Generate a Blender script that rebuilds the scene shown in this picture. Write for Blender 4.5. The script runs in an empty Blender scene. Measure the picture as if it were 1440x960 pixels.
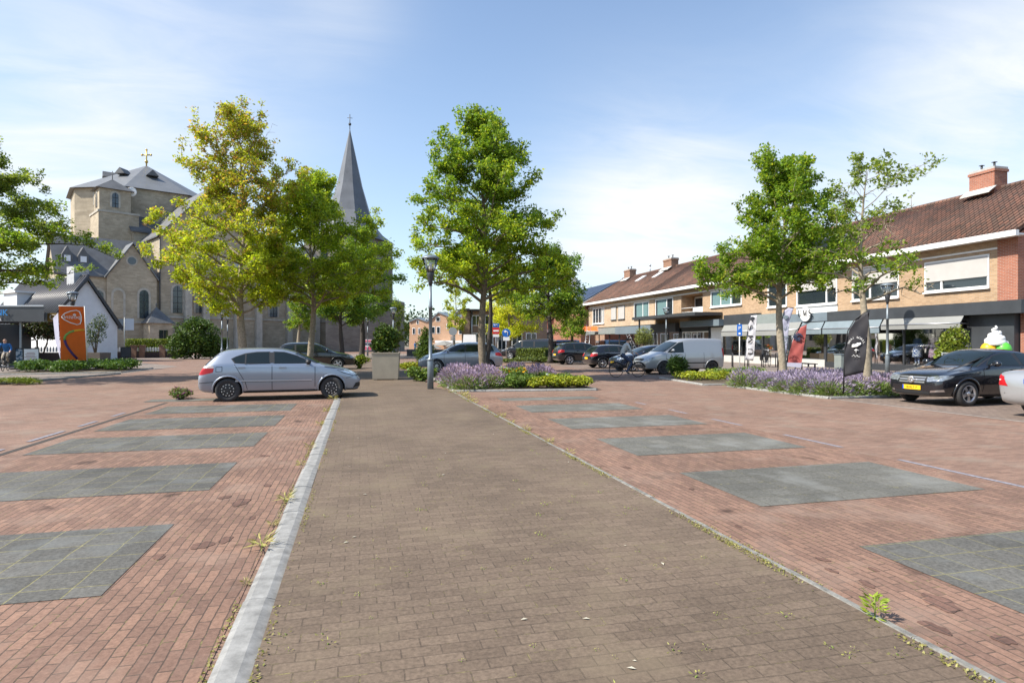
import bpy, bmesh, math, random
import numpy as np
from mathutils import Vector, Matrix
from mathutils.bvhtree import BVHTree
R = math.radians
SC = bpy.context.scene
COL = SC.collection
PI = math.pi

# ---------------------------------------------------------------- camera
F_PX, EYE, HOR, VPX = 850.0, 1.6, 481.0, 506.0
YAW = math.atan((720 - VPX) / F_PX)
SN, CS = math.sin(YAW), math.cos(YAW)
cam_d = bpy.data.cameras.new('camera')
cam = bpy.data.objects.new('camera', cam_d)
COL.objects.link(cam)
cam.location = (0, 0, EYE)
cam.rotation_euler = (R(90), 0, -YAW)
cam_d.sensor_width = 36
cam_d.lens = 36 * F_PX / 1440
cam_d.shift_y = 1.0 / 1440
cam_d.clip_start = 0.05
cam_d.clip_end = 6000
SC.camera = cam

# ---------------------------------------------------------------- light
SUN_EL = R(46)
SUN_AZ = math.atan2(-1.0, -0.09)          # clockwise from +Y, direction the sun is in
world = bpy.data.worlds.new('World')
SC.world = world
world.use_nodes = True
wn, wl = world.node_tree.nodes, world.node_tree.links
bg = wn['Background']
sky = wn.new('ShaderNodeTexSky')
sky.sky_type = 'NISHITA'
sky.sun_disc = False
sky.sun_elevation = SUN_EL
sky.sun_rotation = SUN_AZ % (2 * PI)
sky.air_density = 1.0
sky.dust_density = 0.7
sky.ozone_density = 1.0
SKY_STRENGTH = 0.15
bg.inputs[1].default_value = SKY_STRENGTH
CLOUD = (4.25, 4.4, 4.55, 1)

def wnode(t, **k):
    n = wn.new(t)
    for a, b in k.items():
        setattr(n, a, b)
    return n

def wmath(op, a, b=None, clamp=False):
    n = wnode('ShaderNodeMath', operation=op, use_clamp=clamp)
    for i, v in enumerate((a, b)):
        if v is None:
            continue
        if isinstance(v, (int, float)):
            n.inputs[i].default_value = v
        else:
            wl.new(v, n.inputs[i])
    return n.outputs[0]

tc = wnode('ShaderNodeTexCoord')
sep = wnode('ShaderNodeSeparateXYZ')
wl.new(tc.outputs['Generated'], sep.inputs[0])
zz = wmath('ADD', wmath('MAXIMUM', sep.outputs[2], 0.0), 0.16)
cmb = wnode('ShaderNodeCombineXYZ')
wl.new(wmath('DIVIDE', sep.outputs[0], zz), cmb.inputs[0])
wl.new(wmath('DIVIDE', sep.outputs[1], zz), cmb.inputs[1])
cmap = wnode('ShaderNodeMapping')
cmap.inputs['Rotation'].default_value = (0, 0, R(-25))
cmap.inputs['Scale'].default_value = (0.55, 1.25, 1)
wl.new(cmb.outputs[0], cmap.inputs[0])
n1 = wnode('ShaderNodeTexNoise')
n1.inputs['Scale'].default_value = 0.9
n1.inputs['Detail'].default_value = 9
n1.inputs['Roughness'].default_value = 0.56
n1.inputs['Distortion'].default_value = 0.5
wl.new(cmap.outputs[0], n1.inputs['Vector'])
n2 = wnode('ShaderNodeTexNoise')
n2.inputs['Scale'].default_value = 3.2
n2.inputs['Detail'].default_value = 8
n2.inputs['Roughness'].default_value = 0.62
n2.inputs['Distortion'].default_value = 1.0
wl.new(cmap.outputs[0], n2.inputs['Vector'])

def skydir(px, py):
    u, v = (px - 720) / F_PX, (HOR - py) / F_PX
    d = Vector((SN + CS * u, CS - SN * u, v)).normalized()
    return d

def blob(px, py, width, amount):
    """a bank of thin cloud round one direction of the sky"""
    d = skydir(px, py)
    dp = wnode('ShaderNodeVectorMath', operation='DOT_PRODUCT')
    nv = wnode('ShaderNodeVectorMath', operation='NORMALIZE')
    wl.new(tc.outputs['Generated'], nv.inputs[0])
    wl.new(nv.outputs[0], dp.inputs[0])
    dp.inputs[1].default_value = d
    a = wmath('SUBTRACT', 1.0, dp.outputs['Value'])
    e = wmath('POWER', 2.718, wmath('MULTIPLY', a, -1.0 / (1 - math.cos(R(width)))))
    return wmath('MULTIPLY', e, amount)

mask = blob(920, 290, 8.5, .42)
for b_ in ((1010, 340, 7, .2), (830, 350, 6, .22), (1400, 150, 11, .40), (1330, 280, 8, .12), (150, 190, 12, .30), (40, 240, 9, .2), (240, 60, 8, .10), (470, 5, 5, .2)):
    mask = wmath('ADD', mask, blob(*b_))
tex = wmath('ADD', wmath('MULTIPLY', n1.outputs[0], 1.5), wmath('MULTIPLY', n2.outputs[0], 0.7))
tex = wmath('SUBTRACT', tex, 0.62)
cl = wmath('MULTIPLY', mask, wmath('MAXIMUM', tex, 0.0))
cl = wmath('MULTIPLY', cl, 3.6, True)
hz = wmath('POWER', wmath('SUBTRACT', 1.0, wmath('MAXIMUM', sep.outputs[2], 0.0)), 3.0)
hzf = wmath('MULTIPLY', hz, 0.48)
mixh = wnode('ShaderNodeMixRGB')
wl.new(hzf, mixh.inputs[0])
wl.new(sky.outputs[0], mixh.inputs[1])
mixh.inputs[2].default_value = (2.75, 3.4, 4.05, 1)
mixc = wnode('ShaderNodeMixRGB')
wl.new(cl, mixc.inputs[0])
wl.new(mixh.outputs[0], mixc.inputs[1])
mixc.inputs[2].default_value = CLOUD
wl.new(mixc.outputs[0], bg.inputs[0])

sun_d = bpy.data.lights.new('sun', 'SUN')
sun_d.energy = 4.9
sun_d.angle = R(0.53)
sun_d.color = (1.0, 0.93, 0.82)
sun = bpy.data.objects.new('sun', sun_d)
COL.objects.link(sun)
sv = Vector((math.sin(SUN_AZ) * math.cos(SUN_EL), math.cos(SUN_AZ) * math.cos(SUN_EL), math.sin(SUN_EL)))
sun.rotation_euler = sv.to_track_quat('Z', 'Y').to_euler()
sun.location = (-40, -10, 60)
vs = SC.view_settings
SC.display_settings.display_device = 'sRGB'
vs.view_transform = 'Standard'
vs.look = 'None'
vs.exposure = 0.66
vs.gamma = 1
vs.use_curve_mapping = False
SC.cycles.max_bounces = 6
SC.cycles.transparent_max_bounces = 8
SC.cycles.caustics_reflective = False
SC.cycles.caustics_refractive = False

# ---------------------------------------------------------------- places measured on the ground
def gp(x, y, z=0.0):
    d = (EYE - z) * F_PX / (y - HOR)
    return at(x, d, z)

def at(x, d, z=0.0):
    u = (x - 720) / F_PX * d
    return Vector((SN * d + CS * u, CS * d - SN * u, z))

def hgt(y, d):
    return EYE + (HOR - y) * d / F_PX

# ---------------------------------------------------------------- object helpers
def tag(o, label=None, cat=None, group=None, kind=None):
    if label: o['label'] = label
    if cat: o['category'] = cat
    if group: o['group'] = group
    if kind: o['kind'] = kind
    return o

def thing(name, label, cat, loc=(0, 0, 0), rz=0.0, group=None):
    o = bpy.data.objects.new(name, None)
    o.empty_display_size = 0.2
    COL.objects.link(o)
    o.location = loc
    o.rotation_euler = (0, 0, rz)
    return tag(o, label, cat, group)

def dup(root, loc, rz=None, label=None, group=None, scale=None):
    r = root.copy()
    COL.objects.link(r)
    r.location = loc
    if rz is not None: r.rotation_euler = (0, 0, rz)
    if scale is not None: r.scale = (scale,) * 3 if isinstance(scale, (int, float)) else scale
    if label: r['label'] = label
    if group: r['group'] = group
    for ch in list(root.children):
        c = ch.copy(); COL.objects.link(c); c.parent = r
        for g in list(ch.children):
            d = g.copy(); COL.objects.link(d); d.parent = c
    return r

class MB:
    """collects faces; build() links them as one mesh object"""
    def __init__(s):
        s.v, s.f, s.m, s.sm = [], [], [], []
        s.mi = 0
        s.smooth = False
    def vert(s, p):
        s.v.append(tuple(p)); return len(s.v) - 1
    def face(s, idx):
        s.f.append(tuple(idx)); s.m.append(s.mi); s.sm.append(s.smooth)
    def poly(s, pts):
        i = len(s.v); s.v += [tuple(p) for p in pts]; s.face(range(i, i + len(pts)))
    def box(s, c, size, rz=0.0):
        cx, cy, cz = c; a, b, h = (q / 2 for q in size)
        co, si = math.cos(rz), math.sin(rz)
        P = []
        for z in (-h, h):
            for x, y in ((-a, -b), (a, -b), (a, b), (-a, b)):
                P.append((cx + co * x - si * y, cy + si * x + co * y, cz + z))
        s.hexa(P)
    def hexa(s, P):
        i = len(s.v); s.v += [tuple(p) for p in P]
        for q in ((3, 2, 1, 0), (4, 5, 6, 7), (0, 1, 5, 4), (1, 2, 6, 5), (2, 3, 7, 6), (3, 0, 4, 7)):
            s.face([i + k for k in q])
    def b2(s, p0, p1):
        c = [(a + b) / 2 for a, b in zip(p0, p1)]
        s.box(c, [abs(a - b) for a, b in zip(p0, p1)])
    def prism(s, pts, ext):
        n = len(pts); i = len(s.v); e = Vector(ext)
        s.v += [tuple(p) for p in pts] + [tuple(Vector(p) + e) for p in pts]
        s.face(range(i, i + n)); s.face(range(i + 2 * n - 1, i + n - 1, -1))
        for k in range(n):
            j = (k + 1) % n
            s.face((i + k, i + n + k, i + n + j, i + j))
    def tube(s, path, rad, n=8, cap=True):
        path = [Vector(p) for p in path]
        if not hasattr(rad, '__len__'): rad = [rad] * len(path)
        rings = []
        up = None
        for k, p in enumerate(path):
            d = (path[min(k + 1, len(path) - 1)] - path[max(k - 1, 0)]).normalized()
            if up is None:
                up = d.orthogonal().normalized()
            up = (up - d * up.dot(d))
            up = up.normalized() if up.length > 1e-6 else d.orthogonal().normalized()
            w = d.cross(up)
            i = len(s.v)
            for a in range(n):
                t = 2 * PI * a / n
                s.v.append(tuple(p + (up * math.cos(t) + w * math.sin(t)) * rad[k]))
            rings.append(i)
        sm = s.smooth; s.smooth = True
        for a, b in zip(rings, rings[1:]):
            for k in range(n):
                j = (k + 1) % n
                s.face((a + k, a + j, b + j, b + k))
        s.smooth = sm
        if cap:
            s.face([rings[0] + k for k in range(n)][::-1]); s.face([rings[-1] + k for k in range(n)])
    def lathe(s, prof, c=(0, 0, 0), n=16, axis='z', smooth=True, phase=0.0):
        """prof: list of (radius, height)"""
        rings = []
        for r, h in prof:
            i = len(s.v)
            for k in range(n):
                t = 2 * PI * k / n + phase
                if axis == 'z': q = (r * math.cos(t), r * math.sin(t), h)
                elif axis == 'y': q = (r * math.cos(t), h, r * math.sin(t))
                else: q = (h, r * math.cos(t), r * math.sin(t))
                s.v.append((q[0] + c[0], q[1] + c[1], q[2] + c[2]))
            rings.append(i)
        sm = s.smooth; s.smooth = smooth
        for a, b in zip(rings, rings[1:]):
            for k in range(n):
                j = (k + 1) % n
                s.face((a + k, a + j, b + j, b + k))
        s.smooth = False
        s.face([rings[0] + k for k in range(n)][::-1]); s.face([rings[-1] + k for k in range(n)])
        s.smooth = sm
    def ball(s, c, r, n=12, m=8):
        if not hasattr(r, '__len__'): r = (r, r, r)
        pr = [(max(1e-3, math.sin(PI * k / m)), -math.cos(PI * k / m)) for k in range(m + 1)]
        i0 = len(s.v)
        s.lathe(pr, (0, 0, 0), n)
        for k in range(i0, len(s.v)):
            v = s.v[k]; s.v[k] = (c[0] + v[0] * r[0], c[1] + v[1] * r[1], c[2] + v[2] * r[2])
    def build(s, name, mats, parent=None, world=False, kind=None):
        me = bpy.data.meshes.new(name)
        v = s.v
        if world and parent is not None:
            inv = (Matrix.Translation(parent.location) @ parent.rotation_euler.to_matrix().to_4x4()).inverted()
            v = [tuple(inv @ Vector(p)) for p in v]
        me.from_pydata(v, [], s.f)
        if not isinstance(mats, (list, tuple)): mats = [mats]
        for m in mats: me.materials.append(m)
        me.polygons.foreach_set('material_index', s.m)
        me.polygons.foreach_set('use_smooth', s.sm)
        me.update()
        o = bpy.data.objects.new(name, me)
        COL.objects.link(o)
        if parent is not None: o.parent = parent
        if kind: o['kind'] = kind
        return o

def link_mesh(name, me, parent=None):
    o = bpy.data.objects.new(name, me); COL.objects.link(o)
    if parent is not None: o.parent = parent
    return o

# ---------------------------------------------------------------- materials
def lin(r, g, b):
    f = lambda c: c / 12.92 if c <= .04045 else ((c + .055) / 1.055) ** 2.4
    return (f(r / 255), f(g / 255), f(b / 255))

class NT:
    def __init__(s, name):
        s.mat = bpy.data.materials.new(name); s.mat.use_nodes = True
        s.t = s.mat.node_tree; s.p = s.t.nodes['Principled BSDF']
        s.out = s.t.nodes['Material Output']
    def n(s, t, **k):
        q = s.t.nodes.new(t)
        for a, b in k.items():
            setattr(q, a, b)
        return q
    def l(s, a, b): s.t.links.new(a, b)
    def val(s, inp, v):
        if isinstance(v, (int, float)): inp.default_value = v
        elif isinstance(v, (tuple, list)): inp.default_value = tuple(v) + ((1,) if len(inp.default_value) == 4 and len(v) == 3 else ())
        else: s.l(v, inp)
    def math(s, op, a, b=0.0, clamp=False):
        q = s.n('ShaderNodeMath', operation=op, use_clamp=clamp)
        s.val(q.inputs[0], a); s.val(q.inputs[1], b); return q.outputs[0]
    def mix(s, f, a, b, mode='MIX'):
        q = s.n('ShaderNodeMixRGB', blend_type=mode)
        s.val(q.inputs[0], f); s.val(q.inputs[1], a); s.val(q.inputs[2], b); return q.outputs[0]
    def coords(s): return s.n('ShaderNodeTexCoord').outputs['Object']
    def noise(s, vec, scale, detail=4, rough=.55, dist=0.0):
        q = s.n('ShaderNodeTexNoise')
        s.l(vec, q.inputs['Vector']); q.inputs['Scale'].default_value = scale
        q.inputs['Detail'].default_value = detail; q.inputs['Roughness'].default_value = rough
        q.inputs['Distortion'].default_value = dist
        return q.outputs[0]
    def ramp(s, v, lo, hi):
        q = s.n('ShaderNodeMapRange'); s.l(v, q.inputs[0])
        q.inputs[1].default_value = lo; q.inputs[2].default_value = hi
        return q.outputs[0]
    def bump(s, h, strength, dist=.01):
        q = s.n('ShaderNodeBump'); q.inputs['Strength'].default_value = strength
        q.inputs['Distance'].default_value = dist
        s.l(h, q.inputs['Height']); s.l(q.outputs[0], s.p.inputs['Normal'])

def mul(c, k): return tuple(min(1, x * k) for x in c)

def mat(name, col, rough=.6, metal=0.0, var=0.0, scale=4.0, bump=0.0, coat=0.0, spec=.5):
    t = NT(name)
    t.p.inputs['Roughness'].default_value = rough
    t.p.inputs['Metallic'].default_value = metal
    t.p.inputs['Coat Weight'].default_value = coat
    t.p.inputs['Coat Roughness'].default_value = .04
    t.p.inputs['Specular IOR Level'].default_value = spec
    if var or bump:
        no = t.noise(t.coords(), scale, 6, .62)
        if var:
            t.l(t.mix(t.ramp(no, .3, .7), mul(col, 1 - var), mul(col, 1 + var)), t.p.inputs['Base Color'])
        if bump: t.bump(no, bump)
    if not var: t.p.inputs['Base Color'].default_value = tuple(col) + (1,)
    return t.mat

def brick(name, c1, c2, mortar, bw, bh, ms, mode='wall', theta=0.0, big=.18, offset=.5, moss=None, blotch=None, rough=.85, bump=.5, dark=0.0, speck=.2, freq=2, squash=1.0):
    """running bond; mode wall: u along the wall, v up; floor_x: long side along x; floor_y: along y"""
    t = NT(name)
    co = t.coords()
    if theta:
        mp = t.n('ShaderNodeMapping'); mp.inputs['Rotation'].default_value = (0, 0, theta); t.l(co, mp.inputs[0]); co2 = mp.outputs[0]
    else: co2 = co
    sp = t.n('ShaderNodeSeparateXYZ'); t.l(co2, sp.inputs[0])
    wob = t.noise(co, .7, 2)
    cb = t.n('ShaderNodeCombineXYZ')
    if mode == 'wall':
        t.l(t.math('ADD', sp.outputs[0], sp.outputs[1]), cb.inputs[0]); t.l(sp.outputs[2], cb.inputs[1])
    elif mode == 'roof':
        t.l(sp.outputs[1], cb.inputs[0]); t.l(t.math('MULTIPLY', sp.outputs[0], 1.19), cb.inputs[1])
    else:
        a, b = (0, 1) if mode == 'floor_x' else (1, 0)
        w2 = t.math('MULTIPLY', t.math('SUBTRACT', wob, .5), .09)
        fine = t.noise(co, 6, 2)
        w3 = t.math('MULTIPLY', t.math('SUBTRACT', fine, .5), .018)
        t.l(t.math('ADD', sp.outputs[a], w3), cb.inputs[0]); t.l(t.math('ADD', sp.outputs[b], t.math('ADD', w2, w3)), cb.inputs[1])
    br = t.n('ShaderNodeTexBrick', offset=offset, offset_frequency=freq, squash=squash)
    t.l(cb.outputs[0], br.inputs['Vector'])
    br.inputs['Scale'].default_value = 1.0
    br.inputs['Brick Width'].default_value = bw; br.inputs['Row Height'].default_value = bh
    br.inputs['Mortar Size'].default_value = ms; br.inputs['Mortar Smooth'].default_value = .25
    br.inputs['Bias'].default_value = 0.0
    br.inputs['Color1'].default_value = tuple(c1) + (1,); br.inputs['Color2'].default_value = tuple(c2) + (1,)
    br.inputs['Mortar'].default_value = tuple(mortar) + (1,)
    col = br.outputs['Color']
    nb = t.noise(co, .55, 5, .6)
    k = t.ramp(nb, .3, .72)
    col = t.mix(1.0, col, t.mix(k, (1 - big,) * 3, (1 + big,) * 3), 'MULTIPLY')
    ns = t.noise(co, 38, 3, .7)
    col = t.mix(1.0, col, t.mix(t.ramp(ns, .25, .75), (1 - speck,) * 3, (1 + speck,) * 3), 'MULTIPLY')
    if dark:   # oil spots and old stains
        st = t.noise(co, 1.9, 3, .5)
        col = t.mix(t.math('MULTIPLY', t.ramp(st, .635, .72), dark), col, mul(c2, .28))
    if blotch is not None:
        pa = t.noise(co, 1.15, 4, .62)
        col = t.mix(t.math('MULTIPLY', t.ramp(pa, .52, .68), .55), col, blotch)
    if moss is not None:
        mo = t.noise(co, 3.2, 5, .7)
        mo2 = t.noise(co, 24, 2, .6)
        f = t.math('MULTIPLY', t.math('MULTIPLY', br.outputs['Fac'], t.ramp(mo, .50, .64)), t.math('MULTIPLY', t.ramp(mo2, .48, .62), .75))
        col = t.mix(f, col, moss)
    t.l(col, t.p.inputs['Base Color'])
    t.p.inputs['Roughness'].default_value = rough
    t.p.inputs['Specular IOR Level'].default_value = .3
    h = t.math('ADD', t.math('MULTIPLY', br.outputs['Fac'], -1.0), t.math('MULTIPLY', ns, .35))
    t.bump(h, bump, .006)
    return t.mat

def leaf_mat(name, trans=.35, rough=.5):
    t = NT(name)
    a = t.n('ShaderNodeAttribute', attribute_name='tint')
    t.l(a.outputs['Color'], t.p.inputs['Base Color'])
    t.p.inputs['Roughness'].default_value = rough
    t.p.inputs['Specular IOR Level'].default_value = .35
    tr = t.n('ShaderNodeBsdfTranslucent')
    t.l(t.mix(1.0, a.outputs['Color'], (1.25, 1.15, .55), 'MULTIPLY'), tr.inputs[0])
    mx = t.n('ShaderNodeMixShader'); mx.inputs[0].default_value = trans
    t.l(t.p.outputs[0], mx.inputs[1]); t.l(tr.outputs[0], mx.inputs[2]); t.l(mx.outputs[0], t.out.inputs[0])
    return t.mat

def pane_mat(name, tint=(.75, .8, .8), refl=.16):
    t = NT(name)
    tp = t.n('ShaderNodeBsdfTransparent'); tp.inputs[0].default_value = tuple(tint) + (1,)
    gl = t.n('ShaderNodeBsdfGlossy'); gl.inputs['Roughness'].default_value = .02
    lw = t.n('ShaderNodeFresnel'); lw.inputs[0].default_value = 1.45
    f = t.math('ADD', t.math('MULTIPLY', lw.outputs[0], 1.0), refl, True)
    mx = t.n('ShaderNodeMixShader'); t.l(f, mx.inputs[0])
    t.l(tp.outputs[0], mx.inputs[1]); t.l(gl.outputs[0], mx.inputs[2]); t.l(mx.outputs[0], t.out.inputs[0])
    return t.mat

M = {}
M['white'] = mat('white paint', (.78, .78, .76), .5, var=.04)
M['offwhite'] = mat('off white render', (.72, .73, .74), .8, var=.06, scale=2)
M['dark'] = mat('dark grey metal', (.035, .038, .043), .45, var=.15)
M['fascia'] = mat('anthracite fascia', (.045, .05, .056), .42, var=.18, scale=1.2)
M['fascia_blue'] = mat('blue grey fascia', (.15, .19, .22), .45, var=.12, scale=1.5)
M['fascia_green'] = mat('grey green fascia', (.22, .25, .24), .5, var=.1)
M['black'] = mat('black', (.012, .012, .014), .5)
M['rubber'] = mat('tyre rubber', (.03, .03, .031), .8, var=.3, scale=9)
M['lamp_grey'] = mat('blue grey lamp metal', (.19, .225, .25), .4, .35, var=.12)
M['alloy'] = mat('alloy', (.62, .62, .63), .3, .85)
M['steel'] = mat('steel', (.45, .46, .48), .38, .8)
M['glassdark'] = mat('dark window glass', (.02, .028, .034), .05, spec=.9)
M['carglass'] = mat('tinted car glass', (.012, .019, .021), .03, spec=.5)
M['pane'] = pane_mat('shop window glass', (.92, .94, .94), .02)
M['lampglass'] = pane_mat('lamp glass', (.93, .95, .93), .08)
M['concrete'] = mat('concrete', (.38, .38, .36), .85, var=.14, scale=9, bump=.25)
M['kerb'] = mat('kerb concrete', (.25, .248, .235), .88, var=.32, scale=11, bump=.3)
M['soil'] = mat('soil', (.10, .075, .05), .95, var=.35, scale=8, bump=.6)
M['bark'] = mat('bark', (.17, .135, .095), .9, var=.4, scale=14, bump=.7)
M['bark_light'] = mat('pale bark', (.27, .23, .17), .9, var=.35, scale=12, bump=.6)
M['bark_dark'] = mat('dark bark', (.055, .047, .04), .9, var=.4, scale=12, bump=.6)
M['leaf'] = leaf_mat('leaves', .56)
M['shrubleaf'] = leaf_mat('shrub leaves', .25)
M['planter'] = mat('taupe planter', (.36, .315, .24), .75, var=.1, scale=2.5)
M['yellow'] = mat('number plate yellow', (.85, .52, .02), .45)
M['redlight'] = mat('tail light red', (.42, .008, .012), .3)
M['headlight'] = mat('headlight glass', (.30, .33, .36), .1, .5, coat=.5, var=.6, scale=16)
M['blue'] = mat('sign blue', (.01, .12, .48), .4)
M['red'] = mat('sign red', (.55, .02, .03), .4)
M['signgrey'] = mat('sign back grey', (.34, .37, .38), .5, .3)
M['slate'] = brick('slate roof', (.12, .125, .135), (.17, .175, .18), (.06, .06, .065), .45, .22, .012, 'wall', big=.2, bump=.3)
M['skin'] = mat('skin', (.52, .31, .22), .55)
M['plateblue'] = mat('plate blue strip', (.01, .08, .45), .4)
M['platewhite'] = mat('plate white', (.75, .77, .8), .4)
def eval_copy(o):
    dg = bpy.context.evaluated_depsgraph_get()
    return bpy.data.meshes.new_from_object(o.evaluated_get(dg))

def text_mesh(s, size, mt, name, parent=None, align='CENTER', extrude=.001, shear=0.0, sx=1.0):
    c = bpy.data.curves.new(name, 'FONT'); c.body = s; c.size = size; c.align_x = align; c.extrude = extrude; c.shear = shear
    o = bpy.data.objects.new(name, c); COL.objects.link(o)
    me = eval_copy(o); bpy.data.objects.remove(o); me.materials.clear(); me.materials.append(mt)
    if sx != 1: me.transform(Matrix.Scale(sx, 4, (1, 0, 0)))
    return link_mesh(name, me, parent)

# ================================================================ the ground
def sheet(name, x0, x1, y0, y1, z, m):
    b = MB(); b.poly([(x0, y0, z), (x1, y0, z), (x1, y1, z), (x0, y1, z)])
    return b.build(name, m, kind='structure')

RED1, RED2 = (.262, .166, .120), (.19, .118, .087)
M['road'] = brick('red road bricks', RED1, RED2, (.14, .10, .085), .21, .07, .004, 'floor_x', big=.16, blotch=(.25, .20, .155), dark=.3)
M['bay'] = brick('red parking bricks', (.250, .150, .106), (.172, .104, .077), (.085, .06, .046), .21, .068, .0045, 'floor_y', big=.2, moss=(.22, .20, .07), blotch=(.275, .195, .15), dark=.8, speck=.28)
M['path'] = brick('brown path clinkers', (.160, .119, .086), (.126, .093, .067), (.098, .073, .053), .205, .098, .0045, 'floor_x', big=.2, moss=(.27, .235, .09), blotch=(.178, .140, .094), speck=.34)
M['patch'] = brick('grey paving tiles', (.118, .114, .102), (.082, .080, .072), (.18, .165, .085), .3, .3, .006, 'floor_y', big=.22, speck=.42, offset=0.0, moss=(.30, .27, .12), blotch=(.17, .18, .175))
M['patch_old'] = brick('worn grey paving tiles', (.142, .138, .120), (.108, .106, .093), (.095, .09, .07), .3, .3, .006, 'floor_x', big=.22, speck=.36, offset=0.0, moss=(.34, .31, .10), blotch=(.22, .225, .21))
M['apron'] = brick('brown bay bricks', (.24, .185, .15), (.18, .135, .11), (.1, .08, .07), .21, .1, .006, 'floor_x', big=.15, dark=.4)
M['pavement'] = brick('grey brown pavement', (.27, .225, .19), (.20, .165, .14), (.12, .1, .09), .21, .105, .006, 'floor_x', big=.15)
M['kerb_old'] = mat('worn kerb concrete', (.20, .195, .175), .9, var=.45, scale=16, bump=.3)
M['far_ground'] = mat('far ground', (.17, .15, .11), .95, var=.25, scale=.05)
M['mark'] = mat('worn blue white road paint', (.215, .205, .23), .85, var=.5, scale=26)

sheet('ground', -2500, 2500, -400, 4500, -.03, M['far_ground'])
sheet('road', -70, 40, -14, 175, 0.0, M['road'])
sheet('parking_bays', -4.86, -.72, -12, 17.6, .004, M['bay'])
sheet('parking_bays', 2.90, 7.0, -12, 17.3, .004, M['bay'])
for i, (a, b) in enumerate(((-1.2, .45), (1.6, 3.15), (4.32, 5.87), (7.12, 8.68), (9.95, 11.45), (12.3, 14.05), (14.95, 16.6))):
    sheet('parking_patch', -4.62, -1.58, a, b, .008, M['patch'])
for i, (a, b) in enumerate(((-.3, 1.2), (2.45, 3.92), (5.1, 6.66), (7.8, 9.34), (10.5, 12.0), (13.2, 14.7), (15.95, 16.75))):
    sheet('parking_patch', 3.78, 6.58, a, b, .008, M['patch'] if i < 2 else M['patch_old'])
# path raised a little between its kerbs, running on to the planter and beyond
sheet('path', -.5, 2.84, -12, 19.4, .03, M['path'])
b = MB(); b.poly([(-.5, 19.4, .03), (2.84, 19.4, .03), (2.5, 21.5, .03), (2.5, 33, .03), (2.0, 52, .03), (-1.2, 52, .03), (-1.6, 30, .03), (-.9, 20.5, .03)])
b.build('path', M['path'], kind='structure')
def kerb(name, p, q, w, h, seg, m=None, round_=.02):
    """a row of kerb stones with open joints, rounded on top"""
    p, q = Vector(p), Vector(q); d = (q - p); L = d.length; d.normalize()
    nrm = Vector((-d.y, d.x, 0)); b = MB(); k = 0.0
    rng = random.Random(int(L * 100))
    while k < L - .05:
        e = min(L, k + seg) - .008
        jt = nrm * rng.uniform(-.006, .006); a0, a1 = p + d * k + jt, p + d * e + jt
        dz = rng.uniform(-.006, .006)
        pr = [(-w / 2, 0), (-w / 2, h * .55), (-w / 2 + round_ * 1.6, h), (w / 2 - round_, h), (w / 2, h * .7), (w / 2, 0)]
        b.prism([a0 + nrm * x + Vector((0, 0, z + dz - .02)) for x, z in pr], a1 - a0)
        k += seg
    return b.build(name, m or M['kerb'], kind='structure')
kerb('kerb', (-.60, -8, 0), (-.60, 17.8, 0), .185, .038, 1.0, None, .035)
kerb('kerb', (2.87, 19.6, 0), (2.87, -8, 0), .065, .047, 1.0, M['kerb_old'], .01)
sheet('parking_patch', -5.6, -3.0, 18.0, 18.75, .008, M['patch_old'])
sheet('gutter', -5.0, -4.9, -12, 17.7, .004, mat('dark gutter joint', (.05, .042, .036), .95, var=.4, scale=20))
for a, b_ in ((1.5, 3.4), (4.4, 5.9), (7.2, 8.4), (9.2, 10.6), (11.3, 12.5), (13.1, 13.9), (14.7, 15.4)):
    sheet('parking_line', -5.2, -5.12, a, b_, .008, M['mark'])
for a, b_ in ((3.0, 3.9), (4.9, 6.7), (7.7, 9.0), (10.2, 11.2), (12.2, 13.0), (14.2, 14.8)):
    sheet('parking_line', 7.08, 7.16, a, b_, .004, M['mark'])
sheet('parking_line', 12.9, 12.98, 4, 14.2, .004, mat('pale gutter stones', (.33, .31, .28), .9, var=.2))
sheet('parking_line', 7.9, 12.4, 24.9, 25.0, .004, M['mark'])
# old oil stains: the same bricks, soaked dark
M['stain'] = brick('oil soaked parking bricks', (.165, .094, .07), (.115, .066, .05), (.065, .046, .037), .21, .068, .0045, 'floor_y', big=.3, speck=.3)
rs_ = random.Random(31)
for x, y, r_ in ((3.45, 2.95, .10), (3.25, 3.3, .045), (3.2, 3.55, .035), (3.3, 3.75, .04), (3.5, 3.5, .03), (3.12, 2.7, .06), (3.35, 2.5, .05), (3.18, 4.6, .03), (3.5, 5.9, .035), (-1.15, 6.5, .10), (-1.35, 6.75, .06), (-1.0, 7.2, .05), (-1.2, 5.2, .08), (-1.45, 5.0, .05), (-1.05, 5.3, .06), (-.95, 5.9, .04), (-1.3, 9.1, .07), (3.3, 7.1, .05)):
    b = MB(); n_ = 26; r_ *= .85; f1, f2 = rs_.uniform(0, 6), rs_.uniform(0, 6)
    rr2 = [r_ * (1 + .22 * math.sin(4 * PI * k / n_ + f1) + .12 * math.sin(10 * PI * k / n_ + f2) + rs_.uniform(-.06, .06)) for k in range(n_)]
    b.poly([(x + rr2[k] * math.cos(2 * PI * k / n_), y + 1.5 * rr2[k] * math.sin(2 * PI * k / n_), .0075) for k in range(n_)])
    b.build('oil_stain', M['stain'], kind='structure')
# right hand bays, pavement and plant beds
sheet('parking_bays', 13.0, 18.0, -6, 14.2, .004, M['apron'])
sheet('parking_bays', 12.9, 18.2, 24.3, 75, .004, M['apron'])
b = MB(); b.b2((18.2, -6, -.02), (27.4, 90, .10)); b.build('pavement', M['pavement'], kind='structure')
kerb('kerb', (18.14, -6, 0), (18.14, 90, 0), .1, .13, 1.0)
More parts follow.
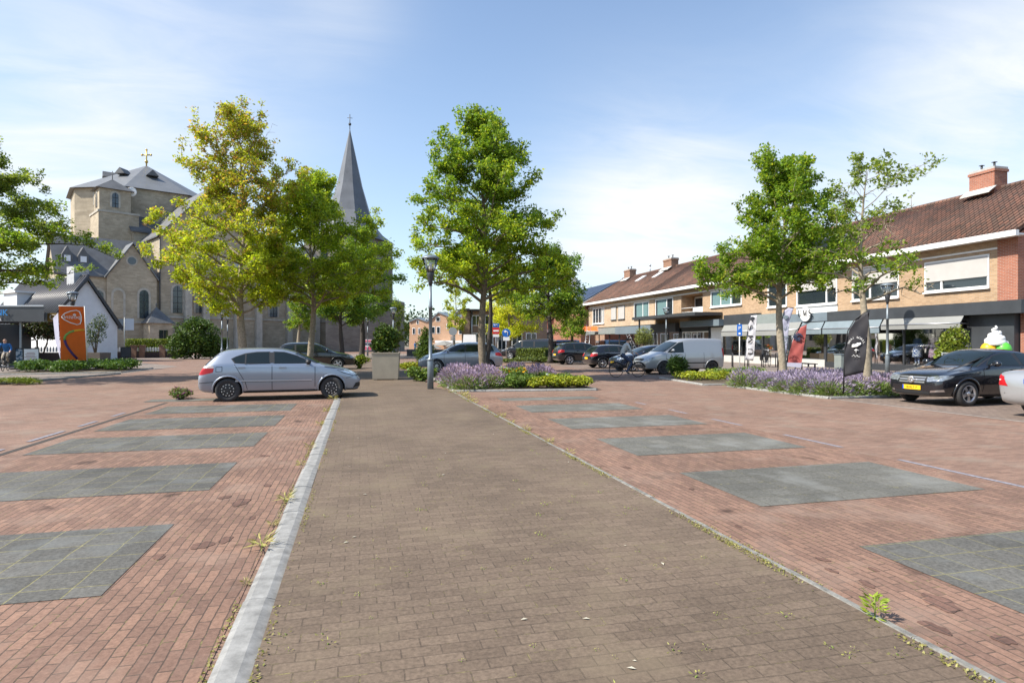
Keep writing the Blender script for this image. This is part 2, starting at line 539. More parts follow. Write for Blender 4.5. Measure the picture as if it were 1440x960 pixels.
# plant beds
def bed(pts, h=.06):
    b = MB(); b.prism([(x, y, -.02) for x, y in pts], (0, 0, h + .02))
    o = b.build('flower_bed', M['soil'], kind='structure')
    n = len(pts)
    for i in range(n):
        p, q = pts[i], pts[(i + 1) % n]
        kerb('kerb', (p[0], p[1], 0), (q[0], q[1], 0), .1, .09, 1.0)
    return o
bed([(2.95, 19.3), (7.6, 18.75), (7.7, 26.8), (3.1, 27.6)])
bed([(12.85, 14.35), (18.0, 14.35), (18.0, 19.2), (12.85, 19.2)])
bed([(12.3, 19.9), (17.8, 19.9), (17.8, 24.2), (12.8, 24.2)])
bed([(-17.6, 34.6), (-12.0, 35.4), (-12.1, 40.6), (-17.6, 40.8)])
bed([(11.0, 46.5), (17.5, 46.5), (17.5, 56), (11.0, 56)])
# left pavement by the bank
b = MB(); b.poly([(-60, 26, .006), (-13.6, 25.6, .006), (-11.6, 34, .006), (-11.6, 44, .006), (-22, 62, .006), (-60, 62, .006)])
b.build('pavement', M['pavement'], kind='structure')
kerb('kerb', (-13.55, 25.6, 0), (-11.6, 34, 0), .12, .09, 1.0)
kerb('kerb', (-30, 26, 0), (-13.6, 25.6, 0), .12, .09, 1.0)
sheet('pavement', -40, 12, 62, 84, .006, M['pavement'])
# ================================================================ the shopping row on the right
M['brick_tan'] = brick('tan facade brick', (.47, .315, .185), (.34, .215, .12), (.36, .30, .23), .22, .065, .010, 'wall', big=.1, bump=.4)
M['brick_pale'] = brick('pale facade brick', (.52, .39, .26), (.42, .29, .18), (.42, .36, .29), .22, .065, .010, 'wall', big=.1, bump=.4)
M['brick_red'] = brick('red facade brick', (.37, .13, .075), (.28, .092, .055), (.34, .25, .2), .22, .065, .010, 'wall', big=.1, bump=.4)
M['brick_dark'] = brick('dark chimney brick', (.30, .15, .09), (.22, .11, .07), (.25, .2, .16), .22, .065, .010, 'wall', big=.1)
M['tiles'] = brick('red brown roof tiles', (.20, .105, .075), (.112, .077, .062), (.055, .035, .03), .24, .34, .022, 'roof', big=.25, offset=0.0, bump=1.0)
M['wood_white'] = M['white']
M['blind'] = mat('grey sun blind', (.44, .43, .41), .8, var=.05, scale=2)
M['awning'] = mat('pale awning cloth', (.235, .24, .23), .8, var=.06, scale=1.2)
M['awning_shaded'] = mat('tree shaded awning cloth', (.17, .215, .24), .8, var=.12, scale=1.2)  # pale awning cloth again, with the tree shade put into its colour
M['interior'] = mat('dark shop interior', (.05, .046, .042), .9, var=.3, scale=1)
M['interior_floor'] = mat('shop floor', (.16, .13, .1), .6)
M['curtain'] = mat('pale curtain', (.5, .52, .5), .85, var=.1, scale=6)
M['aqua'] = mat('green blue blind', (.13, .22, .225), .6, var=.1)
M['plinth'] = mat('pale stone plinth', (.48, .47, .44), .8, var=.12, scale=3)
M['solar'] = mat('solar panel', (.03, .045, .08), .45, spec=.25)
FX = 27.0

def window(root, y0, y1, z0, z1, x=FX, mull=(), blind=0.0, glassm='glassdark', frame='white', fw=.09, sill=True, trans=None, inner=None, depth=.10):
    """a window in the facade facing -x: frame part with its pane, blind and sill as sub-parts"""
    f = MB()
    xo, xi = x - .05, x + .06
    f.b2((xo, y0, z0), (xi, y0 + fw, z1)); f.b2((xo, y1 - fw, z0), (xi, y1, z1))
    f.b2((xo, y0 + fw, z0), (xi, y1 - fw, z0 + fw)); f.b2((xo, y0 + fw, z1 - fw), (xi, y1 - fw, z1))
    for m in mull:
        y = y0 + (y1 - y0) * m
        f.b2((xo + .012, y - fw * .55, z0 + fw), (xi, y + fw * .55, z1 - fw))
    if trans is not None:
        zz_ = z0 + (z1 - z0) * trans
        f.b2((xo + .016, y0 + fw, zz_ - .04), (xi - .01, y1 - fw, zz_ + .04))
    o = f.build('window', M[frame], root, world=True)
    p = MB(); p.b2((x + .02, y0 + fw * .8, z0 + fw * .8), (x + .03, y1 - fw * .8, z1 - fw * .8))
    q = p.build('pane', M[glassm], root, world=True); q.parent = o
    if blind:
        b = MB(); b.b2((xo - .012, y0 + .06, z1 - (z1 - z0) * blind), (xo + .02, y1 - .06, z1 - .06))
        b.b2((xo - .03, y0 + .05, z1 - (z1 - z0) * blind - .04), (xo + .03, y1 - .05, z1 - (z1 - z0) * blind))
        q = b.build('sun_blind', M['blind'], root, world=True); q.parent = o
    if sill:
        b = MB(); b.b2((x - .13, y0 - .04, z0 - .07), (x - .052, y1 + .04, z0 - .003))
        q = b.build('sill', M[frame], root, world=True); q.parent = o
    if inner:
        b = MB(); b.b2((x + .005, y0 + (y1 - y0) * inner[0], z0 + fw), (x + .018, y0 + (y1 - y0) * inner[1], z1 - fw))
        q = b.build('curtain', M[inner[2]], root, world=True); q.parent = o
    return o

def roof_gable(root, x0, x1, xr, y0, y1, ze, zr, th=.16, m='tiles', name='roof'):
    """ridge along y; corrugated with real tile rolls on the side facing the square"""
    b = MB()
    for (xa, xb) in ((x0, xr), (x1, xr)):
        up = Vector((0, 0, th))
        P = [Vector((xa, y0, ze)), Vector((xa, y1, ze)), Vector((xb, y1, zr)), Vector((xb, y0, zr))]
        b.prism(P, up)
    o = b.build(name, M[m], root, world=True)
    t = MB(); t.smooth = True
    n = int((y1 - y0) / .24)
    for i in range(n + 1):
        y = y0 + (y1 - y0) * i / n
        t.tube([(x0 - .03, y, ze + th + .01), (xr, y, zr + th + .01)], .055, 5)
    q = t.build('tile_rolls', M[m], root, world=True); q.parent = o
    r_ = MB(); r_.tube([(xr, y0, zr + th + .03), (xr, y1, zr + th + .03)], .12, 8)
    q = r_.build('ridge_tiles', M[m], root, world=True); q.parent = o
    return o

def chimney(root, x, y, z0, z1, sx, sy, m='brick_dark', pots=2):
    b = MB(); b.b2((x - sx / 2, y - sy / 2, z0), (x + sx / 2, y + sy / 2, z1 - .25)); b.b2((x - sx / 2 - .05, y - sy / 2 - .05, z1 - .25), (x + sx / 2 + .05, y + sy / 2 + .05, z1 - .12))
    o = b.build('chimney', M[m], root, world=True)
    c = MB(); c.b2((x - sx / 2 - .02, y - sy / 2 - .02, z1 - .12), (x + sx / 2 + .02, y + sy / 2 + .02, z1))
    q = c.build('chimney_cap', M['concrete'], root, world=True); q.parent = o
    for k in range(pots):
        c = MB(); yy = y - sy / 4 + k * sy / 2
        c.tube([(x, yy, z1), (x, yy, z1 + .28)], .05, 8); c.box((x, yy, z1 + .3), (.2, .16, .03))
        q = c.build('flue', M['dark'], root, world=True); q.parent = o
    c = MB(); c.prism([(x - sx / 2 - .5, y - sy / 2 - .12, z0 + .62), (x - sx / 2 - .02, y - sy / 2 - .12, z0 + .95), (x - sx / 2 - .02, y + sy / 2 + .12, z0 + .95), (x - sx / 2 - .5, y + sy / 2 + .12, z0 + .62)], (0, 0, .05))
    q = c.build('flashing', M['plinth'], root, world=True); q.parent = o
    return o

# --- three houses in the row; their upper floors run on in one line
Y0, YA, YB, Y1 = 19.55, 36.4, 52.2, 69.0
EAVE, RIDGE, XR, XBK = 6.12, 9.25, 31.6, 36.2
def row_house(label, y0, y1, m, loc):
    t = thing('shop_house', label, 'shop building', loc)
    return t
h1 = row_house('near brick shop house with grey sun blinds over a clothes shop, red brick corner', Y0, YA, 'brick_tan', (31, 28, 0))
h2 = row_house('middle brick shop house with recessed balcony and high canopy on posts', YA, YB, 'brick_tan', (31, 44, 0))
h3 = row_house('far pale brick shop house at the end of the row with two roof windows', YB, Y1, 'brick_pale', (31, 60, 0))
def upper(root, y0, y1, m, holes):
    """facade wall with real openings, z 3.3 to eave"""
    b = MB(); zb, zt = 3.3, EAVE + .02
    ys = sorted(holes); cur = y0
    for (a, c, z0, z1) in ys:
        b.b2((FX, cur, zb), (FX + .25, a, zt)); 
        b.b2((FX, a, zb), (FX + .25, c, z0)); b.b2((FX, a, z1), (FX + .25, c, zt)); cur = c
    b.b2((FX, cur, zb), (FX + .25, y1, zt))
    b.b2((XBK - .25, y0, 0), (XBK, y1, zt)); b.b2((FX + .25, y0, 0 if y0 == Y0 else 3.3), (XBK - .25, y0 + .22, zt)); b.b2((FX + .25, y1 - .22, 3.3), (XBK - .25, y1, zt))
    b.b2((FX + .25, y0 + .22, 3.35), (XBK - .25, y1 - .22, 3.55))
    return b.build('wall', M[m], root, world=True)
W1 = [(20.75, 23.9, 4.03, 5.5), (25.36, 28.42, 3.92, 5.62), (29.52, 32.9, 3.86, 5.5), (33.8, 35.7, 3.95, 5.55)]
W2 = [(38.6, 42.6, 4.35, 5.6), (43.83, 47.2, 3.75, 5.6), (48.54, 51.87, 3.95, 5.6)]
W3 = [(53.16, 56.43, 3.9, 5.57), (58.63, 60.3, 4.05, 5.5), (60.8, 62.2, 4.05, 5.5), (64.15, 67.61, 3.75, 5.57)]
upper(h1, Y0 + .85, YA, 'brick_tan', W1); upper(h2, YA, YB, 'brick_tan', W2); upper(h3, YB, Y1, 'brick_pale', W3)
# red brick corner
b = MB(); b.b2((FX - .03, Y0, 3.3), (FX + .27, Y0 + .85, EAVE + .02)); b.b2((FX + .27, Y0, 3.3), (XBK, Y0 + .22, EAVE + .02)); b.b2((FX + .4, Y0 + .01, 0), (XBK, Y0 + .21, 3.3))
b.prism([(FX - .03, Y0, EAVE + .02), (XBK, Y0, EAVE + .02), (XR, Y0, RIDGE)], (0, .22, 0))
b.build('corner_wall', M['brick_red'], h1, world=True)
for root, y0, y1 in ((h1, Y0 - .35, YA), (h2, YA, YB), (h3, YB, Y1 + .3)):
    roof_gable(root, FX - .55, XBK + .4, XR, y0, y1, EAVE + .04, RIDGE)
    g = MB(); g.b2((FX - .72, y0 - .05, EAVE - .10), (FX - .52, y1, EAVE + .14)); g.build('gutter', M['white'], root, world=True)
    g = MB(); g.b2((FX - .52, y0, EAVE - .05), (FX + .0, y1, EAVE + .02)); g.build('soffit', M['white'], root, world=True)
    g = MB(); g.b2((FX - .045, max(y0, Y0 + .86), 5.66), (FX + .0, min(y1, Y1), 5.74)); g.build('lintel_strip', M['white'], root, world=True)
b = MB(); b.prism([(FX, Y1 - .22, EAVE + .02), (XBK, Y1 - .22, EAVE + .02), (XR, Y1 - .22, RIDGE)], (0, .22, 0)); b.build('gable', M['brick_red'], h3, world=True)
# windows
window(h1, *W1[0], mull=(.72,), blind=.64); window(h1, *W1[1], mull=(.6,), blind=.5); window(h1, *W1[2], mull=(.25,), blind=.42); window(h1, *W1[3], mull=(.5,))
b = MB(); b.b2((FX - .04, 29.5, 3.33), (FX - .002, 32.92, 3.79)); b.build('spandrel_panel', M['white'], h1, world=True)
window(h2, *W2[0], mull=(.33, .66), inner=(.3, .95, 'aqua')); window(h2, *W2[2], mull=(.35,), inner=(.38, .9, 'aqua'))
window(h3, *W3[0], mull=(.4,), inner=(.1, .85, 'aqua')); window(h3, *W3[1], blind=.96, frame='fascia'); window(h3, *W3[2], blind=.96, frame='fascia'); window(h3, *W3[3], mull=(.25, .5, .75), inner=(.1, .2, 'curtain'))
# balcony
a, c, z0, z1 = W2[1]
b = MB(); b.b2((FX + 1.3, a, z0), (FX + 1.4, c, z1)); b.b2((FX + .25, a - .1, z0 - .15), (FX + 1.4, c + .1, z0 - .01)); b.b2((FX + .25, a - .1, z1), (FX + 1.4, c + .1, z1 + .1)); b.b2((FX + .25, a - .1, z0), (FX + 1.3, a, z1)); b.b2((FX + .25, c, z0), (FX + 1.3, c + .1, z1))
bal = b.build('balcony', M['brick_tan'], h2, world=True)
b = MB(); b.b2((FX + 1.18, a + .3, z0), (FX + 1.29, c - .2, z1 - .1)); q = b.build('balcony_door', M['white'], h2, world=True); q.parent = bal
b = MB(); b.b2((FX + 1.15, a + .45, z0 + .1), (FX + 1.175, a + 1.3, z1 - .25)); b.b2((FX + 1.15, a + 1.6, z0 + .7), (FX + 1.175, c - .35, z1 - .25)); q = b.build('pane', M['glassdark'], h2, world=True); q.parent = bal
b = MB(); b.b2((FX + .02, a + .02, z0), (FX + .06, a + 1.5, z0 + .75)); q = b.build('parapet', M['white'], h2, world=True); q.parent = bal
b = MB(); b.tube([(FX + .04, a + 1.5, z0 + .75), (FX + .04, c, z0 + .75)], .025, 6); b.tube([(FX + .04, a + 1.5, z0 + .4), (FX + .04, c, z0 + .4)], .02, 6); q = b.build('railing', M['white'], h2, world=True); q.parent = bal
chimney(h1, XR - .1, 24.3, 8.5, 10.5, .85, 1.3, 'brick_red'); chimney(h3, XR - .2, 57.0, 8.4, 10.3, .8, 1.7); chimney(h3, XR - .2, 66.8, 8.3, 10.3, .8, 1.6)
for y in (57.0, 61.0):
    def sl(x): return EAVE + .04 + .16 + (x - FX + .55) * (RIDGE - EAVE - .04) / (XR - FX + .55) + .04
    b = MB(); b.prism([(29.7, y, sl(29.7)), (30.7, y, sl(30.7)), (30.7, y + .9, sl(30.7)), (29.7, y + .9, sl(29.7))], (-.05, 0, .08)); q = b.build('roof_window', M['white'], h3, world=True)
    b = MB(); b.prism([(29.78, y + .08, sl(29.78) + .09), (30.62, y + .08, sl(30.62) + .09), (30.62, y + .82, sl(30.62) + .09), (29.78, y + .82, sl(29.78) + .09)], (-.05, 0, .01)); p = b.build('pane', M['platewhite'], h3, world=True); p.parent = q
b = MB(); b.tube([(XR, 62.0, RIDGE), (XR, 62.0, RIDGE + .9)], .06, 8); b.tube([(XR, 62.0, RIDGE + .9), (XR, 62.0, RIDGE + 1.05)], .11, 8); b.build('vent_pipe', M['steel'], h3, world=True)
# white dormer on the near house
b = MB(); b.b2((28.4, 30.6, 6.6), (31.2, 33.9, 8.3)); d_ = b.build('dormer', M['white'], h1, world=True)
b = MB(); b.b2((28.2, 30.45, 8.3), (31.4, 34.05, 8.45)); q = b.build('dormer_roof', M['fascia'], h1, world=True); q.parent = d_
b = MB(); b.b2((28.385, 30.8, 7.2), (28.395, 33.7, 8.1)); q = b.build('pane', M['glassdark'], h1, world=True); q.parent = d_
# --- ground floors
def shopfront(root, y0, y1, depth=4.5, frame='dark', posts=(), plinth=.45, pl_m='plinth', glass=True, top=2.75):
    b = MB()
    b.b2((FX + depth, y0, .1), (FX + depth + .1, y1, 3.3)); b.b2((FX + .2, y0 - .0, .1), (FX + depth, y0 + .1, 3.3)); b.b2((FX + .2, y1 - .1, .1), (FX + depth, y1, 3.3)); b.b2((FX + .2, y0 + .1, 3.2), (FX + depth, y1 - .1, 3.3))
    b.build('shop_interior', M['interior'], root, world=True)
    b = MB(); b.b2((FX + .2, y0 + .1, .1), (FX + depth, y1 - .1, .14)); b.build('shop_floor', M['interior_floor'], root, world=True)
    b = MB()
    if plinth: b.b2((FX + .05, y0, .1), (FX + .24, y1, .1 + plinth)); b.build('plinth', M[pl_m], root, world=True)
    f = MB(); zz0 = .1 + plinth + .002
    for y in [y0 + .05] + list(posts) + [y1 - .05]:
        f.b2((FX + .08, y - .05, zz0), (FX + .17, y + .05, top))
    f.b2((FX + .082, y0, top), (FX + .18, y1, top + .1)); f.b2((FX + .084, y0, zz0), (FX + .168, y1, zz0 + .06))
    fr = f.build('shopfront', M[frame], root, world=True)
    if glass:
        cuts = [y0 + .05] + list(posts) + [y1 - .05]
        for a, c in zip(cuts, cuts[1:]):
            p = MB(); p.poly([(FX + .12, a + .05, zz0 + .06), (FX + .12, c - .05, zz0 + .06), (FX + .12, c - .05, top), (FX + .12, a + .05, top)])
            q = p.build('pane', M['pane'], root, world=True); q.parent = fr
def fasc(root, y0, y1, z0, z1, m, x0=FX - .4, name='fascia'):
    b = MB(); b.b2((x0, y0, z0), (FX - .003, y1, z1)); return b.build(name, M[m], root, world=True)
def awn(root, y0, y1, zt, drop, out, m):
    b = MB(); x1 = FX - .42
    b.prism([(x1, y0, zt), (x1 - out, y0, zt - drop * .55), (x1 - out, y0, zt - drop), (x1 - out + .03, y0, zt - drop), (x1 - out + .03, y0, zt - drop * .55 - .02), (x1, y0, zt - .03)], (0, y1 - y0, 0))
    o = b.build('awning', M[m], root, world=True)
    b = MB(); b.tube([(x1 - out + .01, y0, zt - drop * .58), (x1 - out + .01, y1, zt - drop * .58)], .035, 8)
    for y in (y0 + .05, y1 - .05): b.tube([(x1 + .3, y, zt - .35), (x1 - out, y, zt - drop * .6)], .02, 6)
    q = b.build('awning_arm', M['steel'], root, world=True); q.parent = o
shopfront(h1, Y0 + 2.2, 30.6, 5.0, posts=(25.2, 28.4), plinth=.28, pl_m='dark', top=2.6)
shopfront(h1, 30.6, YA, 5.0, posts=(33.2,), plinth=.45, top=2.6, glass=True)
b = MB(); b.b2((FX + .1, Y0 + .25, .1), (FX + .6, Y0 + 2.2, 3.3)); b.build('entrance_wall', M['fascia'], h1, world=True)
fasc(h1, Y0 - .4, 29.9, 2.82, 3.38, 'fascia'); fasc(h1, 29.9, 33.6, 2.85, 3.37, 'fascia_blue'); fasc(h1, 33.6, YA, 2.86, 3.5, 'fascia_green')
b = MB(); b.b2((FX - .003, Y0 - .4, 2.82), (XBK, Y0 - .003, 3.38)); b.build('side_fascia', M['fascia'], h1, world=True)
awn(h1, 21.6, 25.9, 2.80, .56, .2, 'awning'); awn(h1, 26.0, 30.0, 2.80, .72, .22, 'awning_shaded'); awn(h1, 30.1, 31.9, 2.8, .72, .22, 'awning_shaded'); awn(h1, 32.0, YA - .1, 2.86, .82, .25, 'awning')
shopfront(h2, YA, 42.9, 4.0, posts=(38.8,), plinth=.5, top=2.75)
fasc(h2, YA, 40.3, 2.85, 3.62, 'fascia'); fasc(h2, 40.3, 46.0, 2.85, 3.33, 'fascia_blue', FX - .8)
awn(h2, YA + .1, 40.2, 2.86, .82, .25, 'awning')
b = MB(); b.b2((FX + .1, 41.2, .1), (FX + .25, 42.8, 2.85)); b.build('white_pier', M['white'], h2, world=True)
shopfront(h2, 43.0, 47.2, 1.8, frame='white', posts=(43.9, 44.8, 45.7, 46.6), plinth=0, top=2.4)
b = MB(); b.b2((FX + .0, 42.9, 2.52), (FX + .3, 47.4, 2.85)); b.b2((FX, 47.2, .1), (FX + .3, 47.6, 2.85)); b.b2((FX, 42.85, .1), (FX + .3, 43.0, 2.85)); b.build('entrance_frame', M['dark'], h2, world=True)
b = MB(); b.b2((FX + .0, 42.9, 2.86), (FX + .2, YB, 3.3)); b.build('lower_wall', M['brick_tan'], h2, world=True)
cp = MB(); cp.b2((FX - 2.4, 41.0, 3.66), (FX - .05, 51.9, 3.9)); cq = cp.build('canopy', M['fascia'], h2, world=True)
for y in (45.9, 50.9):
    b = MB(); b.b2((FX - 2.2, y - .06, .1), (FX - 2.08, y + .06, 3.66)); q = b.build('canopy_post', M['fascia'], h2, world=True); q.parent = cq
shopfront(h2, 47.6, YB, 3.0, posts=(49.6,), plinth=.12, pl_m='dark', top=2.5)
fasc(h2, 47.5, YB, 2.5, 3.28, 'fascia'); fasc(h3, YB, 60.3, 2.45, 3.22, 'fascia_blue'); fasc(h3, 60.3, Y1, 2.5, 3.2, 'fascia_green')
shopfront(h3, YB, 60.3, 3.0, posts=(54.5, 57.2), plinth=.12, pl_m='dark', top=2.45); shopfront(h3, 60.3, Y1, 3.0, posts=(63, 66), plinth=.3, top=2.45)
for y0_, y1_, z0_, z1_, c_ in ((52.6, 54.2, .5, 2.3, 'curtain'), (54.8, 57.0, .5, 2.3, 'curtain'), (48, 49.4, .4, 2.3, 'curtain')):
    b = MB(); b.b2((FX + .4, y0_, z0_), (FX + .45, y1_, z1_)); b.build('window_screen', M[c_], h3 if y0_ > YB else h2, world=True)
# sign UMS: thick and thin strokes on a white disc
us = thing('shop_sign', 'round white shop sign with black letters UMS on the fascia', 'shop sign', (FX - .5, 31.5, 3.3))
b = MB(); b.lathe([(.42, 0), (.44, -.03), (.44, -.07), (.42, -.09)], (0, 0, 0), 36, 'x'); b.build('disc', M['white'], us)
def ums(b, put, w=.30, h=.40, tk=1.0):
    """letters U M S in a contrast serif: thick stems .06, hairlines .018; put(u, v) maps the plane"""
    def bar(u0, v0, u1, v1, t):
        d = Vector((u1 - u0, v1 - v0)).normalized(); n = Vector((-d.y, d.x)) * t * tk / 2
        b.poly([put(u0 + n.x, v0 + n.y), put(u1 + n.x, v1 + n.y), put(u1 - n.x, v1 - n.y), put(u0 - n.x, v0 - n.y)])
    def arc(cu, cv, r, a0, a1, t0, t1, n=10):
        for i in range(n):
            a, c = R(a0 + (a1 - a0) * i / n), R(a0 + (a1 - a0) * (i + 1) / n)
            ta, tb = t0 + (t1 - t0) * i / n, t0 + (t1 - t0) * (i + 1) / n; ta, tb = ta * tk, tb * tk
            b.poly([put(cu + math.cos(a) * (r + ta / 2), cv + math.sin(a) * (r + ta / 2)), put(cu + math.cos(c) * (r + tb / 2), cv + math.sin(c) * (r + tb / 2)), put(cu + math.cos(c) * (r - tb / 2), cv + math.sin(c) * (r - tb / 2)), put(cu + math.cos(a) * (r - ta / 2), cv + math.sin(a) * (r - ta / 2))])
    k = w * .5
    x = -w * 1.55
    bar(x - k * .6, h, x - k * .6, k * .6, .06); bar(x + k * .6, h, x + k * .6, k * .6, .022); arc(x, k * .6, k * .6, 180, 360, .06, .022)
    bar(x - k * .9, h - .01, x - k * .25, h - .01, .02); bar(x + k * .3, h - .01, x + k * .9, h - .01, .02)
    x = 0
    bar(x - k * .8, 0, x - k * .8, h, .02); bar(x - k * .8, h, x, .03, .06); bar(x, .03, x + k * .8, h, .022); bar(x + k * .8, h, x + k * .8, 0, .06)
    x = w * 1.5
    arc(x, h * .74, h * .235, 30, 230, .024, .055); arc(x, h * .26, h * .245, 210, 400, .024, .04); bar(x - h * .17, h * .62, x + h * .18, h * .40, .07)
b = MB(); ums(b, lambda u, v: (-.097, -u * .98, v - .12), .29, .38, 1.5); b.build('lettering', M['black'], us)
b = MB(); b.lathe([(.035, -.092), (.035, -.10)], (0, 0, -.24), 12, 'x'); b.lathe([(.03, -.092), (.03, -.10)], (0, 0, .33), 12, 'x'); b.build('emblem', M['black'], us)
# goods inside the clothes shop
def prints(name, a, b_, sc): 
    t = NT(name); n_ = t.noise(t.coords(), sc, 3); t.l(t.mix(t.ramp(n_, .46, .54), a, b_), t.p.inputs['Base Color']); t.p.inputs['Roughness'].default_value = .85; return t.mat
CL = [prints('blue white print', (.5, .55, .6), (.06, .1, .28), 14), mat('navy cloth', (.02, .05, .16), .85), prints('plum print', (.2, .1, .18), (.35, .28, .32), 12), mat('sand cloth', (.42, .35, .26), .85), mat('teal cloth', (.05, .16, .17), .85), mat('cream cloth', (.55, .5, .42), .85), prints('sky print', (.3, .42, .5), (.6, .62, .6), 10), mat('rust cloth', (.3, .09, .04), .85)]
M['mannequin'] = mat('mannequin grey', (.42, .40, .37), .6)
# ================================================================ church and the buildings behind
def plane_frame(px_, d, phi):
    """a vertical plane through the ground under pixel column px_ at depth d, running to the right and away by phi"""
    o = at(px_, d, 0); rt, fw = Vector((CS, -SN, 0)), Vector((SN, CS, 0))
    t = rt * math.cos(phi) + fw * math.sin(phi); n = -rt * math.sin(phi) + fw * math.cos(phi)
    def hit(x, y):
        r = Vector((SN + CS * (x - 720) / F_PX, CS - SN * (x - 720) / F_PX, (HOR - y) / F_PX)); e = Vector((0, 0, EYE))
        k = (o - e).dot(n) / r.dot(n); q = e + r * k
        return ((q - o).dot(t), q.z)
    def P(s, b, z): return o + t * s + n * b + Vector((0, 0, z))
    return o, t, n, hit, P
TH = R(45)
th_w = math.atan2((Vector((CS, -SN)) * math.cos(TH) + Vector((SN, CS)) * math.sin(TH)).y, (Vector((CS, -SN)) * math.cos(TH) + Vector((SN, CS)) * math.sin(TH)).x)
M['church'] = brick('church stone', (.45, .385, .285), (.35, .295, .215), (.39, .335, .25), .5, .22, .012, 'wall', -th_w, big=.2, bump=.35)
M['churchtrim'] = mat('pale church stone', (.42, .39, .33), .85, var=.2, scale=1.5)
M['churchgrey'] = brick('grey tower stone', (.20, .19, .165), (.15, .14, .125), (.17, .16, .14), .5, .22, .012, 'wall', -th_w, big=.2)
M['slate2'] = mat('grey slate', (.115, .118, .122), .6, var=.22, scale=.9, bump=.2)
M['lead'] = mat('pale slate', (.15, .158, .165), .5, var=.12, scale=.6)
M['leadglass'] = mat('leaded church glass', (.035, .05, .065), .12, spec=.8)
M['gold'] = mat('gilded cross', (.55, .40, .12), .3, .8)
co, ct, cn, chit, CP = plane_frame(224, 88, TH)
ch = thing('church', 'large stone church with slate roofs, crossing tower and gilded cross behind the trees', 'church', co)
def cbox(b, s0, s1, b0, b1, z0, z1):
    b.hexa([CP(s0, b0, z0), CP(s1, b0, z0), CP(s1, b1, z0), CP(s0, b1, z0), CP(s0, b0, z1), CP(s1, b0, z1), CP(s1, b1, z1), CP(s0, b1, z1)])
def part(b, name, m, parent=None):
    q = b.build(name, m, ch, world=True)
    if parent is not None: q.parent = parent
    return q
def gable_block(s0, s1, b0, b1, ze, zr, axis, wallm='church', roofm='slate2', over=.35, wname='wall', rname='roof'):
    b = MB(); cbox(b, s0, s1, b0, b1, 0, ze)
    r = MB()
    if axis == 'b':
        sm = (s0 + s1) / 2
        b.prism([CP(s0, b0, ze), CP(s1, b0, ze), CP(sm, b0, zr)], cn * .4); b.prism([CP(s0, b1 - .4, ze), CP(s1, b1 - .4, ze), CP(sm, b1 - .4, zr)], cn * .4)
        for a, c in ((s0 - over, sm), (s1 + over, sm)):
            k = over * (zr - ze) / (sm - s0)
            r.prism([CP(a, b0 - over, ze - k + .05), CP(c, b0 - over, zr + .05), CP(c, b1, zr + .05), CP(a, b1, ze - k + .05)], (0, 0, .22))
    else:
        bm_ = (b0 + b1) / 2
        b.prism([CP(s0, b0, ze), CP(s0, b1, ze), CP(s0, bm_, zr)], ct * .4); b.prism([CP(s1 - .4, b0, ze), CP(s1 - .4, b1, ze), CP(s1 - .4, bm_, zr)], ct * .4)
        for a, c in ((b0 - over, bm_), (b1 + over, bm_)):
            k = over * (zr - ze) / (bm_ - b0)
            r.prism([CP(s0 - over, a, ze - k + .05), CP(s0 - over, c, zr + .05), CP(s1, c, zr + .05), CP(s1, a, ze - k + .05)], (0, 0, .22))
    w = part(b, wname, M[wallm]); return w, part(r, rname, M[roofm])
def cwin(s, z0, z1, w, b0=0.0, arch=True, blank=False, face='b'):
    """arched church window: pale stone surround with the leaded pane as sub-part"""
    def Q(u, o_, z): return CP(s + u, b0 - o_, z) if face == 'b' else CP(b0 - o_, s + u, z)
    def outline(hw, zt):
        P = [(-hw, z0), (hw, z0)]
        if arch: P += [(hw * math.cos(R(a)), zt + hw * 1.15 * math.sin(R(a))) for a in range(0, 181, 20)]
        else: P += [(hw, zt), (-hw, zt)]
        return P
    zt = z1 - (w * .57 if arch else 0)
    f = MB(); ext = (cn if face == 'b' else ct) * .12
    f.prism([Q(u, .06, z) for u, z in outline(w / 2 + .28, zt)], ext)
    o = part(f, 'window', M['churchtrim'])
    p = MB(); p.prism([Q(u, .09, z) for u, z in outline(w / 2, zt)], ext * .3)
    part(p, 'pane', M['church' if blank else 'leadglass'], o)
    if not blank:
        p = MB(); k = z0 + .6
        while k < z1 - .3:
            a, c = Q(-w / 2, .12, k), Q(w / 2, .12, k); p.tube([a, c], .03, 4); k += .9
        p.tube([Q(0, .12, z0), Q(0, .12, z1)], .035, 4)
        part(p, 'glazing_bars', M['dark'], o)
    return o
# transept with gable to the front, nave running on to the right
ze_t = hgt(330, 88)
gable_block(0, 14.5, 0, 13, ze_t, ze_t + 8.0, 'b')
gable_block(14.5, 36, 1.5, 11.5, 13.0, 18.5, 't')
for x0_, x1_, yt, yb in ((243, 256, 402, 440), (275, 286, 392, 440), (294, 304, 392, 440)):
    (sa, zb), (sb, _), (_, ztp) = chit(x0_, yb), chit(x1_, yb), chit((x0_ + x1_) / 2, yt)
    cwin((sa + sb) / 2, zb, ztp, sb - sa)
for s in (17.5, 22.5, 27.5, 32.5): cwin(s, 5.8, 10.5, 1.3, 1.5)
b = MB()
for s in (3.7, 6.2, 10.9, 14.2): cbox(b, s - .45, s + .45, -.9, -.003, 0, 13); b.prism([CP(s - .45, -.9, 13), CP(s - .45, -.003, 13), CP(s - .45, -.003, 14.4)], ct * .9)
for s in (20, 25, 30): cbox(b, s - .45, s + .45, .6, 1.497, 0, 10.5); b.prism([CP(s - .45, .6, 10.5), CP(s - .45, 1.497, 10.5), CP(s - .45, 1.497, 11.6)], ct * .9)
cbox(b, .1, 14.4, -.18, -.004, 5.15, 5.45); cbox(b, 14.6, 35.8, 1.3, 1.496, 5.15, 5.45)
part(b, 'buttress', M['churchtrim'])
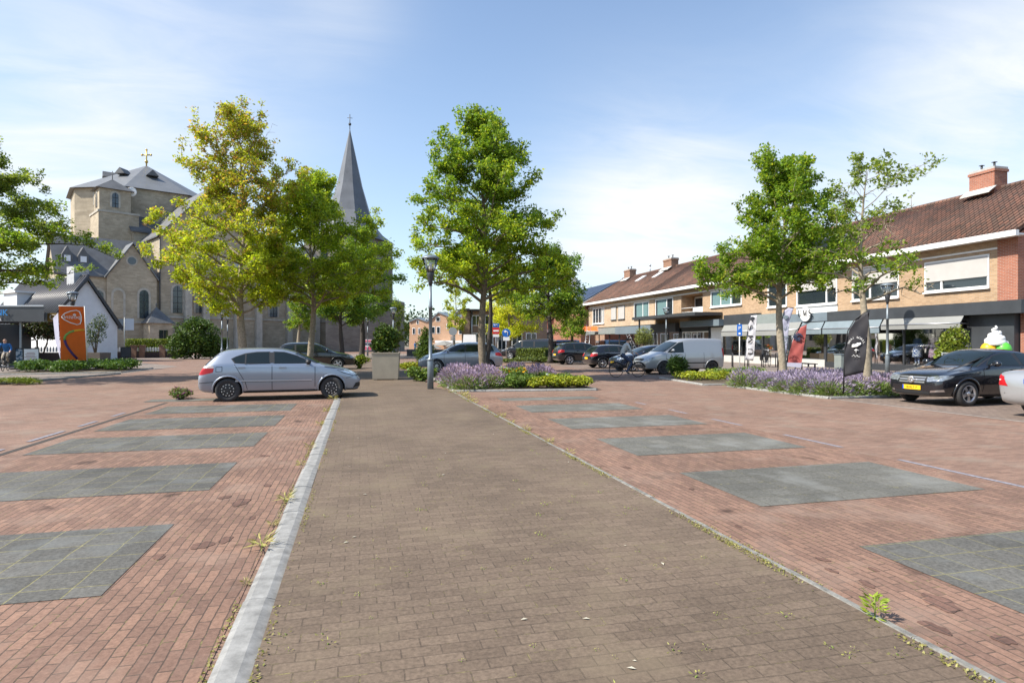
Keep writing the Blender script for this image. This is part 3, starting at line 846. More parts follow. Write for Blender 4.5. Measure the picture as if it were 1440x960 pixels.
b = MB(); b.tube([CP(.05, -.12, .2), CP(.05, -.12, ze_t)], .09, 6); part(b, 'drain_pipe', M['dark'])
# lower wing with its own roof and cross gable
ez, rz_ = 10.9, 16.2
gable_block(-12, -.02, 0.25, 8.3, ez, rz_, 't', rname='wing_roof', wname='wing_wall')
(sl_, _), (sr_, _), (sp_, zp) = chit(150, 388), chit(221, 393), chit(185, 344)
b = MB(); b.prism([CP(sl_, -.15, 0), CP(sr_ - .1, -.15, 0), CP(sr_ - .1, -.15, ez - .2), CP((sl_ + sr_) / 2, -.15, zp), CP(sl_, -.15, ez - .2)], cn * .38); part(b, 'gable', M['church'])
sm_ = (sl_ + sr_) / 2; r = MB()
for a in (sl_ - .3, sr_ + .1):
    r.prism([CP(a, -.5, ez - .45), CP(sm_, -.5, zp + .12), CP(sm_, 4.2, zp + .12), CP(a, 1.0, ez - .45)], (0, 0, .2))
part(r, 'gable_roof', M['lead'])
(s1, z1) = chit(185, 367)
f = MB(); f.prism([CP(s1 + .72 * math.cos(a), -.2, z1 + .72 * math.sin(a)) for a in [2 * PI * k / 20 for k in range(20)]], cn * .1); o_ = part(f, 'window', M['churchtrim'])
f = MB(); f.prism([CP(s1 + .52 * math.cos(a), -.24, z1 + .52 * math.sin(a)) for a in [2 * PI * k / 20 for k in range(20)]], cn * .05); part(f, 'pane', M['leadglass'], o_)
for px_, blank in ((202, False), (166, True), (139, False)):
    s, zt_ = chit(px_, 408); cwin(s, 5.0, zt_, 1.15, -.15 if px_ > 150 else .25, True, blank)
b = MB(); cbox(b, sl_, sr_, -.32, -.155, 4.3, 4.55); part(b, 'string_course', M['churchtrim'])
# dormers on the wing roof
for px_ in (120, 97):
    s, z = chit(px_, 362); b = MB(); b.prism([CP(s - .6, 1.2, 12.3), CP(s + .6, 1.2, 12.3), CP(s + .6, 1.2, 13.4), CP(s, 1.2, 14.6), CP(s - .6, 1.2, 13.4)], cn * 2.2); d_ = part(b, 'dormer', M['slate2'])
    b = MB(); b.prism([CP(s - .35, 1.12, 12.5), CP(s + .35, 1.12, 12.5), CP(s + .35, 1.12, 13.3), CP(s - .35, 1.12, 13.3)], cn * .06); part(b, 'pane', M['platewhite'], d_)
# porch with pyramid roof
(sa, _), (sb, _), (sp, zp2) = chit(187, 455), chit(239, 455), chit(211, 431)
ze2 = chit(212, 453)[1] - .2
b = MB(); cbox(b, sa + 1.2, sb - .6, -3.4, -.35, 0, ze2); pw = part(b, 'porch_wall', M['church'])
b = MB(); A_ = [CP(sa + .9, -3.7, ze2), CP(sb - .3, -3.7, ze2), CP(sb - .3, -.33, ze2), CP(sa + .9, -.33, ze2)]; ap = CP((sa + sb) / 2 + .15, -1.6, zp2 - .1)
for i in range(4): b.poly([A_[i], A_[(i + 1) % 4], ap])
b.poly(A_[::-1]); b.tube([ap, ap + Vector((0, 0, .5))], .06, 5); part(b, 'porch_roof', M['slate2'], pw)
for u in (.42, .62):
    s = sa + 1.2 + (sb - sa - 1.8) * (u + .08); b = MB(); b.prism([CP(s - .26, -3.44, 1.9), CP(s + .26, -3.44, 1.9), CP(s + .26, -3.44, 3.3), CP(s - .26, -3.44, 3.3)], cn * .03); part(b, 'pane', M['glassdark'], pw)
# turret behind the wing
tp = lambda x, y, d: hgt(y, d)
o2 = at(138.5, 92, 0); TS, TB = (o2 - co).dot(ct), (o2 - co).dot(cn)
zt1, zt2, zt0 = hgt(263, 92), hgt(295, 92), 0
b = MB(); cbox(b, TS, TS + 5.4, TB, TB + 6.0, 0, zt2); tw_ = part(b, 'turret_base', M['church'])
b = MB(); cbox(b, TS + .12, TS + 4.3, TB + .12, TB + 3.7, zt2, zt1); tu = part(b, 'turret', M['church'])
b = MB(); cbox(b, TS - .12, TS + 5.5, TB - .12, TB + 6.1, zt2 - .2, zt2 + .12); part(b, 'string_course', M['churchtrim'])
b = MB(); A_ = [CP(TS - .35, TB - .35, zt1), CP(TS + 4.75, TB - .35, zt1), CP(TS + 4.75, TB + 4.1, zt1), CP(TS - .35, TB + 4.1, zt1)]; ap = CP(TS + 2.2, TB + 1.9, hgt(252, 94) + .2)
for i in range(4): b.poly([A_[i], A_[(i + 1) % 4], ap])
b.poly(A_[::-1]); b.tube([ap, ap + Vector((0, 0, 1.3))], .06, 5); part(b, 'turret_roof', M['slate2'])
cwin(TS + 2.2, zt2 + .7, zt1 - .5, .85, TB + .12); cwin(TB + 1.9, zt2 + .7, zt1 - .5, .7, TS + .12, face='s')
# link roof between turret and crossing
gable_block(TS + 4.4, 2.5, TB - .5, TB + 9, zt2 - 2.6, zt2 + 1.4, 't', wname='link_wall', rname='link_roof')
# crossing tower: octagon with low pyramid
oc = at(206, 108, 0); ze3, za3 = hgt(262, 97), hgt(233, 108); RO = 11.6
ang = [R(-73), R(-28), R(17), R(62), R(107), R(152), R(197), R(242)]
rtv, fwv_ = Vector((CS, -SN, 0)), Vector((SN, CS, 0))
def OP(a, r, z): return oc + rtv * math.sin(a) * r - fwv_ * math.cos(a) * r + Vector((0, 0, z))
b = MB()
for i in range(8):
    j = (i + 1) % 8; b.poly([OP(ang[i], RO, 0), OP(ang[j], RO, 0), OP(ang[j], RO, ze3), OP(ang[i], RO, ze3)])
b.poly([OP(a, RO, ze3) for a in ang]); part(b, 'crossing_tower', M['church'])
b = MB(); ap = oc + Vector((0, 0, za3))
for i in range(8): b.poly([OP(ang[i], RO + .7, ze3 - .15), OP(ang[(i + 1) % 8], RO + .7, ze3 - .15), ap])
b.poly([OP(a, RO + .7, ze3 - .15) for a in ang][::-1])
tr_ = part(b, 'crossing_roof', M['lead'])
for k in (-1, 0, 1):
    a = R(-5.5 + 45 * k); c = OP(a, RO * .52, ze3 + (za3 - ze3) * .52); b = MB(); u = rtv * math.cos(a) + fwv_ * math.sin(a); w_ = rtv * math.sin(a) - fwv_ * math.cos(a)
    b.prism([c - u * .9 + w_ * .5, c + u * .9 + w_ * .5, c + w_ * .5 + Vector((0, 0, 1.0))], -w_ * 2.0); part(b, 'roof_vent', M['slate2'], tr_)
a = R(-5.5); c = OP(a, RO * math.cos(R(22.5)) + .05, 0); u = rtv * math.cos(a) + fwv_ * math.sin(a); w_ = -(rtv * math.sin(a) - fwv_ * math.cos(a))
def arch(hw, z0, zt, off, dep, name, m, parent=None):
    f = MB(); P = [(-hw, z0), (hw, z0)] + [(hw * math.cos(R(q)), zt + hw * math.sin(R(q))) for q in range(0, 181, 20)]
    f.prism([c + u * x - w_ * off + Vector((0, 0, z)) for x, z in P], w_ * dep); return part(f, name, m, parent)
zw0, zw1 = hgt(290, 98), hgt(272, 98)
ww = arch(1.15, zw0, zw1, .03, .1, 'window', M['churchtrim']); arch(.8, zw0 + .1, zw1, .08, .05, 'pane', M['leadglass'], ww)
b = MB(); t0 = ap + Vector((0, 0, -.2)); b.tube([t0, t0 + Vector((0, 0, 3.0))], .13, 6); b.ball(tuple(t0 + Vector((0, 0, .9))), .3, 8, 6)
b.tube([t0 + Vector((0, 0, 2.1)) - rtv * .75, t0 + Vector((0, 0, 2.1)) + rtv * .75], .12, 6)
for q in (t0 + Vector((0, 0, 2.1)) - rtv * .8, t0 + Vector((0, 0, 2.1)) + rtv * .8, t0 + Vector((0, 0, 3.0))): b.ball(tuple(q), .2, 8, 6)
part(b, 'cross', M['gold'], tr_)
# satellite dish on the turret wall
b = MB(); q = CP(TS + 4.6, TB + .6, zt1 + .1); b.lathe([(.05, .0), (.75, -.25), (.7, -.22)], (0, 0, 0), 16, 'y'); b.v = [(v[0] + q.x, v[1] + q.y, v[2] + q.z) for v in b.v]; part(b, 'satellite_dish', M['white'])
# ---- the spire, a tower of its own behind the nave
so = at(492, 116, 0)
sp_t = thing('church_tower', 'square grey stone bell tower with tall slate spire', 'church tower', so)
def SPp(a, r, z): return Vector((math.sin(a) * r * CS - math.cos(a) * r * SN, -math.sin(a) * r * SN - math.cos(a) * r * CS, z))
zeave, ztip = hgt(338, 116), hgt(180, 116)
W_ = 6.9
b = MB()
cor = [SPp(R(q), W_ * 1.22, 0) for q in (-62, 28, 118, 208)]
for i in range(4): p, q = cor[i], cor[(i + 1) % 4]; b.poly([p, q, q + Vector((0, 0, zeave)), p + Vector((0, 0, zeave))])
b.build('wall', M['churchgrey'], sp_t)
b = MB(); prof = [(0, 1.0), (.035, .86), (.075, .72), (.13, .60), (.25, .45), (.5, .27), (.78, .12), (.97, .018), (1, .004)]
n8 = 8
rings = []
for f_, r_ in prof:
    rings.append([SPp(R(-62 + 45 * k), W_ * 1.22 * r_ * (1.06 if k % 2 == 0 else (1.06 * (.76 if f_ < .01 else .76 + .24 * min(1, f_ / .13)))), zeave - .2 + (ztip - zeave) * f_) for k in range(8)])
for A_, B_ in zip(rings, rings[1:]):
    for k in range(8): b.poly([A_[k], A_[(k + 1) % 8], B_[(k + 1) % 8], B_[k]])
b.poly(rings[0][::-1]); b.build('spire', mat('dark spire slate', (.115, .125, .14), .5, var=.2, scale=.5), sp_t)
b = MB(); b.tube([(0, 0, ztip - .3), (0, 0, ztip + 2.6)], .07, 6); b.ball((0, 0, ztip + .7), .28, 10, 8); b.tube([(-.5, 0, ztip + 1.9), (.5, 0, ztip + 1.9)], .05, 5); b.build('weather_vane', M['dark'], sp_t)
for k in range(2):
    b = MB(); a = R(-17); c_ = SPp(a, W_ * .865 + .03, 0); uu = Vector((CS * math.cos(a) - 0, -SN * math.cos(a), 0)) + Vector((SN, CS, 0)) * math.sin(a)
    cc_ = c_ + uu * (k * 3.4 - 1.7); nn_ = Vector((0, 0, 1)).cross(uu)
    b.prism([cc_ + uu * x + Vector((0, 0, z)) - nn_ * .05 for x, z in [(-.7, zeave - 6), (.7, zeave - 6)] + [(.7 * math.cos(R(q)), zeave - 2.4 + .7 * math.sin(R(q))) for q in range(0, 181, 30)]], nn_ * .1); b.build('louvre', M['glassdark'], sp_t)
cb_ = thing('stone_wall', 'low grey stone annex wall at the foot of the bell tower', 'wall', at(470, 98, 0))
b = MB(); p, q = at(458, 98, 0), at(556, 104, 0); b.prism([p, q, q + Vector((2, 6, 0)), p + Vector((0, 6, 0))], (0, 0, 8.6)); b.build('masonry', M['churchgrey'], cb_, world=True)
b = MB(); b.prism([p + Vector((0, -.15, 8.6)), q + Vector((.1, -.15, 8.6)), q + Vector((2, 6, 8.6)), p + Vector((0, 6, 8.6))], (0, 0, .25)); b.build('coping', M['slate2'], cb_, world=True)

# ---- white house
WH = R(58)
wo, wt, wnn, whit, WP = plane_frame(86, 48, WH)
wh = thing('white_house', 'white rendered house with dark pantiled roof behind the orange banner', 'house', wo)
(s1, z1), (s0, z0), (sp, zp) = whit(165, 457), whit(84, 434), whit(122, 391)
Lh = 13
b = MB(); b.prism([WP(0, 0, 0), WP(s1, 0, 0), WP(s1, 0, z1 - .1), WP(sp, 0, zp - .15), WP(0, 0, z0 - .1)], wnn * Lh); b.build('wall', M['offwhite'], wh, world=True)
r = MB()
for a, za in ((-.45, z0 - .45 * (zp - z0) / sp), (s1 + .35, z1 - .3)): r.prism([WP(a, -.25, za), WP(sp, -.25, zp), WP(sp, Lh + .2, zp), WP(a, Lh + .2, za)], (0, 0, .16))
ro = r.build('roof', M['rooftile_black'] if 'rooftile_black' in M else M.setdefault('rooftile_black', mat('black glazed pantiles', (.03, .03, .034), .32, var=.2)), wh, world=True)
r = MB(); r.smooth = True
n_ = int(Lh / .40)
for k in range(n_ + 1):
    v = -.2 + Lh * k / n_; r.tube([WP(-.5, v, z0 - .5 * (zp - z0) / sp + .20), WP(sp, v, zp + .20)], .12, 6)
r.tube([WP(sp, -.25, zp + .2), WP(sp, Lh, zp + .2)], .14, 8)
q = r.build('tile_rolls', mat('grey glazed pantiles', (.07, .07, .075), .38, var=.15), wh, world=True); q.parent = ro
b = MB(); b.hexa([WP(sp - .55 + i, .9 + j, z) for z in (zp - 1.2, zp + 1.0) for i, j in ((0, 0), (1.1, 0), (1.1, 1.3), (0, 1.3))]); q = b.build('chimney', mat('pale chimney stone', (.42, .43, .44), .85, var=.15), wh, world=True); q.parent = ro
b = MB()
for a, za, sgn in ((-.4, z0 - .2, 1), (s1 + .3, z1 - .2, -1)): b.prism([WP(a, -.28, za), WP(sp, -.28, zp + .12), WP(sp, -.28, zp - .2), WP(a, -.28, za - .32)], wnn * .06)
b.build('verge_board', M['dark'], wh, world=True)
b = MB(); b.hexa([WP(i, j, z) for z in (z0 - .3, z0 + 1.6) for i, j in ((-.3, 7.6), (1.9, 7.6), (1.9, 10.4), (-.3, 10.4))]); dm = b.build('dormer', M['offwhite'], wh, world=True)
b = MB(); b.hexa([WP(i, j, z) for z in (z0 + 1.6, z0 + 1.75) for i, j in ((-.5, 7.4), (2.0, 7.4), (2.0, 10.6), (-.5, 10.6))]); q = b.build('dormer_roof', M['white'], wh, world=True); q.parent = dm
# ---- bank canopy on the far left
bk = thing('bank_building', 'dark bank front with flat anthracite canopy and blue letters at the left edge', 'bank', at(-60, 41, 0))
p, q = at(62, 36.5, 0), at(-330, 36.5, 0); zt, zb = hgt(431, 36.5), hgt(452, 36.5)
dd = (q - p).normalized(); bn = Vector((-dd.y, dd.x, 0)); bn = bn if bn.y > 0 else -bn
b = MB(); b.prism([p + Vector((0, 0, zb)), q + Vector((0, 0, zb)), q + bn * 5 + Vector((0, 0, zb)), p + dd * 5 + bn * 4.2 + Vector((0, 0, zb))], (0, 0, zt - zb)); b.build('canopy', M['fascia'], bk, world=True)
b = MB(); b.prism([p - bn * .05 + dd * .0 + Vector((0, 0, zt)), q - bn * .05 + Vector((0, 0, zt)), q + bn * 5.1 + Vector((0, 0, zt)), p + dd * 5 + bn * 4.25 + Vector((0, 0, zt))], (0, 0, .09)); b.build('canopy_edge', M['steel'], bk, world=True)
b = MB(); c0 = at(29, 37, 0); b.box((c0.x, c0.y, zb / 2), (.09, .09, zb)); b.build('canopy_post', M['lamp_grey'], bk, world=True)
b = MB(); p2, q2 = p + dd * 6.5 + bn * 4.2, q + bn * 4.2; b.prism([p2, q2, q2 + bn * 3, p2 + bn * 3], (0, 0, zb - .01)); b.build('wall', mat('dark bank front', (.06, .065, .07), .4, var=.1, scale=1), bk, world=True)
b = MB(); b.prism([p2 + dd * .6 - bn * .04 + Vector((0, 0, .5)), p2 + dd * 6 - bn * .04 + Vector((0, 0, .5)), p2 + dd * 6 - bn * .04 + Vector((0, 0, zb - .4)), p2 + dd * .6 - bn * .04 + Vector((0, 0, zb - .4))], bn * .03); b.build('window', M['glassdark'], bk, world=True)
ang_ = math.atan2(-dd.y, -dd.x)
for s_, px_, py_, sz, mt_ in (('NK', 3.5, 443.5, .52, mat('blue sign letters', (.02, .22, .55), .4)), ('A', 0.5, 451, .30, M['white'])):
    tx = text_mesh(s_, sz, mt_, 'lettering', bk, extrude=.01); tx.rotation_euler = (R(90), 0, ang_)
    loc = at(px_, 36.45, hgt(py_, 36.45)); tx.location = loc - bk.location - bn * .05
# projecting parcel sign
ps = thing('hanging_sign', 'small projecting brown sign with a pale outlined emblem beside the bank canopy', 'sign', at(76, 37, hgt(446, 37)))
b = MB(); b.box((0, 0, 0), (.85, .07, .5), -YAW); b.build('board', mat('brown sign', (.20, .13, .03), .5), ps)
b = MB(); b.tube([Vector((CS, -SN, 0)) * x + Vector((-SN, -CS, 0)) * .045 + Vector((0, 0, z)) for x, z in ((-.18, .12), (.02, .14), (.2, 0), (.02, -.14), (-.18, -.1), (-.22, 0), (-.18, .12))], .014, 5); b.build('emblem', M['white'], ps)
b = MB(); b.box((-.62, .15, .0), (.5, .07, .55), -YAW); b.build('pale_panel', M['signgrey'], ps)
# ---- the buildings at the end of the square
fo, ft, fn, fhit, FP = plane_frame(575, 92, R(-16))
bg_ = thing('brick_apartments', 'orange brick building with three stepped gables beyond the square', 'apartment building', fo)
M['brick_orange'] = brick('orange brick', (.52, .31, .19), (.42, .24, .14), (.4, .3, .22), .22, .07, .012, 'wall', big=.1)
zg = hgt(452, 92); pts = [fhit(x, y) for x, y in ((575, 505), (700, 505), (700, 447), (680, 444), (635, 447), (617, 440), (605, 451), (598, 452), (588, 448), (576, 453))]
W3_ = [FP(s, 0, z if k > 1 else 0) for k, (s, z) in enumerate(pts)]
b = MB(); b.prism(W3_, fn * 9); b.build('wall', M['brick_orange'], bg_, world=True)
b = MB()
for k in range(2, 9):
    p, q = W3_[k], W3_[k + 1]; b.prism([p - fn * .2, q - fn * .2, q + fn * 9, p + fn * 9], (0, 0, .18))
b.build('roof', M['fascia_blue'], bg_, world=True)
for x0_, x1_, y0_, y1_ in ((613, 619, 445, 452), (598, 602, 448, 453), (586, 589, 450, 456), (580, 584, 461, 470), (588, 591, 461, 470), (607, 612, 459, 469), (614, 619, 459, 469), (628, 634, 455, 462), (645, 652, 458, 470), (660, 667, 458, 470)):
    (sa, za), (sb, zb_) = fhit(x0_, y1_), fhit(x1_, y0_)
    b = MB(); b.prism([FP(sa, -.04, za), FP(sb, -.04, za), FP(sb, -.04, zb_), FP(sa, -.04, zb_)], fn * .08); w_ = b.build('window', M['white'], bg_, world=True)
    b = MB(); b.prism([FP(sa + .08, -.07, za + .08), FP(sb - .08, -.07, za + .08), FP(sb - .08, -.07, zb_ - .08), FP(sa + .08, -.07, zb_ - .08)], fn * .04); q = b.build('pane', M['glassdark'], bg_, world=True); q.parent = w_
b = MB(); (sa, za), (sb, _) = fhit(620, 482), fhit(700, 482)
b.hexa([FP(s, bb, z) for z in (za, za + .35) for s, bb in ((sa, -2.2), (sb, -2.2), (sb, 0), (sa, 0))]); b.build('balcony_slab', M['offwhite'], bg_, world=True)
# cafe with brick pillar
ko, kt, kn, khit, KP = plane_frame(650, 69, R(8))
cf = thing('cafe_building', 'brown brick cafe with tall corner pillar and white framed windows', 'cafe building', ko)
M['brick_brown'] = brick('brown cafe brick', (.30, .19, .13), (.23, .14, .10), (.3, .25, .2), .22, .07, .012, 'wall', big=.12)
zk = hgt(437, 69)
b = MB(); s1_ = khit(770, 480)[0]; b.hexa([KP(s, bb, z) for z in (0, zk) for s, bb in ((.7, .3), (s1_, .3), (s1_, 9), (.7, 9))]); b.build('wall', M['brick_brown'], cf, world=True)
b = MB(); b.hexa([KP(s, bb, z) for z in (0, zk + .3) for s, bb in ((0, 0), (.85, 0), (.85, 1), (0, 1))]); b.build('pillar', M['brick_brown'], cf, world=True)
b = MB(); b.hexa([KP(s, bb, z) for z in (zk, zk + .2) for s, bb in ((-.3, -.4), (s1_ + .3, -.4), (s1_ + .3, 9.3), (-.3, 9.3))]); b.build('flat_roof', M['dark'], cf, world=True)
b = MB(); b.tube([KP(1.1, .2, .3), KP(1.1, .2, zk)], .1, 8); b.build('drain_pipe', M['steel'], cf, world=True)
for x0_, x1_, y0_, y1_ in ((664, 676, 443, 458), (664, 676, 468, 485), (682, 694, 443, 458), (682, 694, 468, 485), (700, 712, 443, 458), (700, 712, 468, 492), (720, 735, 468, 492), (740, 755, 468, 492)):
    (sa, za), (sb, zb_) = khit(x0_, y1_), khit(x1_, y0_)
    b = MB(); b.prism([KP(sa, .22, za), KP(sb, .22, za), KP(sb, .22, zb_), KP(sa, .22, zb_)], kn * .1); w_ = b.build('window', M['white'], cf, world=True)
    for u in (0, 1):
        b = MB(); a_, c_ = sa + .09 + u * (sb - sa - .09) / 2, sa + (u + 1) * (sb - sa - .09) / 2; b.prism([KP(a_, .19, za + .09), KP(c_, .19, za + .09), KP(c_, .19, zb_ - .09), KP(a_, .19, zb_ - .09)], kn * .04); q = b.build('pane', M['glassdark'], cf, world=True); q.parent = w_
# red and white shop behind the oak
ro_, rt_, rn_, rhit, RP = plane_frame(752, 84, R(5))
rs = thing('small_shop', 'low red brick shop with white frame seen under the oak', 'shop building', ro_)
s1_ = rhit(824, 480)[0]; z_r, z_w = hgt(442, 84), hgt(462, 84)
b = MB(); b.hexa([RP(s, bb, z) for z in (z_w, z_r) for s, bb in ((0, 0), (s1_, 0), (s1_, 8), (0, 8))]); b.build('upper_wall', M['brick_red'], rs, world=True)
b = MB(); b.hexa([RP(s, bb, z) for z in (0, z_w) for s, bb in ((0, .2), (s1_, .2), (s1_, 8), (0, 8))]); b.build('lower_wall', M['white'], rs, world=True)
b = MB(); b.prism([RP(0, -.3, z_r), RP(s1_, -.3, z_r), RP(s1_, 4, z_r + 3), RP(0, 4, z_r + 3)], (0, 0, .2)); b.prism([RP(0, 8.3, z_r), RP(s1_, 8.3, z_r), RP(s1_, 4, z_r + 3), RP(0, 4, z_r + 3)], (0, 0, .2)); b.build('roof', M['slate2'], rs, world=True)
for k in range(5):
    a_ = s1_ * (k + .15) / 5; b = MB(); b.prism([RP(a_, .14, .5), RP(a_ + s1_ * .14, .14, .5), RP(a_ + s1_ * .14, .14, z_w - .5), RP(a_, .14, z_w - .5)], rn_ * .04); b.build('window', M['glassdark'], rs, world=True)
# house with solar roof beyond the row
sh = thing('solar_house', 'red brick gabled house with solar panels on its roof at the end of the row', 'house', (31, 74, 0))
b = MB(); x0_, x1_, y0_, y1_ = 26.2, 37.2, 69.6, 84.0; zr_, ze_ = 8.4, 5.9
b.b2((x0_, y0_, 0), (x1_, y1_, ze_)); b.prism([(x0_, y0_, ze_), (x1_, y0_, ze_), ((x0_ + x1_) / 2, y0_, zr_ + .6)], (0, y1_ - y0_, 0)); b.build('wall', M['brick_red'], sh, world=True)
b = MB(); xm = (x0_ + x1_) / 2
for xa in (x0_ - .5, x1_ + .5): b.prism([(xa, y0_ - .5, ze_ - .1), (xa, y1_, ze_ - .1), (xm, y1_, zr_ + .75), (xm, y0_ - .5, zr_ + .75)], (0, 0, .18))
sr = b.build('roof', M['slate2'], sh, world=True)
sol = lambda x: ze_ - .1 + (x - x0_ + .5) * (zr_ + .85 - ze_) / (xm - x0_ + .5) + .24
for k in range(5):
    for j in range(2):
        ya = y0_ + .5 + k * 2.6; xa, xb = x0_ + .1 + j * 2.6, x0_ + 2.6 + j * 2.6
        b = MB(); b.prism([(xa, ya, sol(xa)), (xa, ya + 2.5, sol(xa)), (xb, ya + 2.5, sol(xb)), (xb, ya, sol(xb))], (0, 0, .05)); q = b.build('solar_panel', M['solar'], sh, world=True); q.parent = sr
b = MB(); b.prism([(x0_ - .55, y0_ - .55, ze_ - .25), (xm, y0_ - .55, zr_ + .6), (xm, y0_ - .55, zr_ + .95), (x0_ - .55, y0_ - .55, ze_ + .1)], (0, .08, 0)); b.build('verge_board', M['plinth'], sh, world=True)
cu = thing('cupola', 'white lantern cupola with needle spire behind the solar roof', 'cupola', at(807, 128, 0))
zc = hgt(405, 128); b = MB(); b.lathe([(1.4, 0), (1.4, zc - .8), (1.7, zc - .7), (1.7, zc - .4), (1.25, zc - .3), (1.25, zc + .9)], (0, 0, 0), 8, smooth=False); b.build('lantern', M['white'], cu)
zs_ = hgt(352, 128); b = MB(); b.lathe([(1.6, zc + .9), (1.2, zc + 1.5), (.35, zc + 2.4), (.22, zc + 3.4), (.03, zs_)], (0, 0, 0), 8, smooth=False); b.build('needle_spire', M['lead'], cu)
# ================================================================ cars
def paint(name, c, metal=.0, rough=.3):
    return mat(name, c, rough, metal, coat=1.0)
M['p_silver'] = paint('silver blue paint', (.30, .345, .415), .5, .33)
M['p_silver2'] = paint('silver paint', (.40, .41, .42), .5, .33)
M['p_van'] = paint('light silver van paint', (.37, .385, .40), .45, .35)
M['p_grey'] = paint('grey metallic paint', (.34, .38, .44), .5, .3)
M['p_black'] = paint('black paint', (.008, .009, .013), 0, .2)
M['p_navy'] = paint('dark blue paint', (.012, .022, .05), .2, .2)
M['p_blue'] = paint('mid blue paint', (.06, .13, .24), .3, .25)
M['p_white'] = paint('white car paint', (.75, .76, .76), 0, .3)
M['p_green'] = paint('black green paint', (.010, .014, .016), 0, .2)
M['steelrim'] = mat('dark steel rim', (.05, .05, .053), .35, .6)
M['wheelwell'] = mat('wheel well', (.008, .008, .009), .9)
M['trim'] = mat('black plastic trim', (.02, .021, .023), .55)
M['indicator'] = mat('pale indicator glass', (.62, .55, .52), .2)
M['headlight_clear'] = mat('clear headlight', (.55, .60, .66), .1, .4, coat=.5, var=.35, scale=14)
M['chrome'] = mat('chrome', (.7, .71, .73), .12, 1.0)
M['silvertrim_glint'] = mat('silver moulding and glint', (.50, .54, .60), .3, .5)

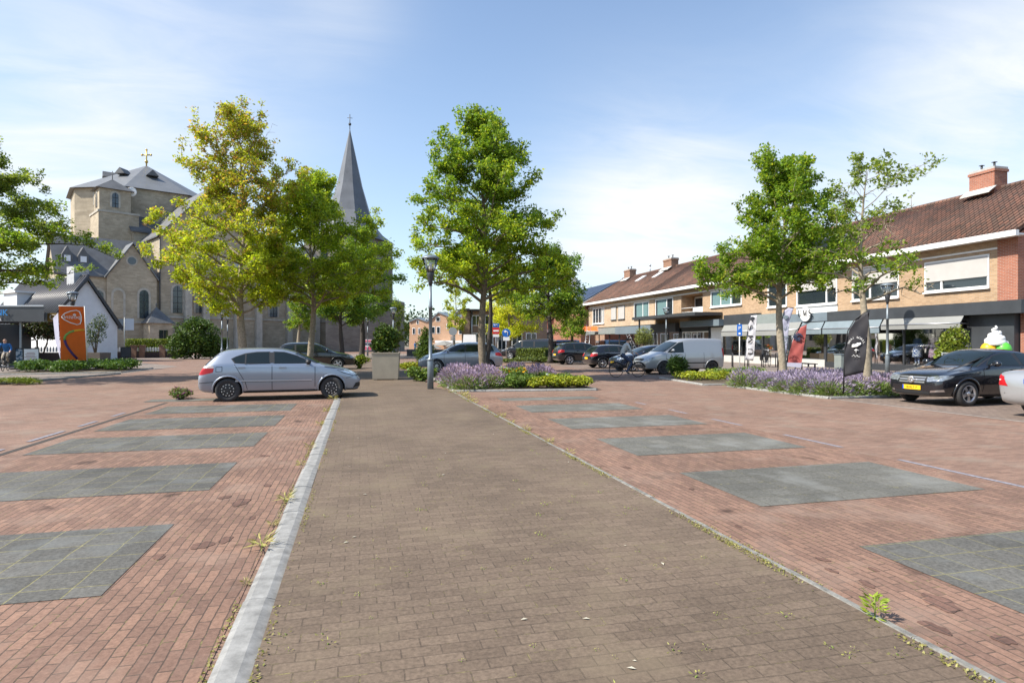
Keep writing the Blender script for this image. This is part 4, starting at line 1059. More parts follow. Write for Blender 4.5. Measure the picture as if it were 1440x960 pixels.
# stations: x, zbot, wbot, zbelt, wbelt(max half width), zrail, wrail, ztop
KIND = {
 'hatch': dict(L=4.25, ax=(.76, 3.44), r=.315, st=[
  (0.00, .40, .62, .60, .66, .62, .58, .64), (.05, .30, .74, .70, .80, .76, .66, .79), (.15, .24, .78, .88, .845, .93, .70, .95), (.30, .22, .80, .97, .865, 1.10, .66, 1.13),
  (.55, .21, .80, 1.00, .872, 1.33, .585, 1.385), (.85, .20, .80, 1.0, .875, 1.375, .57, 1.43), (1.25, .20, .80, 1.0, .876, 1.395, .57, 1.455), (1.8, .20, .80, .995, .876, 1.395, .575, 1.46), (2.25, .20, .80, .985, .876, 1.355, .585, 1.425),
  (2.7, .20, .80, .965, .874, 1.19, .63, 1.255), (3.12, .21, .80, .935, .868, .985, .70, 1.03), (3.25, .21, .80, .92, .866, .945, .71, .985), (3.55, .22, .79, .87, .855, .885, .68, .93), (3.85, .23, .78, .79, .83, .80, .64, .855), (4.08, .22, .74, .68, .77, .70, .58, .75), (4.2, .24, .64, .60, .67, .61, .5, .65), (4.25, .34, .52, .54, .56, .55, .42, .57)],
  win=[[(.86, 1.15), (.98, 1.21), (1.2, 1.275), (1.45, 1.315), (1.78, 1.33), (1.8, 1.02), (1.3, 1.03), (.95, 1.04)], [(1.92, 1.33), (2.2, 1.31), (2.5, 1.215), (2.75, 1.09), (2.85, 1.015), (1.93, 1.02)]],
  div=1.18, ws=(2.5, 3.16), rs=(.16, .5), seams=[1.86, .98, 2.98], handles=[(1.02, .91), (2.06, .90)], mir=(2.83, 1.02), mould=(.95, 2.9, .56)),
 'sedan': dict(L=4.6, ax=(1.05, 3.80), r=.32, st=[
  (0.0, .42, .66, .66, .70, .68, .6, .70), (.06, .30, .76, .84, .82, .88, .7, .91), (.18, .24, .80, .95, .86, .98, .72, 1.01), (.55, .22, .80, .98, .875, 1.01, .70, 1.045), (.9, .21, .8, .985, .882, 1.04, .68, 1.09),
  (1.25, .2, .8, .985, .885, 1.20, .62, 1.25), (1.6, .2, .8, .985, .885, 1.33, .57, 1.385), (2.0, .2, .8, .98, .885, 1.375, .56, 1.44), (2.4, .2, .8, .975, .885, 1.375, .565, 1.445), (2.75, .2, .8, .965, .883, 1.31, .59, 1.385),
  (3.1, .2, .8, .95, .88, 1.14, .64, 1.20), (3.42, .21, .8, .925, .872, .965, .71, 1.0), (3.6, .21, .8, .90, .868, .92, .71, .965), (4.0, .22, .79, .85, .855, .86, .68, .91), (4.35, .22, .77, .77, .82, .785, .62, .83), (4.5, .22, .72, .70, .76, .71, .56, .76), (4.58, .26, .64, .62, .68, .63, .5, .66), (4.6, .36, .56, .56, .6, .57, .46, .59)],
  win=[[(.98, 1.06), (1.2, 1.17), (1.5, 1.27), (1.85, 1.31), (1.98, 1.315), (2.0, 1.0), (1.1, 1.01)], [(2.12, 1.315), (2.45, 1.30), (2.75, 1.235), (3.0, 1.10), (3.1, 1.02), (2.12, 1.0)]],
  div=1.42, ws=(2.68, 3.46), rs=(.95, 1.55), seams=[2.06, 1.02, 3.3], handles=[(1.2, .90), (2.25, .89)], mir=(3.05, 1.03), mould=(1.4, 3.2, .5)),
 'suv': dict(L=4.5, ax=(.85, 3.52), r=.35, st=[
  (0.0, .45, .66, .66, .70, .70, .62, .72), (.06, .34, .76, .88, .83, .92, .72, .95), (.2, .28, .8, 1.04, .88, 1.14, .72, 1.17), (.42, .26, .82, 1.08, .895, 1.40, .65, 1.45), (.7, .25, .82, 1.08, .9, 1.50, .62, 1.57), (1.3, .25, .82, 1.07, .9, 1.53, .61, 1.61), (2.0, .25, .82, 1.05, .9, 1.53, .61, 1.61), (2.4, .25, .82, 1.04, .9, 1.48, .62, 1.55),
  (2.8, .25, .82, 1.02, .895, 1.30, .67, 1.36), (3.2, .26, .82, 1.0, .89, 1.08, .73, 1.13), (3.36, .26, .82, .985, .886, 1.01, .74, 1.06), (3.7, .27, .81, .94, .875, .955, .72, 1.005), (4.1, .28, .79, .86, .84, .87, .66, .92), (4.32, .28, .74, .76, .78, .78, .6, .82), (4.45, .3, .66, .66, .68, .67, .54, .7), (4.5, .4, .56, .6, .58, .61, .46, .63)],
  win=[[(.52, 1.14), (.62, 1.36), (.8, 1.43), (1.15, 1.455), (1.17, 1.12)], [(1.25, 1.455), (1.95, 1.46), (1.97, 1.10), (1.26, 1.12)], [(2.07, 1.46), (2.4, 1.43), (2.75, 1.27), (2.98, 1.11), (2.07, 1.09)]],
  div=None, ws=(2.55, 3.26), rs=(.14, .46), seams=[2.02, 1.2, 3.12], handles=[(1.36, .99), (2.2, .98)], mir=(2.95, 1.12), mould=(1.25, 3.0, .45)),
 'van': dict(L=4.4, ax=(.72, 3.42), r=.33, st=[
  (0.0, .42, .74, .8, .80, 1.5, .68, 1.55), (.04, .32, .8, 1.0, .86, 1.66, .72, 1.70), (.12, .26, .82, 1.05, .885, 1.72, .735, 1.77), (.5, .24, .82, 1.06, .895, 1.75, .735, 1.81), (1.3, .23, .82, 1.05, .895, 1.755, .73, 1.82), (2.0, .23, .82, 1.05, .895, 1.74, .725, 1.81), (2.35, .23, .82, 1.045, .893, 1.69, .71, 1.755), (2.65, .23, .82, 1.04, .89, 1.56, .70, 1.62),
  (3.0, .24, .82, 1.03, .887, 1.345, .71, 1.40), (3.38, .24, .82, 1.01, .882, 1.10, .74, 1.15), (3.55, .25, .82, .985, .878, 1.02, .745, 1.075), (3.85, .25, .8, .93, .865, .945, .71, .995), (4.15, .25, .77, .83, .82, .84, .64, .885), (4.32, .26, .7, .7, .73, .71, .56, .74), (4.4, .36, .56, .6, .6, .61, .46, .63)],
  win=[[(2.33, 1.60), (2.55, 1.56), (2.9, 1.33), (3.16, 1.13), (3.2, 1.09), (2.35, 1.10)]],
  div=None, ws=(2.62, 3.42), rs=None, seams=[2.26, 3.3, 1.2], handles=[(2.42, 1.0)], mir=(3.0, 1.17), mould=(1.05, 3.02, .58)),
 'bigvan': dict(L=5.1, ax=(.95, 4.05), r=.34, st=[
  (0.0, .42, .80, .9, .86, 1.7, .74, 1.74), (.05, .32, .86, 1.05, .93, 1.80, .78, 1.84), (.2, .26, .88, 1.1, .95, 1.84, .79, 1.90), (1.0, .25, .88, 1.1, .955, 1.85, .79, 1.91), (2.6, .25, .88, 1.1, .955, 1.85, .79, 1.91), (3.1, .25, .88, 1.09, .953, 1.79, .77, 1.85), (3.5, .25, .88, 1.08, .95, 1.58, .76, 1.63), (4.1, .26, .88, 1.06, .94, 1.15, .79, 1.2), (4.4, .26, .86, 1.02, .93, 1.06, .76, 1.11), (4.8, .27, .82, .9, .87, .92, .7, .97), (5.0, .28, .74, .74, .78, .75, .6, .79), (5.1, .38, .6, .64, .64, .65, .5, .67)],
  win=[[(3.0, 1.68), (3.35, 1.6), (3.85, 1.24), (3.95, 1.15), (3.0, 1.16)], [(.5, 1.66), (1.7, 1.68), (1.7, 1.17), (.5, 1.17)], [(1.85, 1.68), (2.85, 1.68), (2.85, 1.17), (1.85, 1.17)]],
  div=None, ws=(3.42, 4.12), rs=(.0, .0), seams=[2.92, 1.78, 4.0], handles=[(3.05, 1.05)], mir=(3.75, 1.22), mould=(1.4, 3.7, .55)),
}

def car_body(kind, mt):
    k = KIND[kind]; st = k['st']
    v, f = [], []
    for (x, zb, wb, ze, we, zr, wr, zt) in st:
        half = [(0, zb), (wb * .8, zb), (wb * .99, zb + .05), (we * .985, zb + (ze - zb) * .38), (we, zb + (ze - zb) * .72), (we * .975, ze), (wr + (we - wr) * .42, ze + (zr - ze) * .55), (wr, zr), (wr * .72, zt - (zt - zr) * .22), (0, zt)]
        ring = [(x, y, z) for y, z in half] + [(x, -y, z) for y, z in half[-2:0:-1]]
        v.append(ring)
    n = len(v[0]); V = [p for r in v for p in r]
    for i in range(len(v) - 1):
        for j in range(n):
            a, b = i * n + j, i * n + (j + 1) % n
            f.append((a, a + n, b + n, b))
    f.append(tuple(range(n))); f.append(tuple(range((len(v) - 1) * n, len(v) * n))[::-1])
    me = bpy.data.meshes.new('body'); me.from_pydata(V, [], f)
    bm = bmesh.new(); bm.from_mesh(me)
    bmesh.ops.recalc_face_normals(bm, faces=bm.faces)
    cl = bm.edges.layers.float.get('crease_edge') or bm.edges.layers.float.new('crease_edge')
    bm.verts.ensure_lookup_table()
    for e in bm.edges:
        a, b = e.verts[0].index, e.verts[1].index
        if a % n == b % n and a % n in (5, n - 5): e[cl] = .75
        if a % n == b % n and a % n in (7, n - 7): e[cl] = .35
        if a % n == b % n and a % n in (4, n - 4): e[cl] = .5
        if a % n == b % n and a % n in (2, n - 2): e[cl] = .6
    for fc in bm.faces: fc.smooth = True
    bm.to_mesh(me); bm.free()
    me.materials.append(mt); me.materials.append(M['wheelwell'])
    o = bpy.data.objects.new('body', me); COL.objects.link(o)
    s = o.modifiers.new('s', 'SUBSURF'); s.levels = s.render_levels = 2
    me1 = eval_copy(o)
    bvh_src = bmesh.new(); bvh_src.from_mesh(me1); bvh = BVHTree.FromBMesh(bvh_src); bvh_src.free()
    o.modifiers.clear(); o.data = me1
    c = MB()
    for x in k['ax']:
        for s_ in (-1, 1):
            c.lathe([(k['r'] + .052, s_ * 1.2), (k['r'] + .052, s_ * .60)], (x, 0, k['r'] - .005), 30, 'y')
    c.m = [1] * len(c.f)
    co = c.build('cutter', [mt, M['wheelwell']])
    bm = bmesh.new(); bm.from_mesh(co.data); bmesh.ops.recalc_face_normals(bm, faces=bm.faces); bm.to_mesh(co.data); bm.free()
    b_ = o.modifiers.new('b', 'BOOLEAN'); b_.object = co; b_.operation = 'DIFFERENCE'; b_.solver = 'EXACT'
    me2 = eval_copy(o)
    o.modifiers.clear(); o.data = me2
    bpy.data.objects.remove(co)
    return o, bvh

def decal(polys, bvh, axis, mt, name, parent, off=.005, cuts=2, sgn=(1, -1)):
    """flat outlines laid on the body: axis 'y' side outlines given as (x, z); 'x' front (+1) or rear (-1) outlines given as (y, z)"""
    bm = bmesh.new()
    for s in sgn:
        for P in polys:
            vs_ = [bm.verts.new((p[0], s * 3, p[1]) if axis == 'y' else ((-3 if s < 0 else 8), p[0], p[1])) for p in P]
            bm.faces.new(vs_)
    bmesh.ops.triangulate(bm, faces=bm.faces)
    for _ in range(cuts):
        bmesh.ops.subdivide_edges(bm, edges=bm.edges[:], cuts=1, use_grid_fill=True)
    for v in bm.verts:
        if axis == 'y': d = Vector((0, -math.copysign(1, v.co.y), 0))
        else: d = Vector((1 if v.co.x < 0 else -1, 0, 0))
        h = bvh.ray_cast(v.co, d)
        if h[0] is None:
            q = bvh.find_nearest(Vector((v.co.x if axis == 'y' else (0.2 if v.co.x < 0 else 4.2), v.co.y if axis == 'x' else math.copysign(.8, v.co.y), v.co.z)))
            v.co = q[0] + q[1] * off
        else: v.co = h[0] + h[1] * off
    bmesh.ops.recalc_face_normals(bm, faces=bm.faces)
    for fc in bm.faces: fc.smooth = True
    me = bpy.data.meshes.new(name); bm.to_mesh(me); bm.free()
    me.materials.append(mt)
    return link_mesh(name, me, parent)

def corner_decal(poly, bvh, xc, front, side, mt, name, parent, off=.007, cuts=4):
    """a lamp wrapped round a corner of the body: poly of (angle from the car's axis in degrees, z)"""
    bm = bmesh.new()
    bm.faces.new([bm.verts.new((a, z * 60, 0)) for a, z in poly])
    bmesh.ops.triangulate(bm, faces=bm.faces)
    for _ in range(cuts):
        bmesh.ops.subdivide_edges(bm, edges=bm.edges[:], cuts=1, use_grid_fill=True)
    for v in bm.verts:
        a, z = R(v.co.x), v.co.y / 60
        d = Vector(((1 if front else -1) * math.cos(a), side * math.sin(a), 0)); o = Vector((xc, 0, z))
        h = bvh.ray_cast(o + d * 4, -d)
        v.co = h[0] + h[1] * off if h[0] is not None else o + d * .9
    bmesh.ops.recalc_face_normals(bm, faces=bm.faces)
    for fc in bm.faces: fc.smooth = True
    me = bpy.data.meshes.new(name); bm.to_mesh(me); bm.free(); me.materials.append(mt)
    return link_mesh(name, me, parent)

def inset(P, d):
    c = Vector((sum(p[0] for p in P) / len(P), sum(p[1] for p in P) / len(P)))
    out = []
    for p in P:
        q = Vector(p) - c; out.append(tuple(c + q * (1 + d / max(.1, q.length))))
    return out

def wheel_mesh(r, style):
    t = MB(); w = .095
    t.lathe([(r * .60, -w), (r * .86, -w), (r * .97, -w * .8), (r, -w * .35), (r, w * .35), (r * .97, w * .8), (r * .86, w), (r * .66, w), (r * .63, w * .6), (.02, w * .45)], n=32, axis='y')
    rim = MB()
    rr = r * .66
    rim.lathe([(rr, w * .4), (rr, w * .99), (rr * .93, w * 1.0), (rr * .9, w * .55), (rr * .88, w * .5)], n=32, axis='y')
    if style == 'steel':
        rim.lathe([(rr * .9, w * .5), (rr * .86, w * .72), (rr * .56, w * .78), (rr * .50, w * .95), (rr * .30, w * .95), (rr * .26, w * 1.05), (.02, w * 1.05)], n=32, axis='y', smooth=False)
        rim.mi = 1
        for k in range(12):
            a = 2 * PI * k / 12
            rim.tube([(rr * .72 * math.cos(a), w * .70, rr * .72 * math.sin(a)), (rr * .72 * math.cos(a), w * .80, rr * .72 * math.sin(a))], rr * .075, 8)
        for k in range(5):
            a = 2 * PI * k / 5
            rim.tube([(rr * .4 * math.cos(a), w * .9, rr * .4 * math.sin(a)), (rr * .4 * math.cos(a), w * 1.02, rr * .4 * math.sin(a))], .014, 6)
        rim.mi = 0
    else:
        ns = 10 if style == 'multi' else 5
        for k in range(ns):
            a = 2 * PI * (k + .25) / ns; wd = .012 if style == 'multi' else .030
            c, s = math.cos(a), math.sin(a)
            for da in ((0,) if style == 'multi' else (-.13, .13)):
                c2, s2 = math.cos(a + da), math.sin(a + da)
                P = []
                for q, yy in ((.05, .0), (rr * .92, .0)):
                    for u in (-wd * .6, wd * .6):
                        P.append((q * c2 - u * s2, q * s2 + u * c2))
                lo, hi = w * .55, w * .92
                (x0, z0), (x1, z1), (x2, z2), (x3, z3) = P
                rim.hexa([(x0, lo, z0), (x2, lo, z2), (x3, lo, z3), (x1, lo, z1), (x0, hi, z0), (x2, hi, z2), (x3, hi, z3), (x1, hi, z1)])
        rim.lathe([(r * .17, w * .5), (r * .17, w * .93), (.01, w * .98)], n=16, axis='y')
    return t, rim

def make_car(kind, label, loc, rz, pm, rim='alloy', rimmat='alloy', plate='yellow', plate_text=None, face='plain', steer=0.0, glass='carglass', name='parked_car', cat='car', rims_extra=None, mould=None, handles=None, group=None, mirror=None):
    k = KIND[kind]; L = k['L']
    t = thing(name, label, cat, loc, rz, group)
    # the root sits under the middle of the car: shift every part
    body, bvh = car_body(kind, pm); body.parent = t
    parts = [body]
    def dc(polys, bvh, axis, mt, nm, par, off=.005, cuts=2, sgn=(1, -1)):
        for s_ in sgn: parts.append(decal(polys, bvh, axis, mt, nm, par, off, cuts, (s_,)))
    for P in k['win']:
        dc([inset(P, .028)], bvh, 'y', M['trim'], 'window_frame', t, .004)
        dc([P], bvh, 'y', M[glass], 'side_window', t, .008, cuts=3)
    if k['div']:
        dc([[(k['div'], 1.28), (k['div'] + .035, 1.29), (k['div'] + .035, 1.0), (k['div'], 1.0)]], bvh, 'y', M['trim'], 'window_divider', t, .011)
    # windscreen and rear window: outlines in (y, z)
    xs = np.array([s[0] for s in k['st']]); zt = np.array([s[7] for s in k['st']]); wr = np.array([s[6] for s in k['st']])
    def scr(x0, x1, sg, nm):
        z0, z1 = np.interp(x0, xs, zt), np.interp(x1, xs, zt)
        w0, w1 = np.interp(x0, xs, wr), np.interp(x1, xs, wr)
        lo, hi, wl_, wh = (z1, z0, w1, w0) if sg > 0 else (z0, z1, w0, w1)
        P = [(-wl_ * 1.0, lo - .005), (-wl_ * .5, lo + .018), (0, lo + .024), (wl_ * .5, lo + .018), (wl_, lo - .005), (wh * .98, hi - .06), (0, hi - .03), (-wh * .98, hi - .06)]
        dc([inset(P, .03)], bvh, 'x', M['trim'], 'screen_frame', t, .004, cuts=3, sgn=(sg,))
        dc([P], bvh, 'x', M[glass], nm, t, .008, cuts=3, sgn=(sg,))
    scr(k['ws'][0], k['ws'][1], 1, 'windscreen')
    if kind == 'bigvan':
        dc([[(-.68, 1.2), (.68, 1.2), (.62, 1.68), (-.62, 1.68)]], bvh, 'x', M[glass], 'rear_window', t, .008, sgn=(-1,))
    elif k['rs']:
        scr(k['rs'][0], k['rs'][1], -1, 'rear_window')
    z_b = k['win'][-1][-1][1]
    if len(k['win']) > 1:
        pl_ = [[(P[-2][0] if False else max(p[0] for p in P) - .01, z_b + .01), (min(q[0] for q in Q) + .01, z_b + .01), (min(q[0] for q in Q) + .01, max(q[1] for q in Q) - .01), (max(p[0] for p in P) - .01, max(p[1] for p in P) - .01)] for P, Q in zip(k['win'], k['win'][1:])]
        for P in pl_: dc([P], bvh, 'y', M['trim'], 'door_pillar', t, .0065, cuts=3)
    seams = []
    for i, x in enumerate(k['seams']):
        lo = .30 if i == 0 else .36
        if i == 1 and kind in ('hatch', 'sedan'):
            seams.append([(x - .06, z_b - .02), (x - .046, z_b - .02), (x + .22, .52), (x + .27, .32), (x + .256, .32), (x + .206, .52)])
        else: seams.append([(x, lo), (x + .014, lo), (x + .014, z_b - .02), (x, z_b - .02)])
    seams.append([(k['ax'][0] + .45, .275), (k['ax'][1] - .45, .275), (k['ax'][1] - .45, .287), (k['ax'][0] + .45, .287)])
    dc(seams, bvh, 'y', M['wheelwell'], 'door_seam', t, .003, cuts=3)
    if mould:
        a, b_, z = k['mould']
        dc([[(a, z - .022), (b_, z - .03), (b_, z + .012), (a, z + .02)]], bvh, 'y', M[mould], 'side_moulding', t, .014, cuts=4)
        dc([[(a, z - .034), (b_, z - .042), (b_, z - .03), (a, z - .022)]], bvh, 'y', M['wheelwell'], 'moulding_shadow', t, .008, cuts=4)  # dark strip painted on as the shadow under the moulding
    for hx, hz_ in k['handles']:
        h = MB()
        for s in (-1, 1):
            r_ = bvh.ray_cast(Vector((hx, 3 * s, hz_)), Vector((0, -s, 0)))
            y = r_[0].y
            h.box((hx + .08, y + s * .02, hz_), (.19, .026, .03)); h.box((hx + .08, y - s * .002, hz_ - .004), (.15, .012, .055))
        parts.append(h.build('door_handle', handles or pm, t))
    # mirrors
    mx, mz = k['mir']
    for s in (-1, 1):
        r_ = bvh.ray_cast(Vector((mx, 3 * s, mz - .04)), Vector((0, -s, 0)))
        y = r_[0].y if r_[0] else s * .8
        m_ = MB(); m_.smooth = True
        m_.ball((mx - .02, y + s * .15, mz + .03), (.075, .11, .075), 12, 8); m_.tube([(mx, y - s * .02, mz - .01), (mx - .01, y + s * .08, mz + .01)], .03, 8)
        parts.append(m_.build('wing_mirror', M[mirror] if mirror else pm, t))
    for ax_ in k['ax']:
        for s in (1, -1):
            b = MB(); pts = []
            for q in range(15):
                a = R(-12 + 204 * q / 14); xx, zz_ = ax_ + (k['r'] + .062) * math.cos(a), k['r'] + (k['r'] + .062) * math.sin(a)
                h_ = bvh.ray_cast(Vector((xx, 3 * s, max(zz_, .27))), Vector((0, -s, 0)))
                if h_[0] is not None and abs(h_[0].y) > .6: pts.append((xx, h_[0].y + s * .004, zz_))
            b.smooth = True; b.tube(pts, .026, 6); parts.append(b.build('wheel_arch', pm, t))
    # wheels
    for i, x in enumerate(k['ax']):
        for s in (1, -1):
            tm, rm = wheel_mesh(k['r'], rim)
            y = s * (.815 if kind != 'bigvan' else .87) * (1.0)
            a = steer if i == 1 else 0
            w_ = tm.build('wheel', M['rubber'], t)
            rr_m = rm.build('rim', [M[rimmat], M['alloy']], w_)
            w_.location = (x - L / 2, y - s * .03, k['r'])
            w_.rotation_euler = (0, random.Random(i + s).random() * 2, (0 if s > 0 else PI) + a)
            w_['keep'] = 1
    # lower trim, lights, grille, plates
    dc([[(k['ax'][0] + .4, .2), (k['ax'][1] - .4, .2), (k['ax'][1] - .4, .27), (k['ax'][0] + .4, .27)]], bvh, 'y', M['trim'], 'sill', t, .006)
    def fr(polys, m_, nm, off=.008, cuts=2, sg=1): dc(polys, bvh, 'x', M[m_], nm, t, off, cuts, (sg,))
    def cl_(poly, xc, front, m_, nm, off=.007):
        for s_ in (1, -1): parts.append(corner_decal(poly, bvh, xc, front, s_, M[m_], nm, t, off))
    mirr = lambda P: [P, [(-y, z) for y, z in P]]
    bodyw = max(s[4] for s in k['st'])
    if kind in ('hatch',):
        cl_([(24, .625), (46, .645), (62, .73), (72, .815), (56, .815), (38, .775), (24, .72)], 3.3, True, 'trim', 'headlight_rim', .004); cl_([(26, .64), (46, .66), (60, .74), (70, .805), (56, .805), (38, .765), (26, .71)], 3.3, True, 'headlight_clear', 'headlight', .009)
        fr([[(-.36, .60), (.36, .60), (.40, .69), (-.40, .69)]], 'trim', 'grille')
        fr([[(-.42, .30), (.42, .30), (.46, .44), (-.46, .44)]], 'trim', 'air_intake')
        for P in mirr([(.54, .33), (.70, .36), (.70, .46), (.56, .44)]): fr([P], 'trim', 'fog_lamp_recess')
        cl_([(32, .72), (48, .73), (60, .79), (61, .90), (48, .91), (36, .90)], .9, False, 'redlight', 'tail_light')
        dc([[(3.24, .905), (3.6, .855), (3.92, .775), (3.92, .787), (3.6, .867), (3.24, .917)], [(.47, .80), (.63, .81), (.63, .822), (.47, .812)], [(.47, .93), (.63, .935), (.63, .947), (.47, .942)], [(.47, .80), (.482, .80), (.482, .94), (.47, .94)], [(.618, .81), (.63, .81), (.63, .945), (.618, .945)], [(3.83, .58), (4.03, .62), (4.03, .632), (3.83, .592)]], bvh, 'y', M['wheelwell'], 'panel_gap', t, .003, cuts=3)
        dc([[(.9, .955), (3.1, .915), (3.1, .925), (.9, .968)]], bvh, 'y', M['silvertrim_glint'], 'waist_glint', t, .006, cuts=4)  # lighter strip painted on for the highlight along the shoulder crease
        cl_([(38, .905), (61, .905), (60, .97), (44, .97)], .9, False, 'indicator', 'indicator_light')
        dc([[(.02, .50), (.42, .53), (.42, .545), (.02, .515)], [(4.02, .30), (4.2, .33), (4.2, .45), (4.1, .44)]], bvh, 'y', M['trim'], 'bumper_line', t, .006, cuts=3)
        dc([[(3.86, .20), (4.22, .24), (4.22, .29), (3.86, .25)]], bvh, 'y', M['trim'], 'front_lip', t, .008, cuts=3)
        pz, rz_ = (.50, .62)
    elif kind == 'sedan':
        cl_([(25, .60), (42, .63), (55, .70), (60, .76), (48, .765), (25, .72)], 3.7, True, 'headlight', 'headlight')
        fr([[(-.38, .545), (.38, .545), (.41, .735), (-.41, .735)]], 'trim', 'grille')
        for i in range(3): fr([[(-.36, .568 + i * .058), (.36, .568 + i * .058), (.365, .598 + i * .058), (-.365, .598 + i * .058)]], 'alloy', 'grille_bar', .016)
        fr([[(-.5, .27), (.5, .27), (.48, .36), (-.48, .36)]], 'trim', 'air_intake')
        for P in mirr([(.50, .335), (.76, .37), (.76, .42), (.52, .385)]): fr([P], 'chrome', 'fog_strip', cuts=3)
        cl_([(33, .66), (50, .68), (62, .72), (60, .86), (50, .92), (40, .86)], .9, False, 'redlight', 'tail_light')
        cl_([(41, .775), (61, .775), (60.6, .80), (41, .80)], .9, False, 'indicator', 'indicator_light', .010)
        dc([[(.02, .50), (.5, .52), (.5, .535), (.02, .515)]], bvh, 'y', M['trim'], 'bumper_strip', t, .007, cuts=3)
        pz, rz_ = (.445, .78)
    else:
        hz2 = {'suv': .74, 'van': .76, 'bigvan': .80}[kind]
        cl_([(27, hz2 - .08), (46, hz2 - .05), (62, hz2 + .05), (58, hz2 + .10), (42, hz2 + .06), (27, hz2 + .02)], L - .95, True, 'headlight', 'headlight')
        fr([[(-.40, hz2 - .09), (.40, hz2 - .09), (.42, hz2 + .02), (-.42, hz2 + .02)]], 'trim', 'grille')
        fr([[(-.55, .32), (.55, .32), (.58, .50), (-.58, .50)]], 'trim', 'air_intake')
        if kind == 'suv': cl_([(34, .84), (48, .86), (60, .90), (60, 1.05), (50, 1.06), (36, 1.02)], .95, False, 'redlight', 'tail_light')
        else: cl_([(40, .88), (46, .88), (46, 1.30), (40, 1.30)], .95, False, 'redlight', 'tail_light')
        pz, rz_ = (.53, .72)
    if plate:
        for sg, z in ((1, pz), (-1, rz_)):
            pl_ = MB()
            h = bvh.ray_cast(Vector((8 * sg, 0, z)), Vector((-sg, 0, 0)))
            x = h[0].x + sg * .012
            pl_.box((x, 0, z), (.016, .52, .11))
            pl_.mi = 1; pl_.box((x + sg * .002, sg * -.24, z), (.0165, .04, .105))
            p_ = pl_.build('number_plate', [M['yellow' if plate == 'yellow' else 'platewhite'], M['plateblue']], t)
            parts.append(p_)
            if plate_text:
                tx = text_mesh(plate_text, .085, M['black'], 'plate_text', p_)
                tx.rotation_euler = (R(90), 0, R(90) * sg)
                tx.location = (x + sg * .0115, 0, z - .03)
    if kind == 'hatch':
        an = MB(); an.tube([(.62, 0, 1.39), (.42, 0, 1.56)], [.006, .003], 5); parts.append(an.build('aerial', M['black'], t))
    for p in parts:
        if p.data.users == 1: p.data.transform(Matrix.Translation((-L / 2, 0, 0)))
        for g in p.children: g.location.x -= L / 2
    return t

def car_at(kind, front, heading, **kw):
    """front: the ground point under the nose; heading: direction the nose points in"""
    h = Vector((math.cos(heading), math.sin(heading), 0))
    c = Vector((front[0], front[1], 0)) - h * KIND[kind]['L'] / 2
    return make_car(kind, loc=c, rz=heading, **kw)

ah = R(5)
hv, nv = Vector((math.cos(ah), math.sin(ah), 0)), Vector((-math.sin(ah), math.cos(ah), 0))
rear_wheel = Vector((-3.44, 17.62, 0))
make_car('hatch', 'silver blue five door hatchback with black steel wheels parked nose to the brown path', rear_wheel + hv * (4.25 / 2 - .76) + nv * .80, ah, M['p_silver'], rim='steel', rimmat='steelrim', plate='yellow', mould='silvertrim_glint', steer=R(-14), mirror='trim')
car_at('suv', at(499, 36, 0), R(2), label='black off-road car behind the silver blue hatchback', pm=M['p_green'], plate='yellow', rimmat='alloy')
car_at('hatch', at(486, 42, 0), R(0), label='white car mostly hidden behind the black off-road car', pm=M['p_white'])
car_at('suv', at(588, 32.3, 0), R(173), label='grey metallic estate car behind the lavender and the central oak', pm=M['p_grey'], rim='multi')
car_at('bigvan', at(706, 57, 0), R(150), label='black delivery van behind the clipped box hedge', pm=M['p_black'], name='parked_van', cat='van', glass='carglass')
car_at('hatch', at(752, 62, 0), R(176), label='pale blue car to the right of the black delivery van', pm=M['p_blue'])
car_at('bigvan', at(755, 72, 0), R(178), label='blue van parked farthest away, behind the oak', pm=M['p_blue'], name='parked_van', cat='van')
car_at('suv', (13.55 + 4.5, 41.3), R(0), label='black people carrier with silver window trim, parked left of the black hatchback', pm=M['p_black'])
car_at('hatch', (13.6 + 4.25, 35.2), R(0), label='small black hatchback with its rear to the road, left of the dark blue car', pm=M['p_black'])
car_at('hatch', (13.5, 31.0), R(180), label='dark blue car facing the road beside the silver van', pm=M['p_navy'])
car_at('van', (13.55, 27.9), R(181), label='light silver panel van with black alloy wheels facing the road', pm=M['p_van'], rim='alloy', rimmat='trim', name='parked_van', cat='van', mould='trim', plate=None)
mer = car_at('sedan', (13.86, 12.65), R(180), label='glossy black saloon with chrome grille and yellow plate on the right', pm=M['p_black'], rim='alloy', rimmat='alloy', plate_text='18-RLT-7')
em = MB(); ex = 2.33; ez = .645
em.lathe([(.078, ex - .03), (.088, ex), (.088, ex + .018), (.074, ex + .018)], (0, 0, ez), 24, 'x')
em.mi = 1
for k_ in range(3):
    a = R(90 + 120 * k_)
    em.tube([(ex + .02, 0, ez), (ex + .02, math.cos(a) * .076, ez + math.sin(a) * .076)], [.014, .006], 6)
em.build('star_emblem', [M['alloy'], M['alloy']], mer)
car_at('sedan', (13.5 + 4.6, 9.42), R(0), label='silver saloon cut off by the right edge, rear to the road', pm=M['p_silver2'], plate='white')
